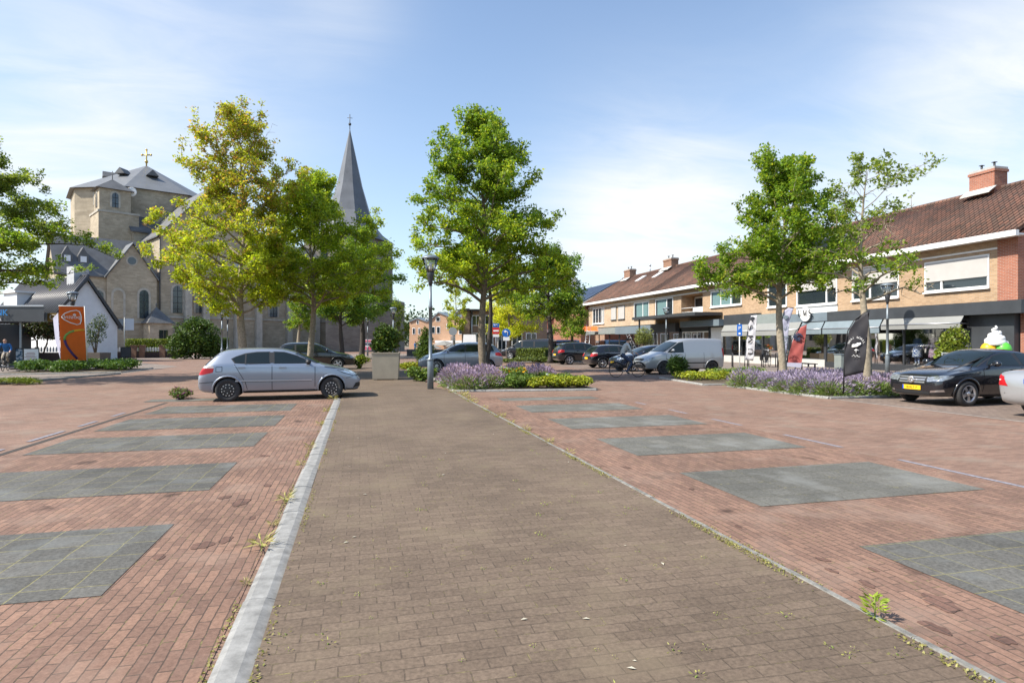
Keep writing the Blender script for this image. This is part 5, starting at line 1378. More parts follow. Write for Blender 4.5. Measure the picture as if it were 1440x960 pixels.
# ================================================================ foliage
def leaf_object(name, C, L, W, cols, rng, parent=None, m=None, flat=.45, dirs=None, dirw=.0):
    """C: (N,3) leaf centres, L/W leaf length and width, cols (N,3) leaf tint"""
    n = len(C)
    d = rng.normal(size=(n, 3)); d[:, 2] *= .6
    if dirs is not None: d = d * (1 - dirw) + dirs * dirw * 1.6
    d /= np.linalg.norm(d, axis=1)[:, None] + 1e-9
    up = rng.normal(size=(n, 3)) * (1 - flat); up[:, 2] += flat * 1.4
    s = np.cross(d, up); s /= np.linalg.norm(s, axis=1)[:, None] + 1e-9
    l = (L * rng.uniform(.7, 1.3, n))[:, None]; w = (W * rng.uniform(.7, 1.3, n))[:, None]
    nn = np.cross(d, s)
    V = np.empty((n, 4, 3))
    V[:, 0] = C - d * l * .5
    V[:, 1] = C + s * w * .5 + nn * w * .16
    V[:, 2] = C + d * l * .5
    V[:, 3] = C - s * w * .5 + nn * w * .16
    me = bpy.data.meshes.new(name)
    me.vertices.add(n * 4); me.vertices.foreach_set('co', V.reshape(-1).astype(np.float32))
    me.loops.add(n * 4); me.loops.foreach_set('vertex_index', np.arange(n * 4, dtype=np.int32))
    me.polygons.add(n)
    me.polygons.foreach_set('loop_start', np.arange(0, n * 4, 4, dtype=np.int32))
    me.polygons.foreach_set('loop_total', np.full(n, 4, dtype=np.int32))
    me.update(calc_edges=True)
    at_ = me.attributes.new('tint', 'FLOAT_COLOR', 'POINT')
    cc = np.ones((n, 4, 4), dtype=np.float32); cc[:, :, :3] = cols[:, None, :]
    at_.data.foreach_set('color', cc.reshape(-1))
    me.materials.append(m or M['leaf'])
    return link_mesh(name, me, parent)

def tints(n, pal, rng, clump=None, gain=1.0):
    """pal: list of (weight, colour); jittered per leaf"""
    w = np.array([p[0] for p in pal], float); w /= w.sum()
    c = np.array([p[1] for p in pal])
    i = rng.choice(len(pal), n, p=w)
    out = c[i] * rng.uniform(.75, 1.25, n)[:, None] * gain
    if clump is not None: out = out * clump[:, None]
    return np.clip(out, .004, .9)

GREEN = [(6, (.105, .175, .018)), (4, (.075, .135, .016)), (3, (.15, .205, .022)), (1, (.20, .22, .03))]
LIME = [(5, (.175, .235, .018)), (4, (.13, .195, .018)), (3, (.225, .265, .025)), (1, (.09, .145, .016))]
AUTUMN = [(5, (.22, .235, .025)), (4, (.16, .205, .022)), (1.7, (.27, .19, .05)), (.6, (.22, .12, .06))]
DEEP = [(5, (.055, .105, .018)), (4, (.075, .135, .02)), (2, (.10, .165, .022))]
OLIVE = [(5, (.105, .15, .03)), (3, (.15, .19, .035)), (2, (.075, .11, .03))]

def tree(label, base, h, tr, cb, env, seed, nl=34, leaf=.15, pal=GREEN, pal_top=None, clumps=8, per=78, name='oak_tree', bark='bark', group=None,
         lean=(0, 0), bare=0.0, droop=.0, thin=0.0, cr=.5):
    """cb: height where the crown starts; env: (fraction of crown height, reach to the left, reach to the right)"""
    rng = np.random.default_rng(seed); rnd = random.Random(seed)
    if leaf < .18: leaf, per = leaf * .80, per * 1.75
    else: leaf, per = leaf * .85, per * 1.35
    clumps, per, cr = int(clumps * 1.5), per * .72, cr * .82
    base = Vector(base)
    t = thing(name, label, 'tree', base, 0, group)
    v = Vector((base.x, base.y, 0)).normalized(); rt = Vector((v.y, -v.x, 0)); fw = v
    E_ = np.array(env)
    def reach(f, ca):
        l = np.interp(f, E_[:, 0], E_[:, 1]); r = np.interp(f, E_[:, 0], E_[:, 2])
        return r * (1 + ca) / 2 + l * (1 - ca) / 2
    wood = MB()
    def axis(z):
        k = z / h
        return Vector((0, 0, z)) + rt * (lean[0] * k * k + .10 * math.sin(z * .9 + seed)) + fw * (lean[1] * k * k + .10 * math.cos(z * 1.1 + seed))
    zs = [0, .25, .8] + [1.5 + (h * .97 - 1.5) * k / 11 for k in range(12)]
    rad = [tr * 1.35, tr * 1.1, tr] + [tr * max(.07, (1 - (k / 11) ** .9 * .95)) for k in range(12)]
    wood.tube([axis(z) for z in zs], rad, 10)
    cent, cw, tops, orig = [], [], [], []
    ga = rnd.random() * 6
    for i in range(nl):
        f = (i + .5) / nl
        f0 = f ** 1.05
        z0 = cb + (h - cb) * f0 * .93
        ga += 2.4 + rnd.uniform(-.35, .35)
        ca = math.cos(ga)
        dirv = rt * ca + fw * math.sin(ga)
        rise = (h - cb) * (.10 + .07 * rnd.random()) * (1.25 if f > .4 else .8) - droop * (1 - f)
        f1 = min(1.0, max(0, (z0 + rise - cb) / (h - cb)))
        ln = max(.25, reach(f1, ca)) * rnd.choice((.62, .85, .95, 1.0, 1.06)) * rnd.uniform(.9, 1.04)
        p0 = axis(z0)
        tip = axis(min(h * .97, z0 + rise)) + dirv * ln
        bend = Vector((0, 0, 1)) * ln * rnd.uniform(.02, .14)
        pts = [p0.lerp(tip, k / 5) + bend * math.sin(PI * k / 5) + Vector((rnd.uniform(-1, 1), rnd.uniform(-1, 1), rnd.uniform(-1, 1))) * .05 * k for k in range(6)]
        tz = float(np.interp(z0, zs, rad))
        r0 = max(.012, min(tz * .55, .02 + ln * .017))
        wood.tube(pts, [r0 * (1 - .85 * k / 5) for k in range(6)], 5, cap=False)
        isbare = rnd.random() < bare
        nc = clumps if ln > 1.2 else max(3, clumps * 2 // 3)
        for c in range(nc):
            s = .30 + .72 * (c + rnd.random()) / nc
            s = min(s, 1.02)
            k = min(4, int(s * 5)); q = pts[k].lerp(pts[k + 1], min(1, s * 5 - k))
            side = dirv.cross(Vector((0, 0, 1))) * rnd.choice((-1, 1))
            off = side * ln * rnd.uniform(.05, .42) * (1.05 - .5 * s) + Vector((0, 0, rnd.uniform(-.25, .2 if isbare else .6)))
            e = q + off
            wood.tube([q, q.lerp(e, .5) + Vector((0, 0, .05)), e], [r0 * .35, r0 * .22, .006], 4, cap=False)
            if isbare and rnd.random() < .85: 
                e2 = e + (dirv + side * .5).normalized() * rnd.uniform(.1, .35) + Vector((0, 0, rnd.uniform(-.1, .15)))
                wood.tube([e, e2], [.008, .004], 3, cap=False)
                continue
            orig.append(q); cent.append(e); cw.append(rnd.uniform(.7, 1.25) * cr * (0.75 + .25 * min(1, ln / 2))); tops.append(f1)
    if not bare:
        for k in range(7):
            a = rnd.random() * 6.28
            cent.append(axis(h * rnd.uniform(.93, 1.0)) + rt * math.cos(a) * .3 + fw * math.sin(a) * .3); orig.append(cent[-1] - Vector((0, 0, .5))); cw.append(cr * .7); tops.append(1.0)
    wood.build('trunk', M[bark], t)
    clumps_o = np.array([tuple(c) for c in orig]); cent = np.array([tuple(c) for c in cent]); cw = np.array(cw); tops = np.array(tops)
    nC = len(cent)
    idx = np.repeat(np.arange(nC), np.maximum(8, (per * (1 - thin * tops) * (cw / cr) ** 2 * rng.uniform(.6, 1.3, nC)).astype(int)))
    n = len(idx)
    u = rng.normal(size=(n, 3)); u /= np.linalg.norm(u, axis=1)[:, None]
    rr = rng.uniform(0, 1, n) ** .45
    s_ = np.where(rng.uniform(0, 1, n) < .5, rng.uniform(.15, 1.15, n), 1.0)[:, None]
    wid = np.where(s_[:, 0] == 1.0, .88, .46)
    pos = clumps_o[idx] + (cent[idx] - clumps_o[idx]) * s_ + u * (rr * cw[idx] * wid)[:, None] * np.array([1.0, 1.0, .7])
    jit = rng.uniform(.78, 1.18, nC)[idx]
    cols = tints(n, pal, rng, jit, 2.0)
    if pal_top is not None:
        c2 = tints(n, pal_top, rng, jit, 1.95)
        pk = np.clip((tops[idx] - .15) / .5 + rng.normal(size=nC)[idx] * .25, 0, 1) > rng.uniform(.1, .9, n)
        cols = np.where(pk[:, None], c2, cols)
    leaf_object('crown', pos, leaf, leaf * .55, cols, rng, t)
    return t

def blob_plant(name, label, cat, loc, boxes, n, leaf, pal, seed, stem=None, group=None, m='shrubleaf', wide=.55, kind=None, shell=.35):
    """a shrub: leaves spread through a union of ellipsoids (centre, radii), denser towards the outside"""
    rng = np.random.default_rng(seed)
    t = thing(name, label, cat, loc, 0, group)
    vol = np.array([b[1][0] * b[1][1] * b[1][2] for b in boxes]) ** .67
    pos, jit = [], []
    for (c, r), share in zip(boxes, vol / vol.sum()):
        k = int(n * share)
        u = rng.normal(size=(k, 3)); u /= np.linalg.norm(u, axis=1)[:, None]
        lump = 1 + .16 * np.sin(u[:, 0] * 7 + seed) * np.sin(u[:, 1] * 6 + 1) + .12 * np.sin(u[:, 2] * 9 + u[:, 0] * 5)
        p = np.array(c) + u * np.array(r) * (rng.uniform(0, 1, k) ** shell * lump)[:, None]
        pos.append(p); jit.append(.85 + .3 * (np.sin(p[:, 0] * 6 + seed) * np.sin(p[:, 2] * 7 + p[:, 1] * 5) * .5 + .5))
    pos = np.concatenate(pos); jit = np.concatenate(jit)
    keep = pos[:, 2] > .015; pos, jit = pos[keep], jit[keep]
    leaf_object('foliage', pos, leaf, leaf * wide, tints(len(pos), pal, rng, jit), rng, t, M[m], flat=.3)
    b = MB()
    rnd = random.Random(seed)
    for (c, r) in boxes[:6]:
        for k in range(3):
            b.tube([(c[0] * .15 + rnd.uniform(-.05, .05), c[1] * .15, 0), (c[0] * .7, c[1] * .7 + rnd.uniform(-.1, .1), c[2] * .6), (c[0] + r[0] * rnd.uniform(-.5, .5), c[1] + r[1] * rnd.uniform(-.4, .4), c[2] + r[2] * .3)], [stem or .02, (stem or .02) * .7, .006], 5)
    b.build('stem', M['bark'], t)
    return t

# ------------------------------------------------ the street trees
ROW = None
tree('tall green oak tree rising from the lavender bed beside the central lamp post', (5.05, 24.9, .05), 11.0, .165, 3.15,
     [(0, 3.0, 3.4), (.10, 3.5, 3.8), (.24, 3.0, 3.2), (.36, 3.3, 3.0), (.48, 3.0, 3.7), (.60, 2.9, 2.6), (.70, 2.2, 2.2), (.80, 2.1, 2.3), (.9, 1.2, 1.5), (1, .8, .5)], 3, 52, .17, LIME, GREEN, 9, 92, bark='bark', cr=.52)
tree('oak with slender second trunk standing just behind the tall central oak', (6.6, 31.2, .05), 8.5, .14, 3.6,
     [(0, 1.6, 2.0), (.4, 1.8, 2.4), (.8, 1.2, 1.4), (1, .5, .5)], 5, 22, .17, GREEN, None, 7, 80, bark='bark_dark', cr=.5)
tree('tall oak with thinning yellow and rusty leaves behind the silver hatchback', (-5.0, 28.6, .05), 11.75, .17, 2.6,
     [(0, 2.9, 1.6), (.12, 3.9, 2.0), (.25, 4.5, 2.0), (.38, 4.4, 2.2), (.46, 3.5, 2.0), (.52, 2.6, 1.8), (.62, 2.6, 2.3), (.70, 2.5, 3.1), (.78, 1.5, 1.6), (.86, 2.2, 1.5), (.94, 1.9, 1.2), (1, .8, .5)], 8, 56, .17, [(5, (.22, .27, .02)), (3, (.17, .235, .02)), (2, (.26, .29, .03))], AUTUMN, 10, 86, bark='bark_light', cr=.47, bare=.05, thin=.55)
tree('broad lime green oak in front of the dark parked car and church', (-2.3, 31.3, .05), 9.6, .15, 3.0,
     [(0, 2.9, 3.4), (.2, 3.3, 4.2), (.45, 3.0, 4.2), (.65, 2.1, 3.6), (.8, 1.6, 2.9), (.92, 1.0, 2.1), (1, .5, .8)], 11, 44, .17, LIME, None, 10, 90, bark='bark_light', cr=.55)
tree('wide oak reaching in from the left edge above the bank canopy', at(-46, 24.5, .05), 9.9, .17, 3.3,
     [(0, 3.4, 4.8), (.15, 3.6, 5.2), (.3, 3.2, 5.0), (.5, 2.8, 4.7), (.62, 2.2, 3.2), (.75, 1.6, 2.5), (.9, 1.2, 2.3), (1, .4, .7)], 15, 46, .16, GREEN, OLIVE, 10, 84, bark='bark_dark', cr=.5, bare=.06)
tree('dense round oak on the right beside the white shop banner', (14.4, 18.3, .06), 7.75, .13, 2.9,
     [(0, 2.0, 1.6), (.12, 2.8, 2.1), (.28, 2.6, 2.3), (.45, 2.1, 2.2), (.6, 1.8, 2.1), (.75, 1.5, 1.7), (.88, 1.3, 1.0), (1, .9, .6)], 21, 40, .155, GREEN, None, 9, 84, bark='bark_light', cr=.46)
tree('sparse half bare oak with pale trunk next to the black feather flag', (15.15, 15.5, .06), 7.05, .125, 2.75,
     [(0, 1.4, 1.9), (.2, 2.2, 2.3), (.38, 1.7, 1.6), (.55, 1.3, .9), (.72, 1.1, 1.6), (.86, .9, 2.0), (1, .4, 1.5)], 26, 28, .14, GREEN, OLIVE, 6, 46, bark='bark_light', cr=.4, bare=.45)
tree('dark green tree by the church tower, farthest of the trees on the left', at(509, 66, 0), 14.0, .3, 3.0,
     [(0, 3.4, 3.6), (.2, 4.3, 4.6), (.5, 4.5, 5.0), (.75, 3.4, 4.0), (.9, 2.2, 2.4), (1, .6, .8)], 31, 30, .30, DEEP, GREEN, 9, 70, bark='bark_dark', cr=1.0)
tree('dark trunked tree in front of the grey church wall', at(480, 58, 0), 9.0, .22, 3.0,
     [(0, 2.4, 3.0), (.4, 3.2, 3.4), (.8, 2.2, 2.4), (1, .6, .8)], 33, 24, .28, DEEP, LIME, 8, 62, bark='bark_dark', cr=.9)
tree('small tree with pale trunk between the church and the dark parked car', at(421, 56, 0), 5.6, .16, 2.6,
     [(0, 1.2, 1.3), (.5, 1.8, 1.8), (1, .6, .6)], 35, 16, .24, GREEN, None, 6, 46, bark='bark_light', cr=.6)
tree('spreading oak behind the clipped hedge near the black van', at(773, 46, 0), 8.6, .2, 3.1,
     [(0, 2.4, 2.4), (.15, 3.6, 3.0), (.4, 3.6, 2.6), (.6, 2.2, 2.9), (.75, 1.6, 3.0), (.9, 1.2, 1.6), (1, .6, .6)], 38, 34, .22, GREEN, DEEP, 8, 76, bark='bark_dark', cr=.72)
tree('small tree with low leaves beside the ladder at the corner shop', at(806, 53, 0), 5.2, .13, 2.0,
     [(0, 2.0, 1.3), (.5, 2.2, 1.5), (1, .6, .5)], 41, 18, .22, GREEN, OLIVE, 6, 56, bark='bark_dark', cr=.65)
tree('bright yellow green tree in front of the brick cafe', at(716, 60, 0), 8.2, .16, 1.6,
     [(0, 2.2, 2.2), (.4, 3.2, 3.4), (.8, 2.0, 2.2), (1, .6, .6)], 44, 24, .26, [(5, (.30, .33, .03)), (3, (.24, .29, .03)), (2, (.36, .34, .04))], None, 8, 60, bark='bark', cr=.85)
tree('climbing yellow green tree on the brick pillar of the cafe', at(640, 67, 0), 8.6, .12, 2.2,
     [(0, .8, 1.2), (.5, 1.5, 1.7), (1, .7, .8)], 47, 16, .24, [(5, (.26, .29, .03)), (3, (.19, .24, .03))], None, 6, 46, bark='bark', cr=.6)
tree('slim young tree behind the square planter', at(560, 60, 0), 5.4, .09, 1.4,
     [(0, .9, .9), (.5, 1.3, 1.4), (1, .4, .4)], 49, 14, .2, OLIVE, None, 6, 46, bark='bark', cr=.5)

# ------------------------------------------------ shrubs, hedges and beds
def lumps(cx, cy, rx, ry, h, n, seed, r=.45):
    rnd = random.Random(seed); out = []
    for i in range(n):
        a = rnd.random() * 6.28; q = math.sqrt(rnd.random())
        out.append(((cx + rx * q * math.cos(a), cy + ry * q * math.sin(a), h * rnd.uniform(.35, .75)), (r * rnd.uniform(.8, 1.2), r * rnd.uniform(.8, 1.2), h * rnd.uniform(.3, .42))))
    return out

def lavender(label, loc, seed, group, r=.55, h=.55, n=1000, fl=.42, purple=((.40, .30, .44), (.33, .25, .40), (.44, .36, .44))):
    rng = np.random.default_rng(seed)
    t = thing('lavender_bush', label, 'lavender', loc, 0, group)
    k = n
    u = rng.normal(size=(k, 3)); u[:, 2] = np.abs(u[:, 2]); u /= np.linalg.norm(u, axis=1)[:, None]
    root = rng.normal(size=(k, 3)) * np.array([.12, .12, 0]) * r
    tip = u * np.array([r, r, h * .72]) * rng.uniform(.55, 1, k)[:, None]
    pos = root + tip
    g = [(4, (.18, .25, .09)), (3, (.14, .22, .05)), (2, (.25, .29, .13))]
    k2 = int(n * fl)
    u2 = rng.normal(size=(k2, 3)); u2[:, 2] = np.abs(u2[:, 2]) + .35; u2 /= np.linalg.norm(u2, axis=1)[:, None]
    pos2 = u2 * np.array([r * 1.12, r * 1.12, h]) * rng.uniform(.80, 1.12, k2)[:, None]
    p = [(3, purple[0]), (2, purple[1]), (1, purple[2])]
    C = np.concatenate([pos, pos2]); U = np.concatenate([u, u2])
    Ls = np.concatenate([np.full(k, .13), np.full(k2, .10)]); Ws = np.concatenate([np.full(k, .030), np.full(k2, .034)])
    cols = np.concatenate([tints(k, g, rng, None, 1.2), tints(k2, p, rng, None, .88)])
    leaf_object('foliage', C, Ls, Ws, cols, rng, t, M['shrubleaf'], flat=.1, dirs=U, dirw=.78)
    return t

LG = 'lavender bushes under the central tree'
lv = lavender('purple lavender bush in the bed under the central oak', (3.5, 19.85, .04), 61, LG, .62, .60, 1700)
for x, y, s, rz in ((4.3, 20.2, 1.05, 1), (3.45, 21.1, 1.1, 2), (4.35, 21.5, 1.15, 3), (3.6, 22.3, 1.2, 4), (4.6, 22.8, 1.1, 5), (3.7, 23.6, 1.1, .5), (5.9, 23.3, 1.1, 1.5), (6.9, 22.7, 1.0, 2.5), (6.3, 24.4, 1.1, 3.5), (7.2, 24.0, 1.05, 4.5), (5.4, 22.4, .95, 5.5)):
    dup(lv, (x, y, .04), rz, scale=s)
RG = 'lavender bushes around the two right hand oaks'
lv2 = lavender('violet lavender bush in the bed around the two right hand oaks', (13.4, 14.95, .05), 63, RG, .62, .55, 1700, .34, ((.36, .30, .44), (.30, .25, .40), (.42, .36, .44)))
lv3 = lavender('mostly green lavender bush with few flowers at the front of the right hand bed', (15.0, 14.75, .05), 64, 'green lavender bushes at the front of the right hand bed', .62, .5, 1700, .10)
rr_ = random.Random(9)
for ix in range(6):
    for iy in range(6):
        if (ix, iy) == (0, 0): continue
        x, y = 13.35 + ix * .8 + rr_.uniform(-.15, .15), 14.95 + iy * .76 + rr_.uniform(-.15, .15)
        if math.hypot(x - 15.15, y - 15.5) < .25 or math.hypot(x - 14.4, y - 18.3) < .25: continue
        dup(lv3 if (iy < 2 and 2 <= ix <= 5 and (ix + iy) % 4) else lv2, (x, y, .05), rr_.random() * 6, scale=rr_.uniform(.85, 1.12))
YG = [(5, (.30, .34, .02)), (3, (.22, .29, .03)), (2, (.40, .40, .03))]
MG = [(5, (.11, .19, .03)), (3, (.15, .23, .04)), (1, (.2, .26, .05))]
gl = blob_plant('leafy_perennial', 'yellow green spurge clump along the front of the central bed', 'plant', (6.2, 19.4, .05), lumps(0, 0, .28, .25, .42, 5, 3, .28), 900, .10, YG, 71, group='yellow green spurge along the central bed')
for x, y, rz, s in ((6.75, 19.3, 1, .95), (7.25, 19.25, 2, .95), (5.75, 19.55, 3, .9), (7.4, 19.75, 4, .9), (6.5, 19.9, 5, 1)):
    dup(gl, (x, y, .05), rz, scale=s)
gm = blob_plant('leafy_perennial', 'mid green daylily clump between lavender and spurge in the central bed', 'plant', (4.9, 19.75, .05), lumps(0, 0, .3, .25, .46, 5, 4, .3), 900, .16, MG, 72, group='green daylilies in the central bed', wide=.22)
for x, y, rz, s in ((5.35, 19.75, 1, 1), (5.1, 20.5, 2, 1.1), (5.8, 20.6, 3, 1.1), (6.6, 20.8, 4, 1.05), (7.2, 20.9, 5, 1.0)):
    dup(gm, (x, y, .05), rz, scale=s)
yf = blob_plant('daylily', 'daylily with open orange yellow flowers at the foot of the central oak', 'plant', (5.6, 21.3, .05), lumps(0, 0, .25, .2, .7, 4, 6, .25), 350, .13, [(1.2, (.75, .45, .02)), (.4, (.7, .3, .02)), (5, (.15, .22, .04))], 73, group='flowering daylilies by the central oak', wide=.6)
dup(yf, (5.1, 21.6, .05), 2, scale=.95)
gy = blob_plant('ground_cover', 'bright yellow ground cover in the bed before the silver van', 'ground cover', (14.6, 22.0, .05), lumps(0, 0, 1.9, 1.7, .36, 26, 8, .5), 5200, .10, YG, 75, m='shrubleaf')
gc = blob_plant('ground_cover', 'low green ground cover behind the yellow planting near the van', 'ground cover', (16.2, 23.0, .05), lumps(0, 0, 1.4, 1.2, .5, 14, 9, .5), 2600, .14, MG, 76, wide=.3)
for o in (gy, gc):
    tag(o, kind='stuff')
blob_plant('spiky_plant', 'dark spiky plant by the silver van front corner', 'plant', (13.6, 24.2, .04), lumps(0, 0, .35, .3, .95, 6, 10, .3), 900, .3, DEEP, 77, wide=.14)
g3 = blob_plant('ground_cover', 'low dark green ground cover at the foot of the orange banner', 'ground cover', (-14.8, 37.8, .05), lumps(0, 0, 2.5, 2.3, .62, 34, 12, .6), 9000, .14, [(5, (.06, .13, .02)), (4, (.09, .17, .02)), (2, (.12, .21, .03))], 78)
tag(g3, kind='stuff')
blob_plant('grass_tuft', 'patch of bright grass at the left edge of the pavement', 'grass', at(12, 22.7, .0), lumps(0, 0, .9, .3, .26, 8, 13, .35), 1500, .2, LIME, 79, wide=.1)
sv_ = blob_plant('sage_plant', 'small pink flowering sage clump behind the silver hatchback', 'plant', (-4.85, 18.6, .0), lumps(0, 0, .18, .14, .30, 4, 14, .18), 500, .12, MG + [(3, (.30, .10, .22))], 80, wide=.25, group='sage clumps behind the silver hatchback')
dup(sv_, (-5.0, 19.1, .0), 2)
blob_plant('leafy_shrub', 'green shrub at the nose of the dark parked car', 'shrub', at(506, 36.5, 0), lumps(0, 0, .35, .35, .8, 5, 15, .35), 900, .14, LIME, 81)
blob_plant('round_shrub', 'large round dark green shrub beside the hedge below the church', 'shrub', at(275, 58, 0), [((0, 0, 2.0), (2.1, 1.9, 1.9)), ((-1.1, -.6, 1.2), (1.3, 1.1, 1.2)), ((1.2, -.4, 1.3), (1.3, 1.2, 1.2)), ((.1, .2, 3.2), (1.2, 1.2, .8))], 9000, .24, DEEP, 82, stem=.06)
blob_plant('conical_shrub', 'cone shaped evergreen shrub behind the central lamp post', 'shrub', at(598, 42, 0), [((0, 0, .8), (.75, .75, .8)), ((0, 0, 1.5), (.55, .55, .7)), ((.02, 0, 2.1), (.33, .33, .55))], 4200, .14, DEEP + [(2, (.13, .19, .03))], 83, stem=.04)
blob_plant('small_tree', 'purple leaved small tree under the bank canopy', 'shrub', at(52, 44, 0), [((0, 0, 2.7), (1.7, 1.4, .95)), ((.9, 0, 2.5), (1.0, .9, .8)), ((-.9, 0, 2.9), (1.0, .9, .8))], 6000, .17, [(3, (.05, .06, .02)), (2, (.075, .10, .02)), (1, (.12, .05, .04))], 84, stem=.06)
blob_plant('small_tree', 'airy small tree in the taupe box by the white house', 'shrub', at(134, 43, .85), [((0, 0, 1.5), (.75, .6, .9)), ((.3, 0, 2.2), (.5, .5, .6)), ((-.25, 0, 1.0), (.5, .5, .6))], 1300, .13, [(3, (.07, .11, .04)), (2, (.11, .15, .06))], 85, stem=.03)
blob_plant('leafy_shrub', 'leafy laurel filling the square taupe planter', 'shrub', at(543, 25.9, 1.1), [((0, 0, .5), (.56, .52, .48)), ((-.1, 0, .85), (.42, .42, .45)), ((.25, .1, .7), (.36, .36, .4)), ((-.3, -.1, .35), (.35, .35, .3))], 3200, .13, DEEP + [(3, (.16, .20, .03))], 86, stem=.02)
blob_plant('leafy_shrub', 'yellow green shrub in a pot at the shop entrance beside the ice cream figure', 'shrub', (25.3, 21.1, .1), [((0, 0, 1.1), (.8, .6, .85)), ((-.4, -.1, .8), (.5, .5, .6)), ((.2, 0, 1.7), (.5, .45, .5))], 3000, .13, LIME + [(4, (.16, .18, .03))], 87, stem=.03)
blob_plant('olive_tree', 'small olive tree in a tan box before the shop with blue fascia', 'tree', at(905, 43, .75), [((0, 0, 1.3), (.65, .6, .65)), ((.3, 0, 1.0), (.45, .4, .45)), ((-.3, 0, 1.1), (.4, .4, .4))], 1800, .12, [(3, (.24, .27, .07)), (2, (.17, .21, .06))], 88, stem=.035)
blob_plant('leafy_perennial', 'yellow green planting left of the cone shaped shrub', 'plant', at(580, 36, 0), lumps(0, 0, .9, .5, .42, 8, 16, .4), 1500, .14, YG, 89)
blob_plant('leafy_perennial', 'green planting at the front wheel of the grey estate car', 'plant', at(594, 24.6, 0), lumps(0, 0, .4, .3, .55, 5, 17, .35), 900, .14, MG, 90)
def hedge(label, p, q, w, h, n, seed, pal=LIME):
    rng = np.random.default_rng(seed); p, q = Vector(p), Vector(q)
    t = thing('clipped_hedge', label, 'hedge', p)
    d = q - p; L = d.length; d.normalize(); nr = Vector((-d.y, d.x, 0))
    a = rng.uniform(0, L, n); b = rng.uniform(-w / 2, w / 2, n); z = rng.uniform(.03, h, n)
    k = rng.integers(0, 4, n)
    z = np.where(k == 0, h + rng.normal(size=n) * .03, z)
    b = np.where(k == 1, w / 2 * np.sign(b) + rng.normal(size=n) * .03, np.where(k == 2, -w / 2 + rng.normal(size=n) * .03, b))
    pos = np.array(tuple(d))[None] * a[:, None] + np.array(tuple(nr))[None] * b[:, None]; pos[:, 2] = z
    leaf_object('foliage', pos, .13, .08, tints(n, pal, rng), rng, t, M['shrubleaf'], flat=.3)
    m = MB(); c = d * L / 2
    m.box((c.x, c.y, h * .48), (L * .97, w * .8, h * .9), math.atan2(d.y, d.x)); m.build('core', M['hedge_core'], t)
    return t
M['hedge_core'] = mat('hedge twigs', (.03, .05, .012), .95, var=.4, scale=9)
hedge('clipped box hedge behind the bollards, in front of the black van', at(731, 50, 0), at(772, 48, 0), 1.0, 1.05, 4200, 91, OLIVE + [(3, (.17, .22, .03))])
hedge('light green hedge behind the picket fence below the church', at(180, 66, 0), at(245, 66, 0), 1.2, 1.9, 6000, 92)
hedge('dark green hedge to the right of the large round shrub', at(285, 64, 0), at(322, 65, 0), 1.2, 2.0, 4200, 93, DEEP)
g4 = blob_plant('ground_cover', 'low green ground cover in front of the clipped box hedge', 'ground cover', at(765, 47, .04), lumps(0, 0, 3.6, 1.0, .4, 18, 21, .6), 3000, .2, OLIVE, 94)
tag(g4, kind='stuff')
# weeds
def weed(label, loc, h, n, pal, seed, group=None, name='weed', w=.3, L=.09):
    rng = np.random.default_rng(seed)
    t = thing(name, label, 'weed', loc, 0, group)
    z = rng.uniform(.05, 1, n) * h
    a = rng.uniform(0, 6.28, n)
    u = np.stack([np.cos(a), np.sin(a), rng.uniform(-.1, .7, n)], 1)
    pos = u * (L * .5 + .02)  + np.stack([0 * z, 0 * z, z], 1)
    leaf_object('leaves', pos, L, L * w, tints(n, pal, rng), rng, t, M['shrubleaf'], flat=.5, dirs=u, dirw=.9)
    b = MB(); b.tube([(0, 0, -.02), (.008, .004, h * .5), (0, 0, h)], [.005, .004, .002], 5); b.build('stem', M['weedstem'], t)
    return t
M['weedstem'] = mat('green stem', (.16, .22, .04), .7)
BR = [(4, (.26, .36, .03)), (2, (.34, .42, .05))]
weed('tall bright green weed growing out of the right hand kerb', gp(1230, 874) + Vector((0, 0, .02)), .125, 60, BR, 101, None, 'weed', .26, .062)
DRY = [(3, (.40, .36, .12)), (2, (.30, .32, .07))]
w0 = weed('dry grass tuft growing in the joint of the wide left kerb', (-.74, 5.0, 0), .07, 34, DRY, 102, 'dry grass tufts along the left kerb', 'grass_tuft', .1, .12)
for x, y, s in ((-.73, 5.6, .5), (-.72, 6.4, .9), (-.74, 8.3, .6), (-.72, 9.5, .8), (-.73, 4.3, .35), (-.74, 12.2, .8), (-.74, 14.6, .8), (-.72, 17.4, 1.2)):
    dup(w0, (x, y, 0), x * 9 + y, scale=s)
w1 = weed('dry grass tuft growing along the narrow right kerb', (2.92, 9.2, 0), .05, 30, DRY, 103, 'dry grass tufts along the right kerb', 'grass_tuft', .1, .1)
for x, y, s in ((2.93, 10.6, 1), (2.94, 12.6, 1.2), (2.9, 14.2, 1), (2.92, 15.6, 1.3), (2.96, 16.4, 1.4), (2.95, 17.2, 1.4), (3.1, 18.2, 1.6), (2.8, 18.8, 1.6), (2.92, 8.2, .8), (2.94, 17.9, 1.6), (2.9, 11.6, .9)):
    dup(w1, (x, y, 0), y, scale=s)
w2 = weed('tiny green weed in a joint of the brown path', (-.2, 3.4, .03), .008, 8, [(3, (.30, .33, .07)), (2, (.36, .35, .10))], 104, 'tiny weeds in the joints of the brown path', 'weed', .35, .018)
rp = random.Random(4)
for k in range(90):
    dup(w2, (rp.uniform(-.45, 2.75), 2.3 + 6.5 * rp.random() ** 1.4, .03), rp.random() * 6, scale=rp.uniform(.5, 1.25))
w3 = weed('tiny green weed between the tiles of the right hand parking patches', (4.35, 2.95, .008), .02, 14, BR, 105, 'tiny weeds on the right hand parking patches', 'weed', .35, .05)
dup(w3, (4.75, 3.1, .008), 1, scale=.7)
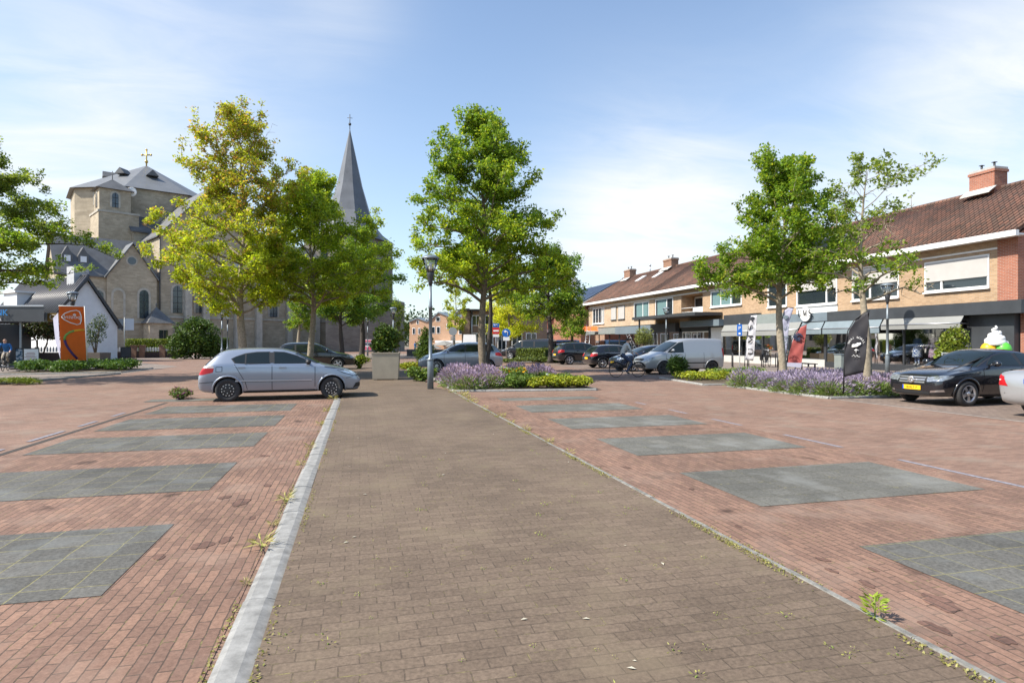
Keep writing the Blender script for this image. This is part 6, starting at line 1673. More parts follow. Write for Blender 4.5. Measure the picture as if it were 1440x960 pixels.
# dark far wood, blue haze put into its leaf tint
wd = leaf_object('far_wood', np.concatenate([np.array(tuple(at(x_, 260, 0))) + np.random.default_rng(i).normal(size=(420, 3)) * np.array([4.5, 4.5, 3.0]) + np.array([0, 0, 6.5 + 3 * math.sin(i * 1.7)]) for i, x_ in enumerate(range(470, 760, 14))]), 1.6, 1.1, tints(420 * 21, [(3, (.045, .085, .05)), (2, (.06, .105, .06))], np.random.default_rng(5)), np.random.default_rng(6), None, M['shrubleaf'])
tag(wd, 'wood tinted bluish green for haze on the horizon between church tower and brick building', 'wood', kind='stuff')

def moss(label, x0, x1, ya, yb, n, seed, z):
    rng = np.random.default_rng(seed)
    y = ya + (yb - ya) * rng.uniform(0, 1, n) ** 1.7
    y = y + .12 * np.sin(y * 5.3)
    keep = np.sin(y * 2.1 + seed) + .7 * np.sin(y * 5.7) + rng.normal(size=n) * .5 > .2
    y = y[keep]; k = len(y)
    C = np.stack([rng.uniform(x0, x1, k), y, z + rng.uniform(.002, .014, k)], 1)
    o = leaf_object('moss', C, .020, .012, tints(k, [(3, (.26, .24, .07)), (2, (.33, .31, .11)), (1, (.20, .22, .05))], rng), rng, None, M['shrubleaf'], flat=.75)
    tag(o, label, 'moss', kind='stuff')
moss('yellow moss and dry grass lining the narrow right kerb', 2.76, 2.84, 2.2, 19, 5200, 5, .03)
moss('sparse moss on the road side of the narrow right kerb', 2.91, 2.96, 2.2, 19, 1500, 6, .004)
moss('sparse moss along the road side of the wide left kerb', -.74, -.695, 2.2, 17.5, 1800, 7, .004)
moss('sparse moss along the path side of the wide left kerb', -.5, -.45, 2.2, 17.5, 1400, 8, .03)
# ================================================================ figures
def skin_body(name, joints, bones, mats, parent, bone_mat, root=0, sub=2):
    """one continuous skinned surface grown round connected joints; the material follows the nearest bone"""
    keys = list(joints); ix = {k: i for i, k in enumerate(keys)}
    me = bpy.data.meshes.new(name)
    me.from_pydata([joints[k][0] for k in keys], [(ix[a], ix[b]) for a, b in bones], [])
    o = bpy.data.objects.new(name, me); COL.objects.link(o)
    m = o.modifiers.new('skin', 'SKIN'); m.use_smooth_shade = True
    for k in keys:
        r = joints[k][1]; r = r if hasattr(r, '__len__') else (r, r)
        me.skin_vertices[0].data[ix[k]].radius = r
    me.skin_vertices[0].data[root].use_root = True
    s = o.modifiers.new('sub', 'SUBSURF'); s.levels = s.render_levels = sub
    me2 = eval_copy(o); o.modifiers.clear(); o.data = me2
    me2.materials.clear()
    for q in mats: me2.materials.append(q)
    segs = [(Vector(joints[a][0]), Vector(joints[b][0]), bone_mat.get((a, b), 0)) for a, b in bones]
    for p in me2.polygons:
        c = p.center; best = (9, 0)
        for a, b, i in segs:
            ab = b - a; t = max(0, min(1, (c - a).dot(ab) / max(1e-6, ab.length_squared)))
            d = (c - (a + ab * t)).length
            if d < best[0]: best = (d, i)
        p.material_index = best[1]; p.use_smooth = True
    o.parent = parent
    return o

def person(label, loc, rz, J, top, legs, shoes, hair=None, name='person', cat='person', skin='skin', group=None):
    """J: joint positions; x forward, y left, z up"""
    t = thing(name, label, cat, loc, rz, group)
    r = dict(hip=(.135, .115), waist=(.125, .10), chest=(.155, .115), neck=.052, head=(.082, .095), top_=(.06, .07))
    jo = {'hip': (J['hip'], r['hip']), 'waist': (J['waist'], r['waist']), 'chest': (J['chest'], r['chest']), 'neck': (J['neck'], r['neck']), 'head': (J['head'], r['head']), 'crown': (J['crown'], r['top_'])}
    bones = [('hip', 'waist'), ('waist', 'chest'), ('chest', 'neck'), ('neck', 'head'), ('head', 'crown')]
    bm_ = {('hip', 'waist'): 0, ('waist', 'chest'): 0, ('chest', 'neck'): 0, ('neck', 'head'): 3, ('head', 'crown'): 3}
    for s in 'lr':
        for a, rad in (('sh', .072), ('el', .047), ('wr', .036), ('hand', (.04, .03)), ('thigh', .10), ('kn', .062), ('an', .042), ('toe', .035)):
            jo[a + s] = (J[a + s], rad)
        for a, b, mi in (('chest', 'sh', 0), ('sh', 'el', 0), ('el', 'wr', J.get('sleeve', 0)), ('wr', 'hand', 3), ('hip', 'thigh', 1), ('thigh', 'kn', 1), ('kn', 'an', J.get('shin', 1)), ('an', 'toe', 2)):
            a2 = a if a in ('chest', 'hip') else a + s
            bones.append((a2, b + s)); bm_[(a2, b + s)] = mi
        # fingers and thumb: short chains rooted in the hand
        h = Vector(J['hand' + s]); d = (h - Vector(J['wr' + s])).normalized(); sd = d.cross(Vector((0, 0, 1))); sd = sd.normalized() if sd.length > .1 else Vector((0, 1, 0))
        for k, (off, ln) in enumerate(((-.03, .065), (-.01, .08), (.012, .075), (.032, .06))):
            q = h + sd * off + d * .03; e = q + d * ln * .8 + Vector((0, 0, -.035))
            jo[f'f{k}{s}'] = (tuple(e), .0085); bones.append(('hand' + s, f'f{k}{s}')); bm_[('hand' + s, f'f{k}{s}')] = 3
        e = h - d * .01 + sd * (-.055) + Vector((0, 0, -.02)); jo['th' + s] = (tuple(e), .010); bones.append(('hand' + s, 'th' + s)); bm_[('hand' + s, 'th' + s)] = 3
    skin_body('body', jo, bones, [top, legs, shoes, M[skin]], t, bm_)
    hd = Vector(J['head']); fwv = Vector(J.get('face', (1, 0, 0))).normalized(); sd = Vector((0, 0, 1)).cross(fwv).normalized()
    if skin == 'skin':
        f = MB(); f.smooth = True
        for s in (1, -1):
            e = hd + fwv * .082 + sd * s * .033 + Vector((0, 0, .02)); f.ball(e, .012, 8, 6)
        f.build('eyes', M['black'], t)
        f = MB(); f.smooth = True; f.ball(hd + fwv * .098 + Vector((0, 0, -.008)), (.016, .014, .024), 8, 6)
        for s in (1, -1): f.ball(hd + sd * s * .086 + Vector((0, 0, .005)), (.018, .012, .03), 8, 6)
        f.build('nose_and_ears', M['skin'], t)
        f = MB(); f.ball(hd + fwv * .088 + Vector((0, 0, -.05)), (.006, .024, .006), 8, 5); f.build('mouth', M['redlight'], t)
    if hair is not None:
        f = MB(); f.smooth = True; f.ball(hd + Vector((0, 0, .045)) - fwv * .022, (.096, .09, .088), 14, 9); f.build('hair', hair, t)
    return t

def standing(h=1.72, stride=.0, arms=.12, seed=0):
    k = h / 1.72; rn = random.Random(seed); a = rn.uniform(-.1, .18)
    J = dict(hip=(0, 0, .93), waist=(0, 0, 1.08), chest=(-.01, 0, 1.30), neck=(0, 0, 1.47), head=(.02, 0, 1.58), crown=(.015, 0, 1.68))
    for s, q in (('l', 1), ('r', -1)):
        st = stride * q
        J.update({'sh' + s: (-.01, .19 * q, 1.39), 'el' + s: (-.02 - st * .4, (.24 + arms * .3) * q, 1.12), 'wr' + s: (.06 + a - st * .5, (.24 + arms * .2) * q, .9), 'hand' + s: (.09 + a - st * .5, .25 * q, .82),
                  'thigh' + s: (0 + st * .15, .095 * q, .86), 'kn' + s: (.02 + st * .6, .10 * q, .49), 'an' + s: (-.01 + st, .10 * q, .09), 'toe' + s: (.13 + st, .12 * q, .035)})
    return {n: tuple(c * k for c in v) if hasattr(v, '__len__') else v for n, v in J.items()}

def riding(lean=.22, foot=.0):
    """seated on a bicycle whose bottom bracket is at x 0, z .29; saddle at (-.22, .98); grips at (.42, +-.27, 1.06)"""
    J = dict(hip=(-.20, 0, 1.02), waist=(-.17, 0, 1.17), chest=(-.17 + lean * .75, 0, 1.40), neck=(-.15 + lean, 0, 1.56), head=(-.11 + lean, 0, 1.67), crown=(-.12 + lean, 0, 1.77))
    for s, q in (('l', 1), ('r', -1)):
        px_, pz_ = .17 * math.cos(foot + (0 if q > 0 else PI)), .29 + .17 * math.sin(foot + (0 if q > 0 else PI))
        J.update({'sh' + s: (-.15 + lean * .8, .19 * q, 1.48), 'el' + s: (.12, .28 * q, 1.24), 'wr' + s: (.36, .27 * q, 1.12), 'hand' + s: (.42, .27 * q, 1.095),
                  'thigh' + s: (-.14, .10 * q, .97), 'kn' + s: (px_ * .5 + .24, .11 * q, (.98 + pz_) / 2 + .12), 'an' + s: (px_ - .07, .12 * q, pz_ + .12), 'toe' + s: (px_ + .09, .125 * q, pz_ + .045)})
    return J

def bicycle(label, loc, rz, mt, group=None, bag=False):
    t = thing('bicycle', label, 'bicycle', loc, rz, group)
    f = MB(); f.smooth = True
    A = dict(bb=(0, 0, .29), seat=(-.17, 0, .78), head=(.37, 0, .82), headb=(.42, 0, .62), rw=(-.46, 0, .34), fw=(.60, 0, .34))
    for a, b_, r in (('bb', 'seat', .018), ('bb', 'headb', .02), ('seat', 'head', .016), ('head', 'headb', .02)): f.tube([A[a], A[b_]], r, 8)
    for s in (-1, 1):
        f.tube([A['seat'], (-.46, s * .05, .34)], .009, 6); f.tube([A['bb'], (-.46, s * .05, .34)], .009, 6)
        f.tube([A['headb'], (.5, s * .05, .5), (.60, s * .05, .34)], .011, 6)
    f.build('frame', mt, t)
    for c in ('rw', 'fw'):
        w = MB(); w.smooth = True
        x, _, z = A[c]
        ring = [(x + .325 * math.cos(a), 0, z + .325 * math.sin(a)) for a in [2 * PI * k / 28 for k in range(29)]]
        w.tube(ring, .017, 7, cap=False); wo = w.build('wheel', M['rubber'], t)
        w = MB()
        for k in range(14):
            a = 2 * PI * k / 14; w.tube([(x, .02 * (-1) ** k, z), (x + .31 * math.cos(a), 0, z + .31 * math.sin(a))], .002, 3)
        w.tube([(x, -.05, z), (x, .05, z)], .02, 8); q = w.build('spokes', M['steel'], t); q.parent = wo
        w = MB(); w.tube([(x + .36 * math.cos(a), 0, z + .36 * math.sin(a)) for a in [R(20 + 12 * k) for k in range(13)]], .022, 6); w.build('mudguard', M['black'], t)
    b = MB(); b.tube([(-.17, 0, .78), (-.21, 0, .93)], .013, 6); b.prism([(-.36, -.09, .93), (-.36, .09, .93), (-.2, .06, .94), (-.08, .02, .95), (-.08, -.02, .95), (-.2, -.06, .94)], (0, 0, .05)); b.build('saddle', M['black'], t)
    b = MB(); b.tube([(.37, 0, .82), (.34, 0, 1.02)], .014, 6); b.tube([(.42, -.3, 1.06), (.38, -.12, 1.04), (.36, 0, 1.03), (.38, .12, 1.04), (.42, .3, 1.06)], .013, 6); b.build('handlebar', M['steel'], t)
    b = MB(); b.tube([(0, -.1, .29), (0, .1, .29)], .02, 8); b.tube([(0, .09, .29), (.17, .1, .29)], .01, 6); b.tube([(0, -.09, .29), (-.17, -.1, .29)], .01, 6); b.box((.17, .14, .29), (.09, .08, .02)); b.box((-.17, -.14, .29), (.09, .08, .02)); b.build('crank', M['steel'], t)
    b = MB(); b.tube([(-.66, -.07, .74), (-.2, -.07, .74)], .007, 5); b.tube([(-.66, .07, .74), (-.2, .07, .74)], .007, 5); b.tube([(-.46, .07, .34), (-.56, .07, .74)], .006, 5); b.tube([(-.46, -.07, .34), (-.56, -.07, .74)], .006, 5); b.build('luggage_rack', M['black'], t)
    if bag:
        for s in (1, -1):
            b = MB(); b.prism([(-.7, s * .08, .76), (-.32, s * .08, .76), (-.36, s * .08, .42), (-.66, s * .08, .42)], (0, s * .13, 0)); b.build('pannier', M['black'], t)
    return t
jeans = mat('dark blue jeans', (.03, .05, .10), .85); bluej = mat('blue jacket', (.02, .13, .36), .8); paleg = mat('pale grey jacket', (.42, .44, .44), .8); beige = mat('beige trousers', (.30, .25, .19), .85); shoe = mat('dark shoes', (.03, .028, .026), .6); hairb = mat('dark brown hair', (.04, .025, .015), .7); hairg = mat('grey hair', (.3, .29, .27), .7)
pc = at(8, 33.5, 0); rzc = math.atan2(pc.y, pc.x) - PI - R(12)
bicycle('bicycle ridden by the man in a blue jacket at the left edge', pc, rzc, M['black'])
person('man in a blue jacket cycling towards the square under the bank canopy', pc, rzc, riding(.30, .6), bluej, beige, shoe, None)
pg = at(880, 27.6, 0)
bicycle('dark bicycle ridden across the road in front of the silver van', pg, R(-5), M['dark'])
person('cyclist in a pale grey jacket riding in front of the silver van', pg, R(-5), riding(.24, 1.9), paleg, jeans, shoe, hairb)
bicycle('parked bicycle with black panniers leaning in the stands by the white banner', at(1078, 36.5, .1), R(38), M['steel'], bag=True)
# mannequins and garments in the clothes shop window
def on_x(px_, x):
    dx = SN + CS * (px_ - 720) / F_PX; d = x / dx
    return (CS - SN * (px_ - 720) / F_PX) * d
for i, (pxl, lab, a, c) in enumerate(((1253, 'mannequin in a blue and white print dress by the lamp post', 0, 0), (1290, 'mannequin in a navy top and blue print skirt', 1, 0), (1313, 'mannequin in a plum print dress', 2, 2), (1346, 'mannequin in a dark top and sand trousers', 4, 3), (1366, 'mannequin in a teal top beside the doorway', 4, 1))):
    m_ = person(lab, (27.5, on_x(pxl, 27.5), .42), R(180 + i * 9 - 15), standing(1.62, .0, .1, i), CL[a], CL[c], M['mannequin'], None, 'mannequin', 'mannequin', 'mannequin')
    if i in (0, 1, 2):
        b = MB(); b.smooth = True; z_ = .95 if i != 1 else 1.0
        b.lathe([(.15, z_), (.19, z_ - .15), (.23, .45), (.22, .42)], (0, 0, 0), 18); b.build('skirt', CL[c], m_)
wp = thing('window_platform', 'dark display platform behind the clothes shop window', 'platform', (27.8, 24, .14))
b = MB(); b.b2((-.55, -2.4, 0), (.65, 4.4, .27)); b.b2((-.57, -2.42, .27), (.67, 4.42, .285)); b.build('deck', M['dark'], wp)
def rack(label, y, x=28.3, w=1.5):
    t = thing('clothes_rack', label, 'clothes rack', (x, y, .14))
    b = MB(); b.tube([(0, -w / 2, 0), (0, -w / 2, 1.5), (0, w / 2, 1.5), (0, w / 2, 0)], .018, 6); b.build('rail', M['steel'], t)
    b = MB()
    for s in (-1, 1): b.tube([(-.25, s * w / 2, .02), (.25, s * w / 2, .02)], .018, 6)
    b.build('foot', M['steel'], t)
def garment(label, x, y, m_, L, group):
    t = thing('hanging_garment', label, 'garment', (x, y, 1.64), 0, group)
    b = MB()
    b.prism([(-.05, -.02, -.02), (.05, -.02, -.02), (.22, -.05, -.1), (.24, -.06, -L * .6), (.2, -.07, -L), (-.2, -.07, -L), (-.24, -.06, -L * .6), (-.22, -.05, -.1)], (0, .10, 0)); b.build('cloth', m_, t)
    b = MB(); b.tube([(0, .03, -.02), (0, .03, .03), (.02, .03, .05)], .006, 5); b.build('hanger', M['steel'], t)
names = ['blue white print', 'navy', 'plum print', 'sand coloured', 'teal', 'cream', 'sky print', 'rust coloured']
for ri, (pxl, lab) in enumerate(((1118, 'clothes rack with cream and teal clothes behind the red flag'), (1140, 'clothes rack in the open shop front left of the black flag'), (1172, 'clothes rack with navy clothes in the dark shop doorway'))):
    y = on_x(pxl, 28.0); rack(lab, y, 28.0)
    for k in range(6):
        ci = (k * 3 + ri * 2) % 8
        garment(f'{names[ci]} garment on the ' + ('rack behind the red flag', 'rack left of the black flag', 'rack in the dark shop doorway')[ri], 28.0, y - .62 + k * .23, CL[ci], .8 + .08 * (k % 3), 'garments on the shop racks')
# ================================================================ street furniture
def lamp(label, loc, h=4.5, group='street lamps with conical glass heads'):
    t = thing('street_lamp', label, 'street lamp', loc, 0, group)
    b = MB(); b.smooth = True
    b.lathe([(.105, -.02), (.105, 1.0), (.09, 1.03), (.06, 1.06), (.058, h * .6), (.068, h * .6), (.068, h * .62), (.052, h * .63), (.042, h - 1.02)], n=14); b.lathe([(.122, .97), (.122, 1.02)], n=14); b.build('pole', M['lamp_grey'], t)
    b = MB(); b.lathe([(.05, h - 1.03), (.075, h - .9), (.11, h - .72), (.13, h - .60), (.12, h - .58)], n=16); b.build('neck', M['dark'], t)
    b = MB(); b.lathe([(.12, h - .585), (.285, h - .13)], n=18); b.build('lamp_glass', M['lampglass'], t)
    b = MB(); b.lathe([(.06, h - .57), (.05, h - .3), (.03, h - .25)], n=10); b.build('bulb_holder', M['white'], t)
    b = MB(); b.lathe([(.295, h - .135), (.315, h - .12), (.305, h - .09), (.2, h - .02), (.05, h + .01), (.01, h + .02)], n=20); b.build('hood', M['lamp_grey'], t)
    for k in range(4):
        a = PI / 4 + PI / 2 * k; b = MB(); b.tube([(.13 * math.cos(a), .13 * math.sin(a), h - .59), (.292 * math.cos(a), .292 * math.sin(a), h - .135)], .011, 5); b.build('rib', M['lamp_grey'], t)
    return t
L0 = lamp('tall blue grey street lamp at the corner of the lavender bed, nearest of the lamps', (2.30, 20.35, .02), 4.5)
def lamp2(px_, topy, label, h=4.5, d=None):
    d = d or (h - EYE) * F_PX / (HOR - topy); dup(L0, at(px_, d, .0), None, label)
lamp2(102, 400, 'street lamp rising above the orange banner', 4.9)
lamp2(1248, 398, 'street lamp in front of the clothes shop windows')
lamp2(937, 432, 'street lamp by the high shop canopy, above the silver van')
lamp2(553, 432, 'street lamp behind the square planter')
lamp2(517, 446, 'street lamp carrying the pink poster, in front of the bell tower')
lamp2(312, 434, 'street lamp between the round shrub and the yellowing oak')
lamp2(320, 442, 'street lamp just right of the one by the round shrub')
lamp2(337, 446, 'dark street lamp beside the trunk of the yellowing oak')
# planter
po = at(543, 25.6, 0)
pt_ = thing('square_planter', 'large square taupe planter at the end of the brown path', 'planter', po, R(-6))
b = MB(); b.hexa([(x * .52, y * .52, z) for z in (.07,) for x, y in ((-1, -1), (1, -1), (1, 1), (-1, 1))] + [(x * .56, y * .56, 1.13) for x, y in ((-1, -1), (1, -1), (1, 1), (-1, 1))]); b.build('box', M['planter'], pt_)
b = MB()
for x, y, sx, sy in ((0, -.545, 1.16, .07), (0, .545, 1.16, .07), (-.545, 0, .07, 1.02), (.545, 0, .07, 1.02)): b.box((x, y, 1.15), (sx, sy, .045))
b.build('rim', M['planter'], pt_)
for x in (-.42, .42):
    for y in (-.42, .42): b = MB(); b.box((x, y, .035), (.14, .14, .07)); b.build('foot', M['planter'], pt_)
b = MB(); b.box((0, 0, 1.128), (1.0, 1.0, .02)); b.build('soil', M['soil'], pt_)
def simple_box(label, loc, sx, sy, h, m, name='planter_box', cat='planter', rz=0.0):
    t = thing(name, label, cat, loc, rz); b = MB()
    b.hexa([(x * sx / 2 * .95, y * sy / 2 * .95, 0) for x, y in ((-1, -1), (1, -1), (1, 1), (-1, 1))] + [(x * sx / 2, y * sy / 2, h) for x, y in ((-1, -1), (1, -1), (1, 1), (-1, 1))]); b.build('box', m, t)
    b = MB(); b.box((0, 0, h + .006), (sx * .86, sy * .86, .012)); b.build('soil', M['soil'], t); return t
simple_box('brown box holding the airy small tree by the white house', at(134, 43, 0), 1.45, 1.2, .85, mat('brown planter box', (.12, .10, .085), .8, var=.12), rz=-YAW)
simple_box('tan box holding the small olive tree', at(905, 43, 0), 1.5, 1.0, .75, mat('tan planter box', (.36, .28, .17), .8, var=.1))
simple_box('dark pot of the shrub beside the ice cream figure', (25.3, 21.1, .1), .6, .6, .5, M['dark'], 'plant_pot', 'plant pot')
# bollards
bl = thing('bollard', 'grey blue steel post at the front edge of the central bed', 'bollard', gp(770, 547), 0); b = MB(); b.lathe([(.055, -.02), (.055, .48), (.05, .52), (.02, .535)], n=14); b.build('post', M['lamp_grey'], bl)
bl = thing('bollard', 'dark post with a pale band behind the central bed', 'bollard', at(757, 27.6, 0), 0); b = MB(); b.lathe([(.075, -.02), (.075, .56), (.06, .62), (.02, .635)], n=14); b.build('post', M['dark'], bl); b = MB(); b.lathe([(.078, .42), (.078, .52)], n=14); b.build('reflective_band', M['white'], bl)
# signs
def pole_sign(label, px_, d, plates, h, cat='road sign', pm='steel', face=None, r=.035):
    o = at(px_, d, 0); a = math.atan2(o.y, o.x) + PI / 2 + (face or 0)
    t = thing('road_sign', label, cat, o, a)
    b = MB(); b.tube([(0, 0, -.02), (0, 0, h)], r, 8); b.build('pole', M[pm], t)
    for pl in plates: pl(t)
    return t
def disc(z, r, m, back=None):
    def f(t):
        b = MB(); b.lathe([(r, .045), (r, .055), (r * .99, .06)], (0, 0, z), 28, 'y'); b.build('sign_disc', M[m], t)
    return f
def plate_(z, w, h, m, name='sign_plate', y=.05, x=0):
    def f(t):
        b = MB(); b.box((x, y, z), (w, .015, h)); b.build(name, M[m], t)
    return f
def arrow_left(z, r):
    def f(t):
        b = MB(); y = .066
        b.tube([(-.10 * 0 - .12 * r / .32 * .9, y, z - .19 * r / .32), (-.11 * r / .32, y, z + .02), (-.04 * r / .32, y, z + .11 * r / .32), (.08 * r / .32, y, z + .11 * r / .32)], .03 * r / .32, 6)
        b.prism([(.06 * r / .32, y - .01, z + .23 * r / .32), (.06 * r / .32, y - .01, z - .01), (.2 * r / .32, y - .01, z + .11 * r / .32)], (0, .02, 0)); b.build('arrow', M['white'], t)
    return f
pole_sign('round blue sign with a white left turn arrow and white plate below', 712, 47, [disc(hgt(468, 47), .33, 'blue'), arrow_left(hgt(468, 47), .33), plate_(hgt(475, 47) - .06, .5, .3, 'platewhite')], hgt(463, 47))
def no_entry(z):
    def f(t):
        b = MB(); b.box((0, .05, z), (.55, .015, .5)); b.build('sign_plate', M['red'], t)
        b = MB(); b.box((0, .062, z), (.42, .012, .13)); b.build('bar', M['white'], t)
    return f
def bike_marks(z):
    def f(t):
        b = MB(); b.tube([(-.15, .062, z - .05), (-.05, .062, z + .06), (.08, .062, z - .03), (.16, .062, z + .07)], .025, 5); b.build('mark', M['white'], t)
    return f
z0 = hgt(465, 47)
pole_sign('stacked blue, red and white plates on a pole behind the trunk', 697.5, 47, [plate_(z0 + .42, .5, .3, 'blue'), bike_marks(z0 + .42), no_entry(z0), plate_(z0 - .38, .48, .2, 'platewhite')], z0 + .55)
pole_sign('round sign seen from its grey back with two small plates, near the cafe terrace', 637, 50, [disc(hgt(466, 50), .34, 'signgrey'), plate_(hgt(474, 50), .4, .12, 'signgrey'), plate_(hgt(477, 50), .4, .14, 'fascia_green')], hgt(460, 50))
zb_ = hgt(464, 33)
def letter(s_, z, size, m='white', x=0.0):
    def f(t):
        tx = text_mesh(s_, size, M[m], 'lettering', t); tx.rotation_euler = (R(90), 0, R(180)); tx.location = (x, .062, z)
    return f
pole_sign('narrow blue parking sign on a pale pole by the white banner', 1040, 33, [plate_(zb_, .26, .62, 'blue'), letter('P', zb_ + .02, .26), plate_(zb_ - .19, .1, .1, 'white', 'mark', .056)], zb_ + .36, pm='white', r=.03)
z0 = hgt(456, 60)
pole_sign('pair of white street name boards on a thin pole by the picket fence', 175, 60, [plate_(z0, .75, 1.15, 'platewhite', 'name_board', .05, -.42), plate_(z0, .42, 1.1, 'signgrey', 'name_board', .05, .3)], z0 + .7, 'street sign', pm='signgrey')
ps = thing('poster', 'pink and white event poster hung on the lamp post near the bell tower', 'poster', at(517, 71, hgt(485, 71)), -YAW)
b = MB(); b.box((0, -.1, 0), (.98, .03, 1.3)); b.build('board', M['platewhite'], ps)
b = MB(); b.box((0, -.125, .47), (.9, .02, .22)); b.box((0, -.125, -.38), (.9, .02, .40)); b.build('pink_print', mat('pink print', (.62, .12, .2), .6), ps)
b = MB(); b.box((-.2, -.125, .12), (.4, .02, .3)); b.box((.25, -.125, .1), (.3, .02, .32)); b.build('dark_print', mat('dark print', (.08, .08, .13), .6), ps)
# feather flags
def flag(label, px_, d, outline, py0, py1, col, pm='black', group=None, lean=0.0, base_y=None, ripple=.03, rot=0.0):
    """outline: (u, v) points in pixels relative to px_; cloth with a slight ripple, pole along its left edge"""
    o = at(px_, d, .05); k = d / F_PX
    t = thing('banner_flag', label, 'flag', o, -YAW - math.atan((px_ - 720) / F_PX) + rot)
    pts = [((u - px_) * k, hgt(v, d) - .05) for u, v in outline]
    bm = bmesh.new(); bm.faces.new([bm.verts.new((x, 0, z)) for x, z in pts]); bmesh.ops.triangulate(bm, faces=bm.faces)
    for _ in range(4): bmesh.ops.subdivide_edges(bm, edges=[e for e in bm.edges if e.calc_length() > .09], cuts=1, use_grid_fill=True)
    for v in bm.verts: v.co.y = ripple * math.sin(v.co.x * 11 + v.co.z * 5) + ripple * .5 * math.sin(v.co.z * 9 - v.co.x * 14)
    for f in bm.faces: f.smooth = True
    me = bpy.data.meshes.new('cloth'); bm.to_mesh(me); bm.free(); me.materials.append(col)
    c = link_mesh('cloth', me, t); s = c.modifiers.new('t', 'SOLIDIFY'); s.thickness = .006
    def put(u, v, off=.055): return ((u - px_) * k, -off, hgt(v, d) - .05)
    return t, put, k
def cloth(name, c, tr=.25, var=.08):
    t = NT(name); n_ = t.noise(t.coords(), 5, 3); t.l(t.mix(t.ramp(n_, .3, .7), mul(c, 1 - var), mul(c, 1 + var)), t.p.inputs['Base Color']); t.p.inputs['Roughness'].default_value = .7
    q = t.n('ShaderNodeBsdfTranslucent'); q.inputs[0].default_value = tuple(c) + (1,); mx = t.n('ShaderNodeMixShader'); mx.inputs[0].default_value = tr
    t.l(t.p.outputs[0], mx.inputs[1]); t.l(q.outputs[0], mx.inputs[2]); t.l(mx.outputs[0], t.out.inputs[0]); return t.mat
cw_, cblk, cred, cpale = cloth('white flag cloth', (.74, .73, .75)), cloth('black flag cloth', (.028, .027, .032), .1), cloth('red flag cloth', (.42, .10, .09)), cloth('pale violet flag cloth', (.50, .50, .62))
t, put, k = flag('white vertical banner with tree emblem and thin black letters UMS', 1056, 36, [(1055, 444), (1064, 443), (1062, 470), (1060, 500), (1059, 507), (1048, 506), (1050, 480), (1052, 460)], 443, 507, cw_)
b = MB(); b.tube([put(1047.5, 520, 0), put(1048, 505, 0), put(1050, 478, 0), put(1054, 446, 0), put(1056, 443, 0), put(1064, 442, 0)], [.03, .025, .022, .018, .014, .01], 6); b.build('pole', M['dark'], t)
b = MB()
def pv(u, v):  # letters run up the banner
    return put(1055.6 - (v - .2) * 15 + (-.06) * u, 477 - u * 26)
ums(b, pv, .42, .42, 1.25); b.build('lettering', M['black'], t)
b = MB(); b.ball(put(1058, 447.5), (.13, .008, .10), 12, 8); b.ball(put(1056.6, 449), (.08, .008, .07), 10, 6); b.tube([put(1058, 449), put(1058, 453)], .018, 5); b.build('tree_emblem', M['dark'], t)
t, put, k = flag('pale violet curved banner behind the oak trunk at the round shop sign', 1104, 31, [(1096, 510), (1099, 470), (1101, 445), (1103, 437), (1108, 433), (1115, 433), (1110, 450), (1107, 480), (1104, 511)], 433, 511, cpale)
b = MB(); b.tube([put(1094.5, 522, 0), put(1097, 490, 0), put(1100, 450, 0), put(1103, 436, 0), put(1108, 432, 0), put(1116, 433, 0)], [.03, .025, .02, .018, .014, .01], 6); b.build('pole', M['black'], t)
b = MB(); b.ball(put(1105, 446), (.13, .008, .1), 12, 8); b.tube([put(1105, 447), put(1105, 451)], .018, 5); b.build('tree_emblem', M['fascia_blue'], t)
b = MB()
ums(b, lambda u, v: put(1105.5 - (v - .2) * 15, 478 - u * 26), .42, .42); b.build('lettering', M['fascia_blue'], t)
t, put, k = flag('red feather flag with dark round emblem and pale foot beside the open shop', 1110, 28, [(1106.5, 514), (1109, 500), (1114, 480), (1119, 467), (1125, 460), (1132, 456.5), (1131, 470), (1127, 497), (1125, 516)], 456, 516, cred)
b = MB(); b.tube([put(1105, 524, 0), put(1108, 500, 0), put(1113, 479, 0), put(1118, 466, 0), put(1124, 459, 0), put(1133, 455.5, 0)], [.03, .025, .02, .018, .014, .01], 6); b.build('pole', M['black'], t)
b = MB(); b.prism([put(1106.4, 515), put(1107.3, 509.5), put(1126, 510), put(1125, 516.5)], (0, -.01, 0)); b.build('pale_foot', cpale, t)
b = MB()
c_ = put(1121, 474)
for j, rr in enumerate((.16, .11, .06)): b.tube([(c_[0] + rr * math.cos(a), c_[1], c_[2] + rr * math.sin(a)) for a in [.6 * j + 2 * PI * q / 16 * .85 for q in range(17)]], .022, 5)
for q in range(9): a = 2 * PI * q / 9; b.tube([(c_[0] + .17 * math.cos(a), c_[1], c_[2] + .17 * math.sin(a)), (c_[0] + .21 * math.cos(a + .3), c_[1], c_[2] + .21 * math.sin(a + .3))], .018, 4)
b.build('round_emblem', mat('navy print', (.02, .04, .09), .6), t)
b = MB(); c_ = put(1115, 503)
for j, rr in enumerate((.15, .10, .05)): b.tube([(c_[0] + rr * 1.2 * math.cos(a), c_[1], c_[2] + rr * math.sin(a)) for a in [.9 * j + 2 * PI * q / 16 * .8 for q in range(17)]], .011, 5)
b.build('swirl_print', mat('dull red print', (.25, .05, .05), .6), t)
t, put, k = flag('black feather flag with white arched lettering and bow emblem by the pale oak trunk', 1190, 17.0, [(1187, 530), (1188, 505), (1190, 480), (1194, 463), (1202, 449), (1213, 440), (1218, 438.5), (1216, 470), (1214, 500), (1211, 523)], 438, 531, cblk, ripple=.022)
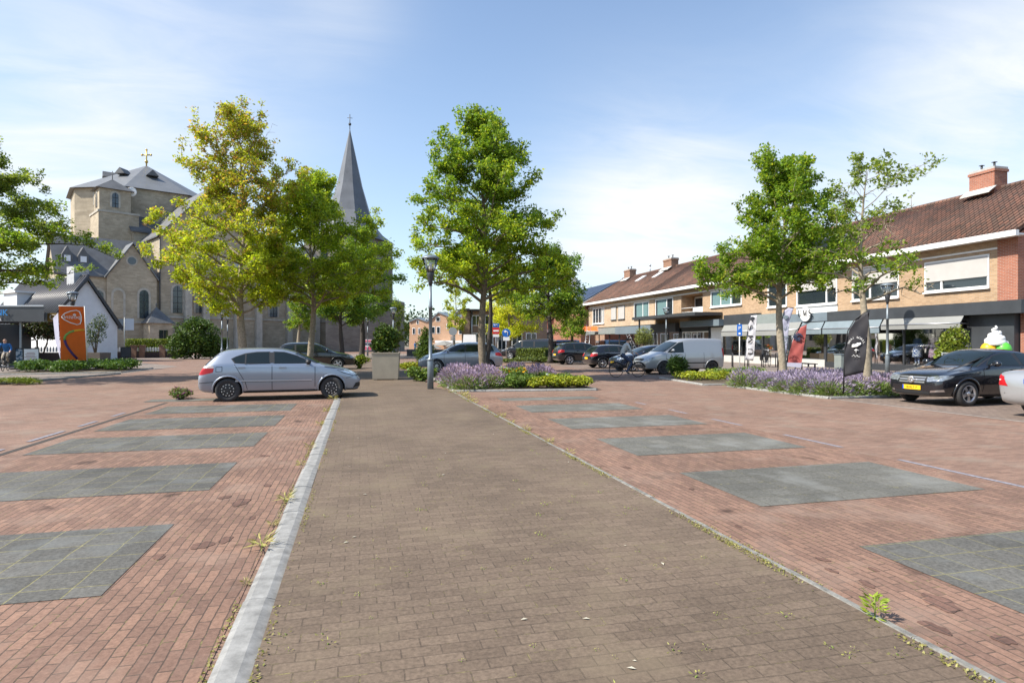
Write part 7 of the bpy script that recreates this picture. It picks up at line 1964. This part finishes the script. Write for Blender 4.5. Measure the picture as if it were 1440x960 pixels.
b = MB(); b.tube([put(1186.5, 553, 0), put(1187, 525, 0), put(1188.5, 490, 0), put(1192, 465, 0), put(1200, 450, 0), put(1212, 440, 0), put(1219, 437.5, 0)], [.02, .018, .016, .014, .012, .01, .008], 6); b.build('pole', M['black'], t)
wr_ = 'WAAI BOREL'
for i, chh in enumerate(wr_):
    if chh == ' ': continue
    a = R(158 - i * 136 / (len(wr_) - 1)); u, v = 1202.4 + 8.6 * math.cos(a), 486 - 10.5 * math.sin(a)
    tx = text_mesh(chh, .075, M['white'], 'lettering', t); q = put(u, v, .05); tx.location = q; tx.rotation_euler = (R(90), 0, 0); tx.rotation_euler = (Matrix.Rotation(R(90), 4, 'X') @ Matrix.Rotation(a - R(90), 4, 'Z')).to_euler()
b = MB()
for du, dv, ra, rb in ((-3, .5, .05, .035), (2.6, -1.2, .06, .04), (0, 0, .05, .03), (-4, 2.2, .035, .02), (4.4, -2, .03, .03)): b.ball(put(1202.3 + du, 485 + dv, .05), (ra, .006, rb), 10, 6)
b.tube([put(1198, 487.5, .05), put(1203, 487, .05), put(1208, 483, .05)], .012, 5)
b.tube([put(1200, 492.5, .05), put(1202, 491, .05), put(1205, 492.5, .05)], .014, 5); b.tube([put(1202, 491, .05), put(1202, 496, .05)], .009, 5); b.build('bow_emblem', M['white'], t)
b = MB(); b.tube([put(1197, 501, .05), put(1199, 498.5, .05), put(1201, 501.5, .05), put(1203, 499, .05), put(1205, 501.5, .05), put(1207, 501, .05)], .008, 4); b.build('signature_print', M['white'], t)
# orange parcel banner
d = 33.0; ob = thing('parcel_banner', 'tall orange parcel service banner with white outlined emblem, lettering seen from the back', 'banner', at(102, d, 0), -YAW - math.atan((102 - 720) / F_PX) + R(3))
kk = d / F_PX
def op(u, v, off=.06): return ((u - 102) * kk, -off, hgt(v, d))
b = MB(); b.prism([op(86.5, 431, .0), op(115.5, 431, .0), op(118.3, 507, .0), op(89, 506, .0)], (0, .05, 0)); b.build('cloth', cloth('orange banner cloth', (.72, .15, .012), .2, .06), ob)
b = MB(); b.tube([op(115.8, 430, -.02), op(118.8, 508, -.02)], .035, 6); b.tube([op(86, 430.5, -.02), op(116, 430.5, -.02)], .025, 6); b.build('frame', M['white'], ob)
b = MB(); b.prism([op(85.7, 440, -.1), op(81, 447, -1.2), op(84, 480, -1.4), op(88.3, 504, -.1)], (.01, .02, 0)); b.build('violet_side_cloth', cpale, ob)
b = MB(); tri = [(89.6, 445.7), (93, 441), (100, 437.5), (106.5, 436.2), (110, 438), (111.8, 444), (111.9, 451), (110.5, 455.5), (107, 456.4), (99, 453.5), (92.5, 449.5), (89.6, 445.7)]
b.tube([op(u, v, .015) for u, v in tri], .028, 5); b.build('emblem_outline', M['white'], ob)
tx = text_mesh('postnl', .30, M['white'], 'lettering', ob); tx.data.transform(Matrix.Scale(-1, 4, (1, 0, 0))); tx.location = op(101.5, 448, .025); tx.rotation_euler = (R(90), 0, 0)
b = MB()
for q in (-1, 0, 1): b.ball(op(104.2 + q * 1.1, 442.3 - (.6 if q == 0 else 0), .02), (.03, .006, .035), 8, 6)
b.prism([op(102.6, 443, .02), op(105.8, 443, .02), op(105.5, 444, .02), op(102.9, 444, .02)], (0, -.01, 0)); b.build('crown_emblem', M['white'], ob)
def ribbon(pts, w, name, m):
    b = MB(); b.tube([op(u, v, .012) for u, v in pts], w, 6); b.v = [(x, -.004 + (y + .012) * .2 - .01, z) for x, y, z in b.v]; b.build(name, m, ob)
ribbon([(115.6, 463.5), (109, 464), (104, 465)], .055, 'yellow_ribbon', mat('yellow ribbon', (.75, .40, .02), .6)); ribbon([(104, 465), (99, 467), (95, 470.5), (93.3, 474), (93, 478)], .055, 'green_ribbon', mat('green ribbon', (.18, .38, .08), .6)); ribbon([(93, 478), (94.5, 484), (98, 491), (102, 497.5), (107.5, 504.5)], .06, 'purple_ribbon', mat('purple ribbon', (.05, .02, .12), .6))
# pavement boards
def aboard(label, px_, d, w, h, m, lines=True, foot=True, z=0.0):
    t = thing('pavement_board', label, 'sandwich board', at(px_, d, z), -YAW - math.atan((px_ - 720) / F_PX) + R(5))
    b = MB(); b.prism([(-w / 2, -.02, .15), (w / 2, -.02, .15), (w / 2, .05, h), (-w / 2, .05, h)], (0, .04, 0)); b.build('frame', M['black'], t)
    b = MB(); b.prism([(-w / 2 + .06, -.028, .21), (w / 2 - .06, -.028, .21), (w / 2 - .06, .038, h - .06), (-w / 2 + .06, .038, h - .06)], (0, .005, 0)); b.build('face', m, t)
    b = MB()
    if foot: b.prism([(-w * .85, -.3, 0), (w * .85, -.3, 0), (w * .85, .35, 0), (-w * .85, .35, 0)], (0, 0, .07)); b.box((-w * .25, .02, .11), (.05, .08, .1)); b.box((w * .25, .02, .11), (.05, .08, .1))
    else: b.prism([(-w / 2, .1, .15), (w / 2, .1, .15), (w / 2, .5, .0), (-w / 2, .5, .0)], (0, .03, 0))
    b.build('foot', M['black'], t)
    if lines:
        b = MB(); rn = random.Random(px_)
        for i in range(9):
            zz_ = .35 + (h - .55) * i / 9; a = rn.uniform(.25, .4) * w; y = -.034 + .066 * (zz_ - .21) / (h - .27)
            b.prism([(-a, y, zz_), (a * rn.uniform(.5, 1), y, zz_), (a * .6, y, zz_ + .03), (-a, y, zz_ + .03)], (0, .004, 0))
        b.build('printed_lines', mat('grey red print', (.35, .2, .2), .7), t)
    return t
aboard('white sandwich board with printed lines on the bank pavement', 44, 33.5, .75, 1.28, M['platewhite'])
aboard('dark board with blue pictures behind the white sandwich board', 30, 35.6, .62, 1.25, prints('blue picture print', (.03, .08, .13), (.3, .36, .4), 5), False)
aboard('dark sandwich board by the picket fence', 177, 57, .85, 1.15, M['dark'], False)
zb = thing('pavement_board', 'grey framed board with white word behind the black saloon', 'sandwich board', (23.9, 19.9, .1), -YAW - R(36))
b = MB(); b.box((0, 0, .82), (.75, .05, .5)); b.box((-.3, 0, .3), (.05, .05, .6)); b.box((.3, 0, .3), (.05, .05, .6)); b.build('frame', M['signgrey'], zb)
b = MB(); b.box((0, -.03, .82), (.66, .012, .41)); b.build('face', M['dark'], zb); tx = text_mesh('Zomer', .2, M['white'], 'lettering', zb); tx.location = (0, -.042, .75); tx.rotation_euler = (R(90), 0, 0)
# ice cream figure
ic = thing('ice_cream_figure', 'giant ice cream cone figure with white swirl, yellow and green scoops', 'advertising figure', at(1400, 24.2, .1), -YAW - R(38)); ic.scale = (.88, .88, 1.06)
b = MB(); b.lathe([(.10, .0), (.16, .1), (.34, .95), (.36, 1.0), (.3, 1.02)], n=18); b.build('cone', brick('waffle cone', (.45, .22, .08), (.38, .18, .06), (.22, .1, .03), .12, .12, .012, 'wall', offset=0), ic)
for x, y, m_, nm in ((-.24, -.12, mat('yellow ice', (.80, .42, .01), .4), 'yellow_scoop'), (.27, -.12, mat('green ice', (.10, .50, .05), .4), 'green_scoop'), (.0, .24, mat('pink ice', (.6, .2, .2), .4), 'pink_scoop')):
    b = MB(); b.smooth = True; b.ball((x, y, 1.14), (.32, .3, .28), 16, 10); b.build(nm, m_, ic)
b = MB(); b.smooth = True
sp_pts = []
for q in range(70):
    f_ = q / 69; a = f_ * 2 * PI * 3.2; rr = .36 * (1 - f_) ** .8; sp_pts.append((rr * math.cos(a), rr * math.sin(a), 1.36 + .66 * f_))
b.tube(sp_pts, [.11 * (1 - .8 * q / 69) + .01 for q in range(70)], 10); b.lathe([(.42, 1.3), (.4, 1.45), (.25, 1.68), (.02, 1.9)], n=18); b.build('cream_swirl', M['white'], ic)
# bicycle stands, bench, cafe umbrellas, ladder, fence
def stand(label, px_, d, group):
    o = at(px_, d, .1); t = thing('bicycle_stand', label, 'bicycle stand', o, R(60), group); b = MB(); b.tube([(-.4, 0, 0), (-.4, 0, .72), (-.34, 0, .82), (.34, 0, .82), (.4, 0, .72), (.4, 0, 0)], .028, 8); b.build('hoop', M['dark'], t)
for px_, lab in ((1030, 'steel bicycle hoop left of the white banner'), (1052, 'steel bicycle hoop under the white banner'), (1072, 'steel bicycle hoop holding the parked bicycle'), (1092, 'steel bicycle hoop left of the oak trunk')): stand(lab, px_, 36.5, 'bicycle stands by the shops')
bn_ = thing('bench', 'low black bench behind the red feather flag', 'bench', at(1132, 30.5, .1), R(75)); b = MB()
for k in range(4): b.box((0, -.18 + k * .12, .43), (1.7, .1, .04))
b.build('seat', M['black'], bn_)
for x in (-.7, .7): b = MB(); b.box((x, -.16, .205), (.06, .06, .41)); b.box((x, .16, .205), (.06, .06, .41)); b.build('leg', M['black'], bn_)
bi = thing('litter_bin', 'pale grey box beside the black feather flag at the shop front', 'bin', at(1185, 29, .1), R(80)); b = MB(); b.box((0, 0, .45), (.55, .5, .9)); b.build('body', M['fascia_green'], bi); b = MB(); b.box((0, 0, .92), (.6, .55, .04)); b.build('lid', M['fascia_blue'], bi)
def parasol(label, px_, d, topy, r, m):
    t = thing('parasol', label, 'parasol', at(px_, d, 0), 0, 'parasols on the cafe terrace'); h = hgt(topy, d)
    b = MB(); b.lathe([(r, h - .55), (r * .5, h - .22), (.04, h)], n=8, smooth=False); b.build('canopy', m, t); b = MB(); b.tube([(0, 0, 0), (0, 0, h)], .03, 6); b.build('pole', M['steel'], t)
for px_, d, ty, r, l in ((606, 80, 484, 1.5, 'cream parasol before the orange brick building, left of the cone shrub'), (625, 76, 479, 1.6, 'cream parasol right of the cone shaped shrub'), (643, 73, 481, 1.5, 'cream parasol against the cafe pillar')): parasol(l, px_, d, ty, r, M['awning'])
def cafe_set(label, px_, d):
    t = thing('cafe_table', label, 'cafe table', at(px_, d, 0), 0, 'tables on the cafe terrace'); b = MB(); b.lathe([(.4, .72), (.4, .75)], n=14); b.build('top', M['dark'], t); b = MB(); b.tube([(0, 0, 0), (0, 0, .72)], .03, 6); b.lathe([(.22, 0), (.22, .03)], n=10); b.build('leg', M['steel'], t)
for px_, d in ((600, 77), (613, 74), (630, 72), (645, 70)): cafe_set('small round dark table on the cafe terrace', px_, d)
guests = [(590, 76, 'guest in a white shirt standing at the left end of the cafe terrace', M['white'], jeans), (597, 74, 'guest in dark clothes standing beside the cone shaped shrub', M['dark'], jeans), (584, 80, 'guest in a blue jacket walking left of the cafe terrace', bluej, jeans)]
for i, (px_, d, l, a, c) in enumerate(guests): person(l, at(px_, d, 0), R(200 + 60 * i), standing(1.72, .12, .1, i), a, c, shoe, hairb)
lw = thing('terrace_screen', 'low dark terrace screen in front of the cafe', 'screen', at(578, 68, 0)); p, q = at(572, 70, 0), at(700, 66, 0); b = MB(); b.prism([p, q, q + Vector((0, .12, 0)), p + Vector((0, .12, 0))], (0, 0, .75)); b.build('panel', M['dark'], lw, world=True); b = MB(); b.prism([p - Vector((0, .03, -.75)), q - Vector((0, .03, -.75)), q + Vector((0, .15, .75)), p + Vector((0, .15, .75))], (0, 0, .04)); b.build('top_rail', M['steel'], lw, world=True)
wb = thing('pavement_board', 'white board leaning behind the grey estate car', 'sandwich board', at(660, 55, 0), -YAW); b = MB(); b.prism([(-.75, 0, .0), (.75, 0, .0), (.55, .25, 2.3), (-.55, .25, 2.3)], (0, .05, 0)); b.build('panel', M['white'], wb)
fb = blob_plant('flower_tub', 'tub of red flowers by the cafe windows', 'flower tub', at(678, 58, .3), [((0, 0, .6), (.7, .6, .45))], 500, .2, [(2, (.6, .04, .03)), (2, (.12, .2, .04)), (1, (.65, .25, .05))], 120)
b = MB(); b.lathe([(.4, -.3), (.55, .35), (.5, .36)], n=14); b.build('tub', M['planter'], fb)
ld = thing('ladder', 'aluminium ladder leaning on the corner shop', 'ladder', at(824, 66, 0)); b = MB(); top = at(828, 68.2, 3.5) - ld.location
for s in (-.22, .22): b.tube([Vector((CS, -SN, 0)) * s, top + Vector((CS, -SN, 0)) * s], .03, 5)
b.build('rail', M['steel'], ld); b = MB()
for k in range(1, 12): c_ = top * (k / 12); b.tube([c_ - Vector((CS, -SN, 0)) * .22, c_ + Vector((CS, -SN, 0)) * .22], .02, 5)
b.build('rung', M['steel'], ld)
oa = thing('orange_awning', 'small orange awning at the corner of the far shop house', 'awning', at(831, 69.5, hgt(466, 69.5))); b = MB(); q0 = Vector((CS, -SN, 0)); b.prism([-q0 * 1.2, q0 * 1.2, q0 * 1.2 + Vector((-.2, .9, .55)), -q0 * 1.2 + Vector((-.2, .9, .55))], (0, 0, .05)); b.build('cloth', mat('orange awning cloth', (.70, .16, .03), .7), oa); b = MB(); b.tube([-q0 * 1.2, q0 * 1.2], .04, 6); b.build('front_bar', M['white'], oa)
# fence in front of the church
fc = thing('picket_fence', 'low brick wall with white pickets and brick piers below the church', 'fence', gp(150, 504)); p, q = gp(148, 504), gp(256, 502.5); dv = (q - p); L_ = dv.length; dv.normalize(); nv_ = Vector((-dv.y, dv.x, 0))
b = MB(); b.prism([p, q, q + nv_ * .25, p + nv_ * .25], (0, 0, .62)); b.build('low_wall', mat('dark wall brick', (.07, .045, .04), .85, var=.2), fc, world=True)
for f_ in (0, .36, .47, .74, .98):
    c_ = p + dv * L_ * f_ + nv_ * .12; b = MB(); b.box((c_.x, c_.y, .62), (.5, .5, 1.24)); b.box((c_.x, c_.y, 1.27), (.58, .58, .06)); b.build('pier', M['brick_dark'], fc, world=True)
b = MB(); k = 0.0
while k < L_:
    c_ = p + dv * k + nv_ * .1; b.prism([c_ + dv * u + Vector((0, 0, z)) for u, z in ((-.07, .66), (.07, .66), (.07, 1.0), (0, 1.12), (-.07, 1.0))], nv_ * .03); k += .24
for z in (.75, .95): b.prism([p + nv_ * .06 + Vector((0, 0, z)), q + nv_ * .06 + Vector((0, 0, z)), q + nv_ * .095 + Vector((0, 0, z)), p + nv_ * .095 + Vector((0, 0, z))], (0, 0, .05))
b.build('pickets', M['white'], fc, world=True)
f2 = thing('picket_fence', 'short dark wall with white pickets left of the orange banner', 'fence', at(70, 44, 0)); p, q = at(48, 44, 0), at(88, 44, 0); dv = (q - p); L_ = dv.length; dv.normalize(); nv_ = Vector((-dv.y, dv.x, 0))
b = MB(); b.prism([p, q, q + nv_ * .25, p + nv_ * .25], (0, 0, .85)); b.build('low_wall', mat('brown wall brick', (.09, .06, .05), .85, var=.2), f2, world=True); b = MB(); k = 0.0
while k < L_:
    c_ = p + dv * k + nv_ * .1; b.prism([c_ + dv * u + Vector((0, 0, z)) for u, z in ((-.07, .88), (.07, .88), (.07, 1.15), (0, 1.28), (-.07, 1.15))], nv_ * .03); k += .22
b.build('pickets', M['white'], f2, world=True)
# a few fallen leaves and pale specks on the path
rn = random.Random(77)
lf = thing('fallen_leaf', 'small pale fallen leaf lying on the brown path', 'leaf', (.9, 3.3, .034), 0, 'fallen leaves on the brown path'); b = MB(); b.poly([(-.02, 0, .0), (0, -.009, .004), (.022, 0, .001), (.002, .01, .005)]); b.build('blade', mat('pale dry leaf', (.45, .42, .33), .8), lf)
for k in range(22): dup(lf, (rn.uniform(-.4, 2.7), 2.4 + 8 * rn.random() ** 1.5, .034), rn.random() * 6, scale=rn.uniform(.5, 1.3))
